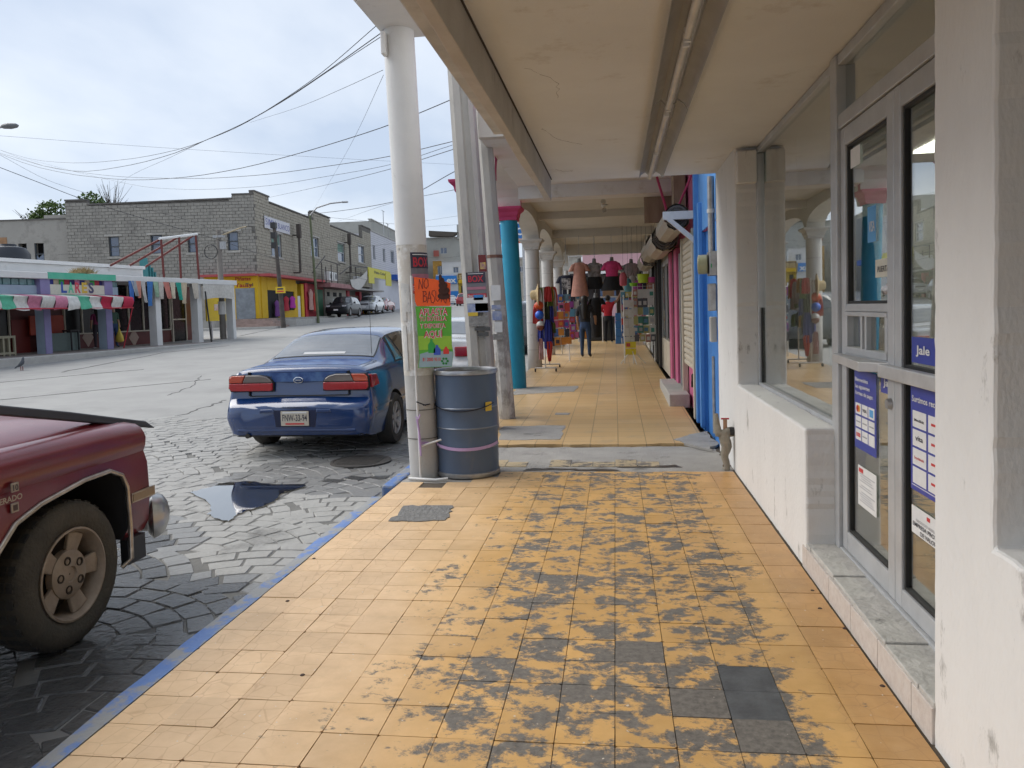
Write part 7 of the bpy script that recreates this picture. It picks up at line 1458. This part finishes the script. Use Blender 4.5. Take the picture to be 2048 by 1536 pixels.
def tree(name, label, base, h, crowns, n, leaf, m, twigs=30, seed=1, bare=False):
    q = random.Random(seed); t = thing(name, label, 'tree', tuple(base)); tr = MB(); bx, by, bz = base
    tr.tube([(bx, by, bz), (bx+.1, by, bz+h*.3), (bx-.05, by, bz+h*.6)], [.16, .12, .06], 8)
    for _ in range(twigs):
        a = q.uniform(0, 6.28); r = q.uniform(.3, 1.5); z = q.uniform(.5, 1.05)*h; s0 = (bx, by, bz+h*q.uniform(.25, .5)); e = (bx+r*math.cos(a), by+r*.6*math.sin(a), bz+z); mid = ((s0[0]+e[0])/2+q.uniform(-.2, .2), (s0[1]+e[1])/2, (s0[2]+e[2])/2+.15); tr.tube([s0, mid, e], [.03, .014, .005], 5)
    tr.build('trunk', BARK, t)
    b = MB()
    for (cx, cy, cz, rx, ry, rz) in crowns:
        for _ in range(n):
            while True:
                v = Vector((q.uniform(-1, 1), q.uniform(-1, 1), q.uniform(-1, 1)))
                if v.length < 1 and (v.length > .45 or q.random() < .3): break
            c = Vector((bx+cx+v.x*rx, by+cy+v.y*ry, bz+cz+v.z*rz)); a = q.uniform(0, 6.28); e = q.uniform(-.9, .9); d = Vector((math.cos(a)*math.cos(e), math.sin(a)*math.cos(e), math.sin(e)))*leaf*q.uniform(.6, 1.3); s = d.orthogonal().normalized()*leaf*.3; s.rotate(Matrix.Rotation(q.uniform(0, 6.28), 3, d))
            b.add([c, c+d*.5+s, c+d, c+d*.5-s], [(0, 1, 2, 3)])
    if not bare: b.build('crown', m, t, recalc=False)
    return t
def behind(px, py, F, d): return F.off(-d).pt(*F.off(-d).uv(px, py))
p = behind(182, 432, B1, 3.5); tree('leafy_tree', 'bushy green tree rising behind the stone roof', (p.x, p.y, p.z-1.6), 3.0, [(0, 0, 2.3, 1.0, .7, .9), (.7, 0, 1.9, .8, .6, .7), (-.7, 0, 1.8, .8, .5, .6)], 560, .24, FOL2, 20, 3)
p = behind(105, 442, B1, 3.0); tree('leafy_tree', 'green shrub-like tree behind the plaster house roof', (p.x, p.y, p.z-1.2), 2.4, [(0, 0, 1.8, 1.1, .6, .8), (-.9, 0, 1.4, .8, .4, .5)], 520, .24, FOL2, 16, 4)
p = behind(225, 432, B1, 4.5); tree('bare_tree', 'leafless twiggy tree behind the stone parapet', (p.x, p.y, p.z-2.0), 4.4, [], 0, .2, FOL, 70, 6, True)
p = behind(60, 445, B1, 4.0); tree('thin_shrub', 'sparse dark shrub on the plaster house roof', (p.x, p.y, p.z-.9), 1.8, [(0, 0, 1.2, .7, .4, .5)], 70, .2, FOL, 20, 8)
# ================================================================== FURTHER UP THE STREET
def simple_building(name, label, F, u0, u1, z1, m, depth=8, wins=(), zb=-1, roof=None):
    t = thing(name, label, 'building', tuple(F.pt((u0+u1)/2, 0))); us = sorted({u0, u1}|{x for w in wins for x in w[:2]}); b = MB()
    for a, c in zip(us[:-1], us[1:]):
        mid = (a+c)/2; hh = sorted([w for w in wins if w[0] <= mid <= w[1]], key=lambda w: w[2]); z = zb
        for w in hh: b.fbox(F, a, c, z, w[2], -.3, 0); z = w[3]
        b.fbox(F, a, c, z, z1, -.3, 0)
    b.build('wall', m, t, recalc=False); MB().fbox(F, u0+.05, u1-.05, zb, z1-.2, -depth, -.32).build('core', m, t)
    for a, c, z0, zt in [w[:4] for w in wins]:
        w_ = MB().fbox(F, a, c, z0, z0+.08, -.25, -.1).fbox(F, a, c, zt-.08, zt, -.25, -.1).fbox(F, a, a+.08, z0+.08, zt-.08, -.25, -.1).fbox(F, c-.08, c, z0+.08, zt-.08, -.25, -.1).fbox(F, (a+c)/2-.03, (a+c)/2+.03, z0+.08, zt-.08, -.25, -.1).build('window_frame', WFR, t); MB().fbox(F, a+.08, c-.08, z0+.08, zt-.08, -.24, -.2).build('pane', PAN, w_)
    MB().fbox(F, u0-.05, u1+.05, z1, z1+.12, -.4, .1).build('coping', CONC2, t)
    return t
# white house beyond the stone building, same street line
W2 = Face((B2.pt(uR+.1, 0).x, B2.pt(uR+.1, 0).y), (B2.pt(uR+30, 0).x, B2.pt(uR+30, 0).y))
def wrect(F, *r):
    o = []
    for a, b, c, d in r: u0, zt = F.uv((a), (b)); u1 = F.uv(c, b)[0]; zl = F.uv(a, d)[1]; o.append((min(u0, u1), max(u0, u1), zl, zt))
    return o
uw1 = W2.uv(800, 480)[0]
wh_ = simple_building('white_house', 'white painted two-storey house beyond the stone block building', W2, 0, uw1, W2.uv(750, 466)[1], mat('white_siding', (.62, .62, .66), .8, col2=(.54, .54, .58), scale=.8, amt=1), 9, wrect(W2, (745, 490, 750, 518), (765, 496, 770, 523), (781, 500, 788, 525)))
sd_ = MB()
for k in range(22): z = W2.uv(750, 466)[1]-.3-k*.22; sd_.fbox(W2, .02, uw1, z, z+.03, .0, .025)
sd_.build('siding_lines', flat('siding_shadow', (.42, .42, .46), .8), wh_)
MB().fbox(W2, W2.uv(777, 553)[0], uw1, W2.uv(780, 560)[1], W2.uv(780, 550)[1], 0, 1.0).build('blue_fascia', flat('fascia_blue', (.02, .10, .45), .6), wh_)
t = thing('yellow_shop_sign', 'yellow banner sign of the copy shop hung over the pavement', 'sign', tuple(B2.pt(uR-2, 3))); F_ = B2.off(1.25); YS = flat('sign_yellow', (.62, .56, .05), .6)
a_, b_ = F_.uv(735, 534), F_.uv(780, 560); zt_ = a_[1]; zl_ = F_.uv(735, 553)[1]
MB().fbox(F_, a_[0], b_[0], zl_, zt_, 0, .06).build('banner', YS, t)
for x0, x1, yb in ((735, 746, 566), (769, 780, 571)): u0, u1 = F_.uv(x0, 545)[0], F_.uv(x1, 545)[0]; MB().fbox(F_, u0, u1, F_.uv(x0, yb)[1], zt_-.2, .07, .12).build('hanging_banner', YS, t)
text(MB(), 'Pulso Color', onface(F_, .075), (b_[0]-a_[0])*.5, (zt_-zl_)*.3, a_[0]+(b_[0]-a_[0])*.5, zl_+(zt_-zl_)*.45, .02).build('lettering', INK, t, recalc=False); MB().fbox(F_, a_[0]+(b_[0]-a_[0])*.78, a_[0]+(b_[0]-a_[0])*.84, zl_+(zt_-zl_)*.35, zl_+(zt_-zl_)*.8, .06, .075).build('print', INK, t)
MB().fbox(F_, a_[0], a_[0]+.1, zt_-.05, zt_+.05, -1.25, 0).fbox(F_, b_[0]-.1, b_[0], zt_-.05, zt_+.05, -1.25, 0).build('bracket', STEEL, t)
F_ = B2.off(1.3); p0 = F_.pt(*F_.uv(700, 559)); p1 = F_.pt(*F_.uv(734, 541)); p2 = F_.pt(*F_.uv(734, 558)); p3 = F_.pt(*F_.uv(704, 573))
tag(MB().grid(lambda a, b: (p0.lerp(p1, a)+Vector((0, 0, -.9*math.sin(math.pi*a)*(.3+.5*b))))*(1-b)+(p3.lerp(p2, a)+Vector((0, 0, -.6*math.sin(math.pi*a))))*b, 10, 6).build('hanging_tarp', cloth('white_tarp', (.58, .56, .53)), smooth=60), 'white tarpaulin sagging from a balcony rail beside the yellow sign', 'tarpaulin')
t = thing('balcony_rail', 'dark steel balcony stair rail above the cream shop', 'railing', tuple(B2.pt(uR*.6, 4))); F_ = B2.off(1.1); b = MB()
for px in (628, 644, 652, 663, 675, 700, 712, 722): u_ = F_.uv(px, 550)[0]; b.fbox(F_, u_-.03, u_+.03, zbase-.2, zbase+1.3+.25*math.sin(px), -.03, .03)
for x0, y0, x1, y1 in ((625, 545, 650, 512), (680, 548, 703, 530), (650, 520, 680, 530), (703, 530, 735, 536), (703, 545, 735, 550)): b.tube([F_.pt(*F_.uv(x0, y0)), F_.pt(*F_.uv(x1, y1))], .04, 5)
b.build('rail', flat('rail_dark', (.05, .04, .04), .6), t)
for i, (x0, x1, lab) in enumerate(((656, 663, 'left one of three pale air conditioner boxes over the cream shop'), (666, 672, 'middle one of three pale air conditioner boxes over the cream shop'), (712, 719, 'pale air conditioner box over the brick-panelled shop'))):
    F2_ = B2.off(.9); u0, u1 = F2_.uv(x0, 545)[0], F2_.uv(x1, 545)[0]; t = thing('air_conditioner', lab, 'air conditioner', tuple(F2_.pt(u0, zbase))); MB().fbox(F2_, u0, u1, zbase+.045, zbase+.75, -.3, .1).build('casing', WHITEP, t, bevel=.02); c_ = F2_.pt((u0+u1)/2, zbase+.4, .1); MB().cyl(c_, c_+F2_.n*.02, .25, n=16).build('fan_grille', flat('fan_grey', (.2, .2, .2), .6), t)
# houses closing the view up the street
FA = Face((-38, 118), (2, 124)); FAR = mat('far_grey_wall', (.40, .40, .37), .9, col2=(.31, .31, .285), scale=.5, amt=1, dirt=(.2, .2, .18), dscale=.5, dpos=(.55, .75)); FARW = mat('far_white_wall', (.62, .61, .60), .8, col2=(.55, .54, .53), scale=.5)
def fu(px): return FA.uv(px, 560)[0]
def fz(py, px=880): return FA.uv(px, py)[1]
g = simple_building('grey_house', 'unfinished grey block house with dark tarp roof at the end of the street', FA.off(-6), FA.off(-6).uv(852, 500)[0], FA.off(-6).uv(935, 500)[0], FA.off(-6).uv(880, 476)[1], FAR, 8, wrect(FA.off(-6), (880, 495, 894, 508)))
F_ = FA.off(-5.6); MB().fpoly(F_, [F_.uv(858, 462), F_.uv(917, 465), F_.uv(905, 473), F_.uv(858, 472)], -2, .6).build('tarp_roof', cloth('brown_tarp', (.10, .085, .07)), g); MB().fbox(F_, F_.uv(866, 480)[0], F_.uv(877, 480)[0], F_.uv(870, 513)[1], F_.uv(870, 501)[1], .0, .05).build('red_panel', flat('dull_red', (.35, .10, .08), .8), g)
MB().fbox(F_, F_.uv(914, 470)[0], F_.uv(920, 470)[0], F_.uv(917, 478)[1], F_.uv(917, 449)[1], -1, 0).build('chimney', FAR, g)
t = simple_building('orange_house', 'small orange house with green window at the end of the street', FA.off(-2), FA.off(-2).uv(866, 540)[0], FA.off(-2).uv(888, 540)[0], FA.off(-2).uv(870, 522)[1], mat('orange_wall', (.55, .30, .06), .8), 4, wrect(FA.off(-2), (875, 532, 886, 550)))
t = simple_building('white_far_house', 'plain white house with one barred window at the end of the street', FA.off(-1), FA.off(-1).uv(884, 540)[0], FA.off(-1).uv(930, 540)[0], FA.off(-1).uv(900, 523)[1], FARW, 4, wrect(FA.off(-1), (906, 534, 917, 546)))
s_ = thing('blue_shop', 'white and blue shop front at the far end of the street', 'building', tuple(FA.pt(fu(893), 2)))
MB().fbox(FA, fu(872), fu(916), -1, fz(549), -.8, 0).build('wall', FARW, s_); MB().fbox(FA, fu(872), fu(914), fz(568), fz(552), 0, .3).build('sign_panel', flat('sign_blue', (.02, .22, .62), .5), s_); text(MB(), 'ex', onface(FA, .33), 1.5, .85, fu(903), fz(566), .05).build('lettering', PAPER, s_, recalc=False); MB().fbox(FA, fu(900), fu(916), -1, fz(583), 0, .1).build('blue_dado', flat('sign_blue', (.02, .22, .62), .5), s_)
y_ = thing('yellow_shop', 'yellow and brown shop front beside the blue shop', 'building', tuple(FA.pt(fu(925), 2)))
MB().fbox(FA, fu(916.5), fu(946), -1, fz(548), -.8, 0).build('wall', mat('ochre_wall', (.55, .38, .05), .8), y_); MB().fbox(FA, fu(917), fu(946), fz(561), fz(549), 0, .2).build('sign_panel', flat('sign_brown', (.18, .10, .04), .6), y_); text(MB(), 'BBB', onface(FA, .23), 2.6, .7, fu(924), fz(560), .04).build('lettering', flat('letter_gold', (.55, .42, .2), .6), y_, recalc=False); MB().fbox(FA, fu(917), fu(946), fz(568), fz(561), 0, .5).build('yellow_fascia', YEL, y_); MB().fbox(FA, fu(922), fu(929), -1, fz(573), 0, .05).build('doorway', DARK, y_)
t = simple_building('cream_far_house', 'cream far house seen between the turquoise and white columns', Face((-16, 60), (-2.2, 60)), Face((-16, 60), (-2.2, 60)).uv(1020, 560)[0], 13.5, Face((-16, 60), (-2.2, 60)).uv(1060, 517)[1], mat('far_cream', (.45, .42, .36), .85), 5, wrect(Face((-16, 60), (-2.2, 60)), (1036, 532, 1050, 545)))
t = simple_building('grey_roof_block', 'weathered grey block wall rising behind the white house', W2.off(-5), W2.off(-5).uv(742, 450)[0], W2.off(-5).uv(815, 450)[0], W2.off(-5).uv(770, 453)[1], FAR, 6)
FP2 = Face((-1.9, 47), (5, 47)); t = simple_building('pink_far_shop', 'pale pink and white shop closing the view beyond the arcade stalls', FP2, 0, 6.5, 4.9, mat('pale_pink_wall', (.55, .33, .35), .8, col2=(.5, .3, .32), scale=1), 5, [(.9, 2.2, 1.6, 3.0, 0)])
MB().fbox(FP2, -.02, 6.5, 3.4, 3.75, .0, .3).build('white_band', WHITEP, t)
# blue and orange roadside sign beyond the turquoise column
F_ = Face((-9, 45), (0, 45)); t = thing('pylon_sign', 'blue and orange sign on a pole beyond the turquoise column', 'sign', tuple(F_.pt(F_.uv(1046, 600)[0], road_z(-4, 45)))); u1 = F_.uv(1053, 470)[0]
MB().fbox(F_, u1-1.6, u1, F_.uv(1040, 477)[1], F_.uv(1040, 447)[1], -.1, .1).build('panel', flat('pylon_blue', (.02, .16, .45), .5), t); MB().fbox(F_, u1-1.6, u1, F_.uv(1040, 486)[1], F_.uv(1040, 478)[1], -.1, .1).build('lower_panel', flat('pylon_orange', (.65, .12, .02), .5), t); text(MB(), 'RO', onface(F_, .11), .9, .42, u1-.55, F_.uv(1040, 470)[1], .04).build('lettering', PAPER, t, recalc=False); MB().cyl(F_.pt(u1-.2, road_z(-4, 45)), F_.pt(u1-.2, F_.uv(1040, 480)[1]), .08, n=10).build('pole', STEEL, t)

# ================================================================== POLES, LAMPS AND WIRES
OLDP = mat('old_pole', (.23, .21, .19), .9, col2=(.16, .145, .13), scale=2, amt=1); WPOLE = mat('wooden_pole', (.10, .085, .075), .9)
def pole(name, label, px, py, topx, topy, r0, r1, m, Y=None):
    p = on_road(px, py) if Y is None else hy(px, py, Y); tp = hy(topx, topy, p.y); t = thing(name, label, 'pole', tuple(p)); MB().cyl((p.x, p.y, p.z-(.1 if Y is None else .6)), tuple(tp), r0, r1, 12).build('shaft', m, t, smooth=40)
    return t, p, tp
t, p, tp = pole('utility_pole', 'grey utility pole with coiled cable and short street lamp behind the low shop', 447, 678, 437, 460, .15, .10, OLDP); UP1 = tp
MB().box(tp.x-.25, tp.x+.25, tp.y-.1, tp.y+.1, tp.z-.35, tp.z-.25).box(tp.x+.1, tp.x+.3, tp.y-.15, tp.y+.05, tp.z-.9, tp.z-.55).build('pole_fittings', flat('fitting_grey', (.35, .36, .37), .5), t)
c = MB(); c.tube([(tp.x-.35+.32*math.cos(a), tp.y-.15, tp.z-1.0+.32*math.sin(a)) for a in [k*.35 for k in range(19)]], .022, 6); c.build('cable_coil', BLACKP, t)
e = hy(493, 453, p.y); MB().tube([(tp.x, tp.y, tp.z-.3), (e.x-.3, e.y, e.z-.05), (e.x, e.y, e.z)], .035, 8).build('lamp_arm', mat('arm_tan', (.40, .33, .22), .7), t); MB().loft([ell(e.x+.1*k, e.y, e.z+.0, .02+.05*math.sin(k), .05, 8) for k in (0, 1, 2, 3)]).build('lamp_head', STEEL, t)
MB().cyl((p.x, p.y, p.z+1.15), (p.x, p.y, p.z+1.75), .165, n=12).build('paper_band', PAPER, t)
t, p, tp = pole('wooden_pole', 'dark leaning wooden pole with small yellow sign before the yellow shop', 567, 642, 548, 450, .15, .10, WPOLE, 44.5); UP2 = tp
sg = B2.off(3.2); s_ = thing('one_way_sign', 'small yellow sign board fixed to the leaning wooden pole', 'sign', (p.x, p.y-.3, 3)); a_, b_ = hy(551, 574, p.y-.25), hy(571, 586, p.y-.25); MB().box(a_.x, b_.x, p.y-.27, p.y-.23, b_.z, a_.z).build('board', flat('sign_yellow2', (.72, .50, .02), .5), s_); MB().box(a_.x+.12, b_.x-.12, p.y-.275, p.y-.27, b_.z+(a_.z-b_.z)*.55, b_.z+(a_.z-b_.z)*.8).build('print', INK, s_); MB().box(a_.x+.1, b_.x-.1, p.y-.275, p.y-.27, b_.z+(a_.z-b_.z)*.18, b_.z+(a_.z-b_.z)*.38).build('print', REDI, s_)
for k in range(3): MB().box(tp.x-.18, tp.x+.12, tp.y-.15, tp.y+.15, tp.z-.2-.6*k, tp.z+.15-.6*k).build('pole_hardware', BLACKP, t)
t, p, tp = pole('street_lamp', 'tall green street lamp pole with curved arm before the stone building', 637, 640, 620, 431, .10, .07, mat('lamp_green', (.12, .14, .07), .6), 51); UP3 = tp
e = hy(686, 404, p.y); MB().tube([tuple(tp), (tp.x+.5, tp.y, tp.z+.5), ((tp.x+e.x)/2+.3, tp.y, e.z-.05), tuple(e)], .05, 8).build('lamp_arm', STEEL, t); MB().box(e.x-.1, e.x+.35, e.y-.12, e.y+.12, e.z-.06, e.z+.05).build('lamp_head', STEEL, t, bevel=.04)
for nm, lab, px, py, tx, ty in (('chimney_pipe', 'dark service mast against the stone wall above the red canopy', 604, 640, 597, 448), ('chimney_pipe', 'rusty service mast against the stone wall near its far end', 706, 632, 698, 467)):
    F_ = B2.off(.5); a_ = F_.pt(*F_.uv(tx+4, 545)); b_ = F_.pt(*F_.uv(tx, ty)); t = thing(nm, lab, 'mast', tuple(a_)); MB().cyl(a_, b_, .09, n=8).build('mast', WPOLE, t); MB().box(b_.x-.15, b_.x+.15, b_.y-.15, b_.y+.15, b_.z-1.0, b_.z).build('mast_box', WPOLE, t, bevel=.04); MB().tube([a_, a_-B2.n*.5], .05, 6).tube([b_+Vector((0, 0, -.8)), b_+Vector((0, 0, -.8))-B2.n*.5], .05, 6).build('wall_bracket', WPOLE, t)
# lamp at the left edge of the picture
e = hy(20, 252, 26); t = thing('street_lamp', 'grey street lamp head reaching in at the left edge of the picture', 'street lamp', (e.x-4, e.y, road_z(-18, 26))); MB().loft([[(e.x-.35+.7*s, e.y+w*math.cos(2*math.pi*k/12), e.z+h*math.sin(2*math.pi*k/12)) for k in range(12)] for s, w, h in ((0, .04, .05), (.15, .12, .09), (.5, .15, .11), (.85, .11, .08), (1, .02, .02))]).build('lamp_head', mat('lamp_grey', (.14, .15, .16), .5), t, smooth=60); MB().tube([(e.x-.3, e.y, e.z), (e.x-3.5, e.y, e.z-.4), (e.x-4, e.y, e.z-1), (e.x-4, e.y, road_z(-18, 26))], .05, 8).build('pole', STEEL, t)
# rooftop aerials
for px, py, tx, ty, lab in ((768, 463, 766, 422, 'television aerial on the white house roof'), (778, 466, 775, 448, 'shorter aerial mast on the white house roof')):
    F_ = W2.off(-3); a_ = F_.pt(*F_.uv(px, py+12)); b_ = F_.pt(*F_.uv(tx, ty)); t = thing('roof_aerial', lab, 'aerial', tuple(a_)); MB().cyl(a_, b_, .05, n=6).tube([b_-F_.u*.9, b_+F_.u*.9], .035, 5).build('mast', STEEL, t)
# wires: photo points along each cable, and the distance (m up the street) of its two ends
WIRE = flat('black_cable', (.03, .03, .035), .6)
wires = [([(-60, 267), (305, 294), (773, 322), (930, 330)], 26, 40, .009, 'thin cable crossing high over the street'),
 ([(-60, 283), (0, 300), (78, 321), (156, 326), (250, 319), (352, 300), (410, 281), (477, 253), (547, 212), (637, 150), (760, 45)], 30, 7, .007, 'upper strand of the cable bundle rising to the tall column'),
 ([(-60, 290), (0, 306), (117, 338), (164, 343), (250, 332), (344, 308), (412, 280), (480, 250), (560, 205), (640, 152), (762, 66)], 31, 7, .009, 'thick strand of the cable bundle ending on the tall column'),
 ([(195, 400), (260, 352), (340, 315), (415, 279), (485, 248), (570, 200), (660, 140), (764, 72)], 42, 7, .007, 'lowest strand of the cable bundle on the tall column'),
 ([(500, 245), (600, 213), (690, 175), (766, 140)], 20, 7, .005, 'thin cable leaving the bundle for the tall column'),
 ([(-60, 285), (0, 308), (78, 335), (176, 353), (273, 360), (363, 355), (469, 339), (586, 310), (684, 281), (775, 251), (905, 198), (1000, 155)], 30, 9.3, .012, 'heavy black cable sagging from the poster pole over the street'),
 ([(0, 300), (98, 334), (273, 355), (390, 357), (508, 351), (664, 331), (777, 313), (905, 283)], 36, 9.3, .009, 'second sagging cable below the heavy one'),
 ([(60, 320), (234, 363), (312, 376), (390, 379), (508, 374), (664, 351), (777, 330), (905, 290)], 40, 9.3, .006, 'thin sagging cable behind the heavy one'),
 ([(505, 402), (625, 376), (777, 339), (912, 297)], 46, 9.3, .009, 'cable from the stone parapet to the poster pole'),
 ([(-60, 312), (0, 335), (78, 365), (164, 398), (273, 433), (383, 464), (439, 480)], 22, 33.6, .02, 'heavy cable from the left edge to the utility pole'),
 ([(439, 480), (520, 508), (600, 528), (735, 560)], 33.6, 66, .02, 'heavy cable from the utility pole up the street'),
 ([(0, 310), (100, 362), (240, 405), (400, 448), (437, 465)], 24, 33.6, .009, 'light cable above the heavy one to the utility pole'),
 ([(430, 439), (586, 431), (785, 404), (915, 340)], 45, 9.4, .010, 'dark cable from the wooden pole to the poster pole'),
 ([(117, 509), (351, 494), (434, 482)], 32, 33.6, .010, 'low cable over the roof of the low shop'),
 ([(140, 519), (280, 511), (434, 488)], 32, 33.6, .010, 'second low cable over the roof of the low shop'),
 ([(767, 150), (711, 271), (625, 423)], 7, 57, .004, 'very thin drop wire from the tall column to the green lamp'),
 ([(566, 427), (680, 437), (800, 449)], 57, 60, .02, 'dark cable from the wooden pole past the green lamp'),
 ([(664, 447), (785, 406), (916, 378)], 66, 9.4, .007, 'thin cable rising to the poster pole from the far facade'),
 ([(440, 470), (500, 462), (548, 458)], 33.6, 57, .012, 'cable between the utility pole and the wooden pole'),
 ([(250, 470), (480, 490), (740, 465)], 44, 66, .014, 'cable passing before the stone facade'),
 ([(640, 500), (780, 488), (940, 470)], 60, 80, .018, 'low far cable over the parked cars'),
 ([(835, 444), (960, 425)], 60, 50, .014, 'short far cable between column and poles'), ([(835, 455), (960, 446)], 60, 50, .014, 'lower short far cable between column and poles'), ([(838, 512), (880, 516), (960, 505)], 60, 60, .014, 'low far cable before the grey house')]
for pts, ya, yb, r, lab in wires:
    cum = [0]
    for a, b_ in zip(pts[:-1], pts[1:]): cum.append(cum[-1]+math.hypot(b_[0]-a[0], b_[1]-a[1]))
    P3 = []
    for i in range(31):
        s_ = cum[-1]*i/30; f = s_/cum[-1]; x = pchip(cum, [p[0] for p in pts], s_); y = pchip(cum, [p[1] for p in pts], s_); d_ = 1/((1-f)/ya+f/yb); P3.append(hy(x, y, d_))
    tag(MB().tube(P3, r*.52, 5).build('cable', WIRE, smooth=60), lab, 'cable', 'overhead cables')
# joints, cracks and patches in the road slab
RJ = mat('road_joint_tar', (.16, .157, .15), .9)
def road_line(nm, pts, w, m, seed, jit=.02):
    q = random.Random(seed); P_ = []
    for a, b in zip(pts[:-1], pts[1:]):
        for k in range(10): P_.append(on_road(a[0]+(b[0]-a[0])*k/10, a[1]+(b[1]-a[1])*k/10)+Vector((q.uniform(-jit, jit), q.uniform(-jit, jit), .005)))
    b = MB()
    for a, c in zip(P_[:-1], P_[1:]):
        d = (c-a); d.z = 0
        if d.length < 1e-6: continue
        d.normalize(); n_ = Vector((-d.y, d.x, 0))*w*q.uniform(.4, 1); z = Vector((0, 0, .006)); b.hexa([a-n_-z, c-n_-z, c+n_-z, a+n_-z, a-n_, c-n_, c+n_, a+n_])
    b.build(nm, m, road)
road_line('slab_joint', [(0, 800), (250, 775), (440, 757)], .03, RJ, 1); road_line('slab_joint', [(120, 745), (330, 705), (470, 690)], .05, RJ, 2, .05); road_line('slab_joint', [(0, 765), (180, 748), (300, 738)], .04, RJ, 3); road_line('road_crack', [(340, 790), (385, 772), (400, 750)], .014, RJ, 4, .05); road_line('road_crack', [(330, 840), (420, 812), (450, 800)], .02, RJ, 5, .06); road_line('slab_joint', [(480, 672), (560, 655), (640, 648)], .08, RJ, 6)
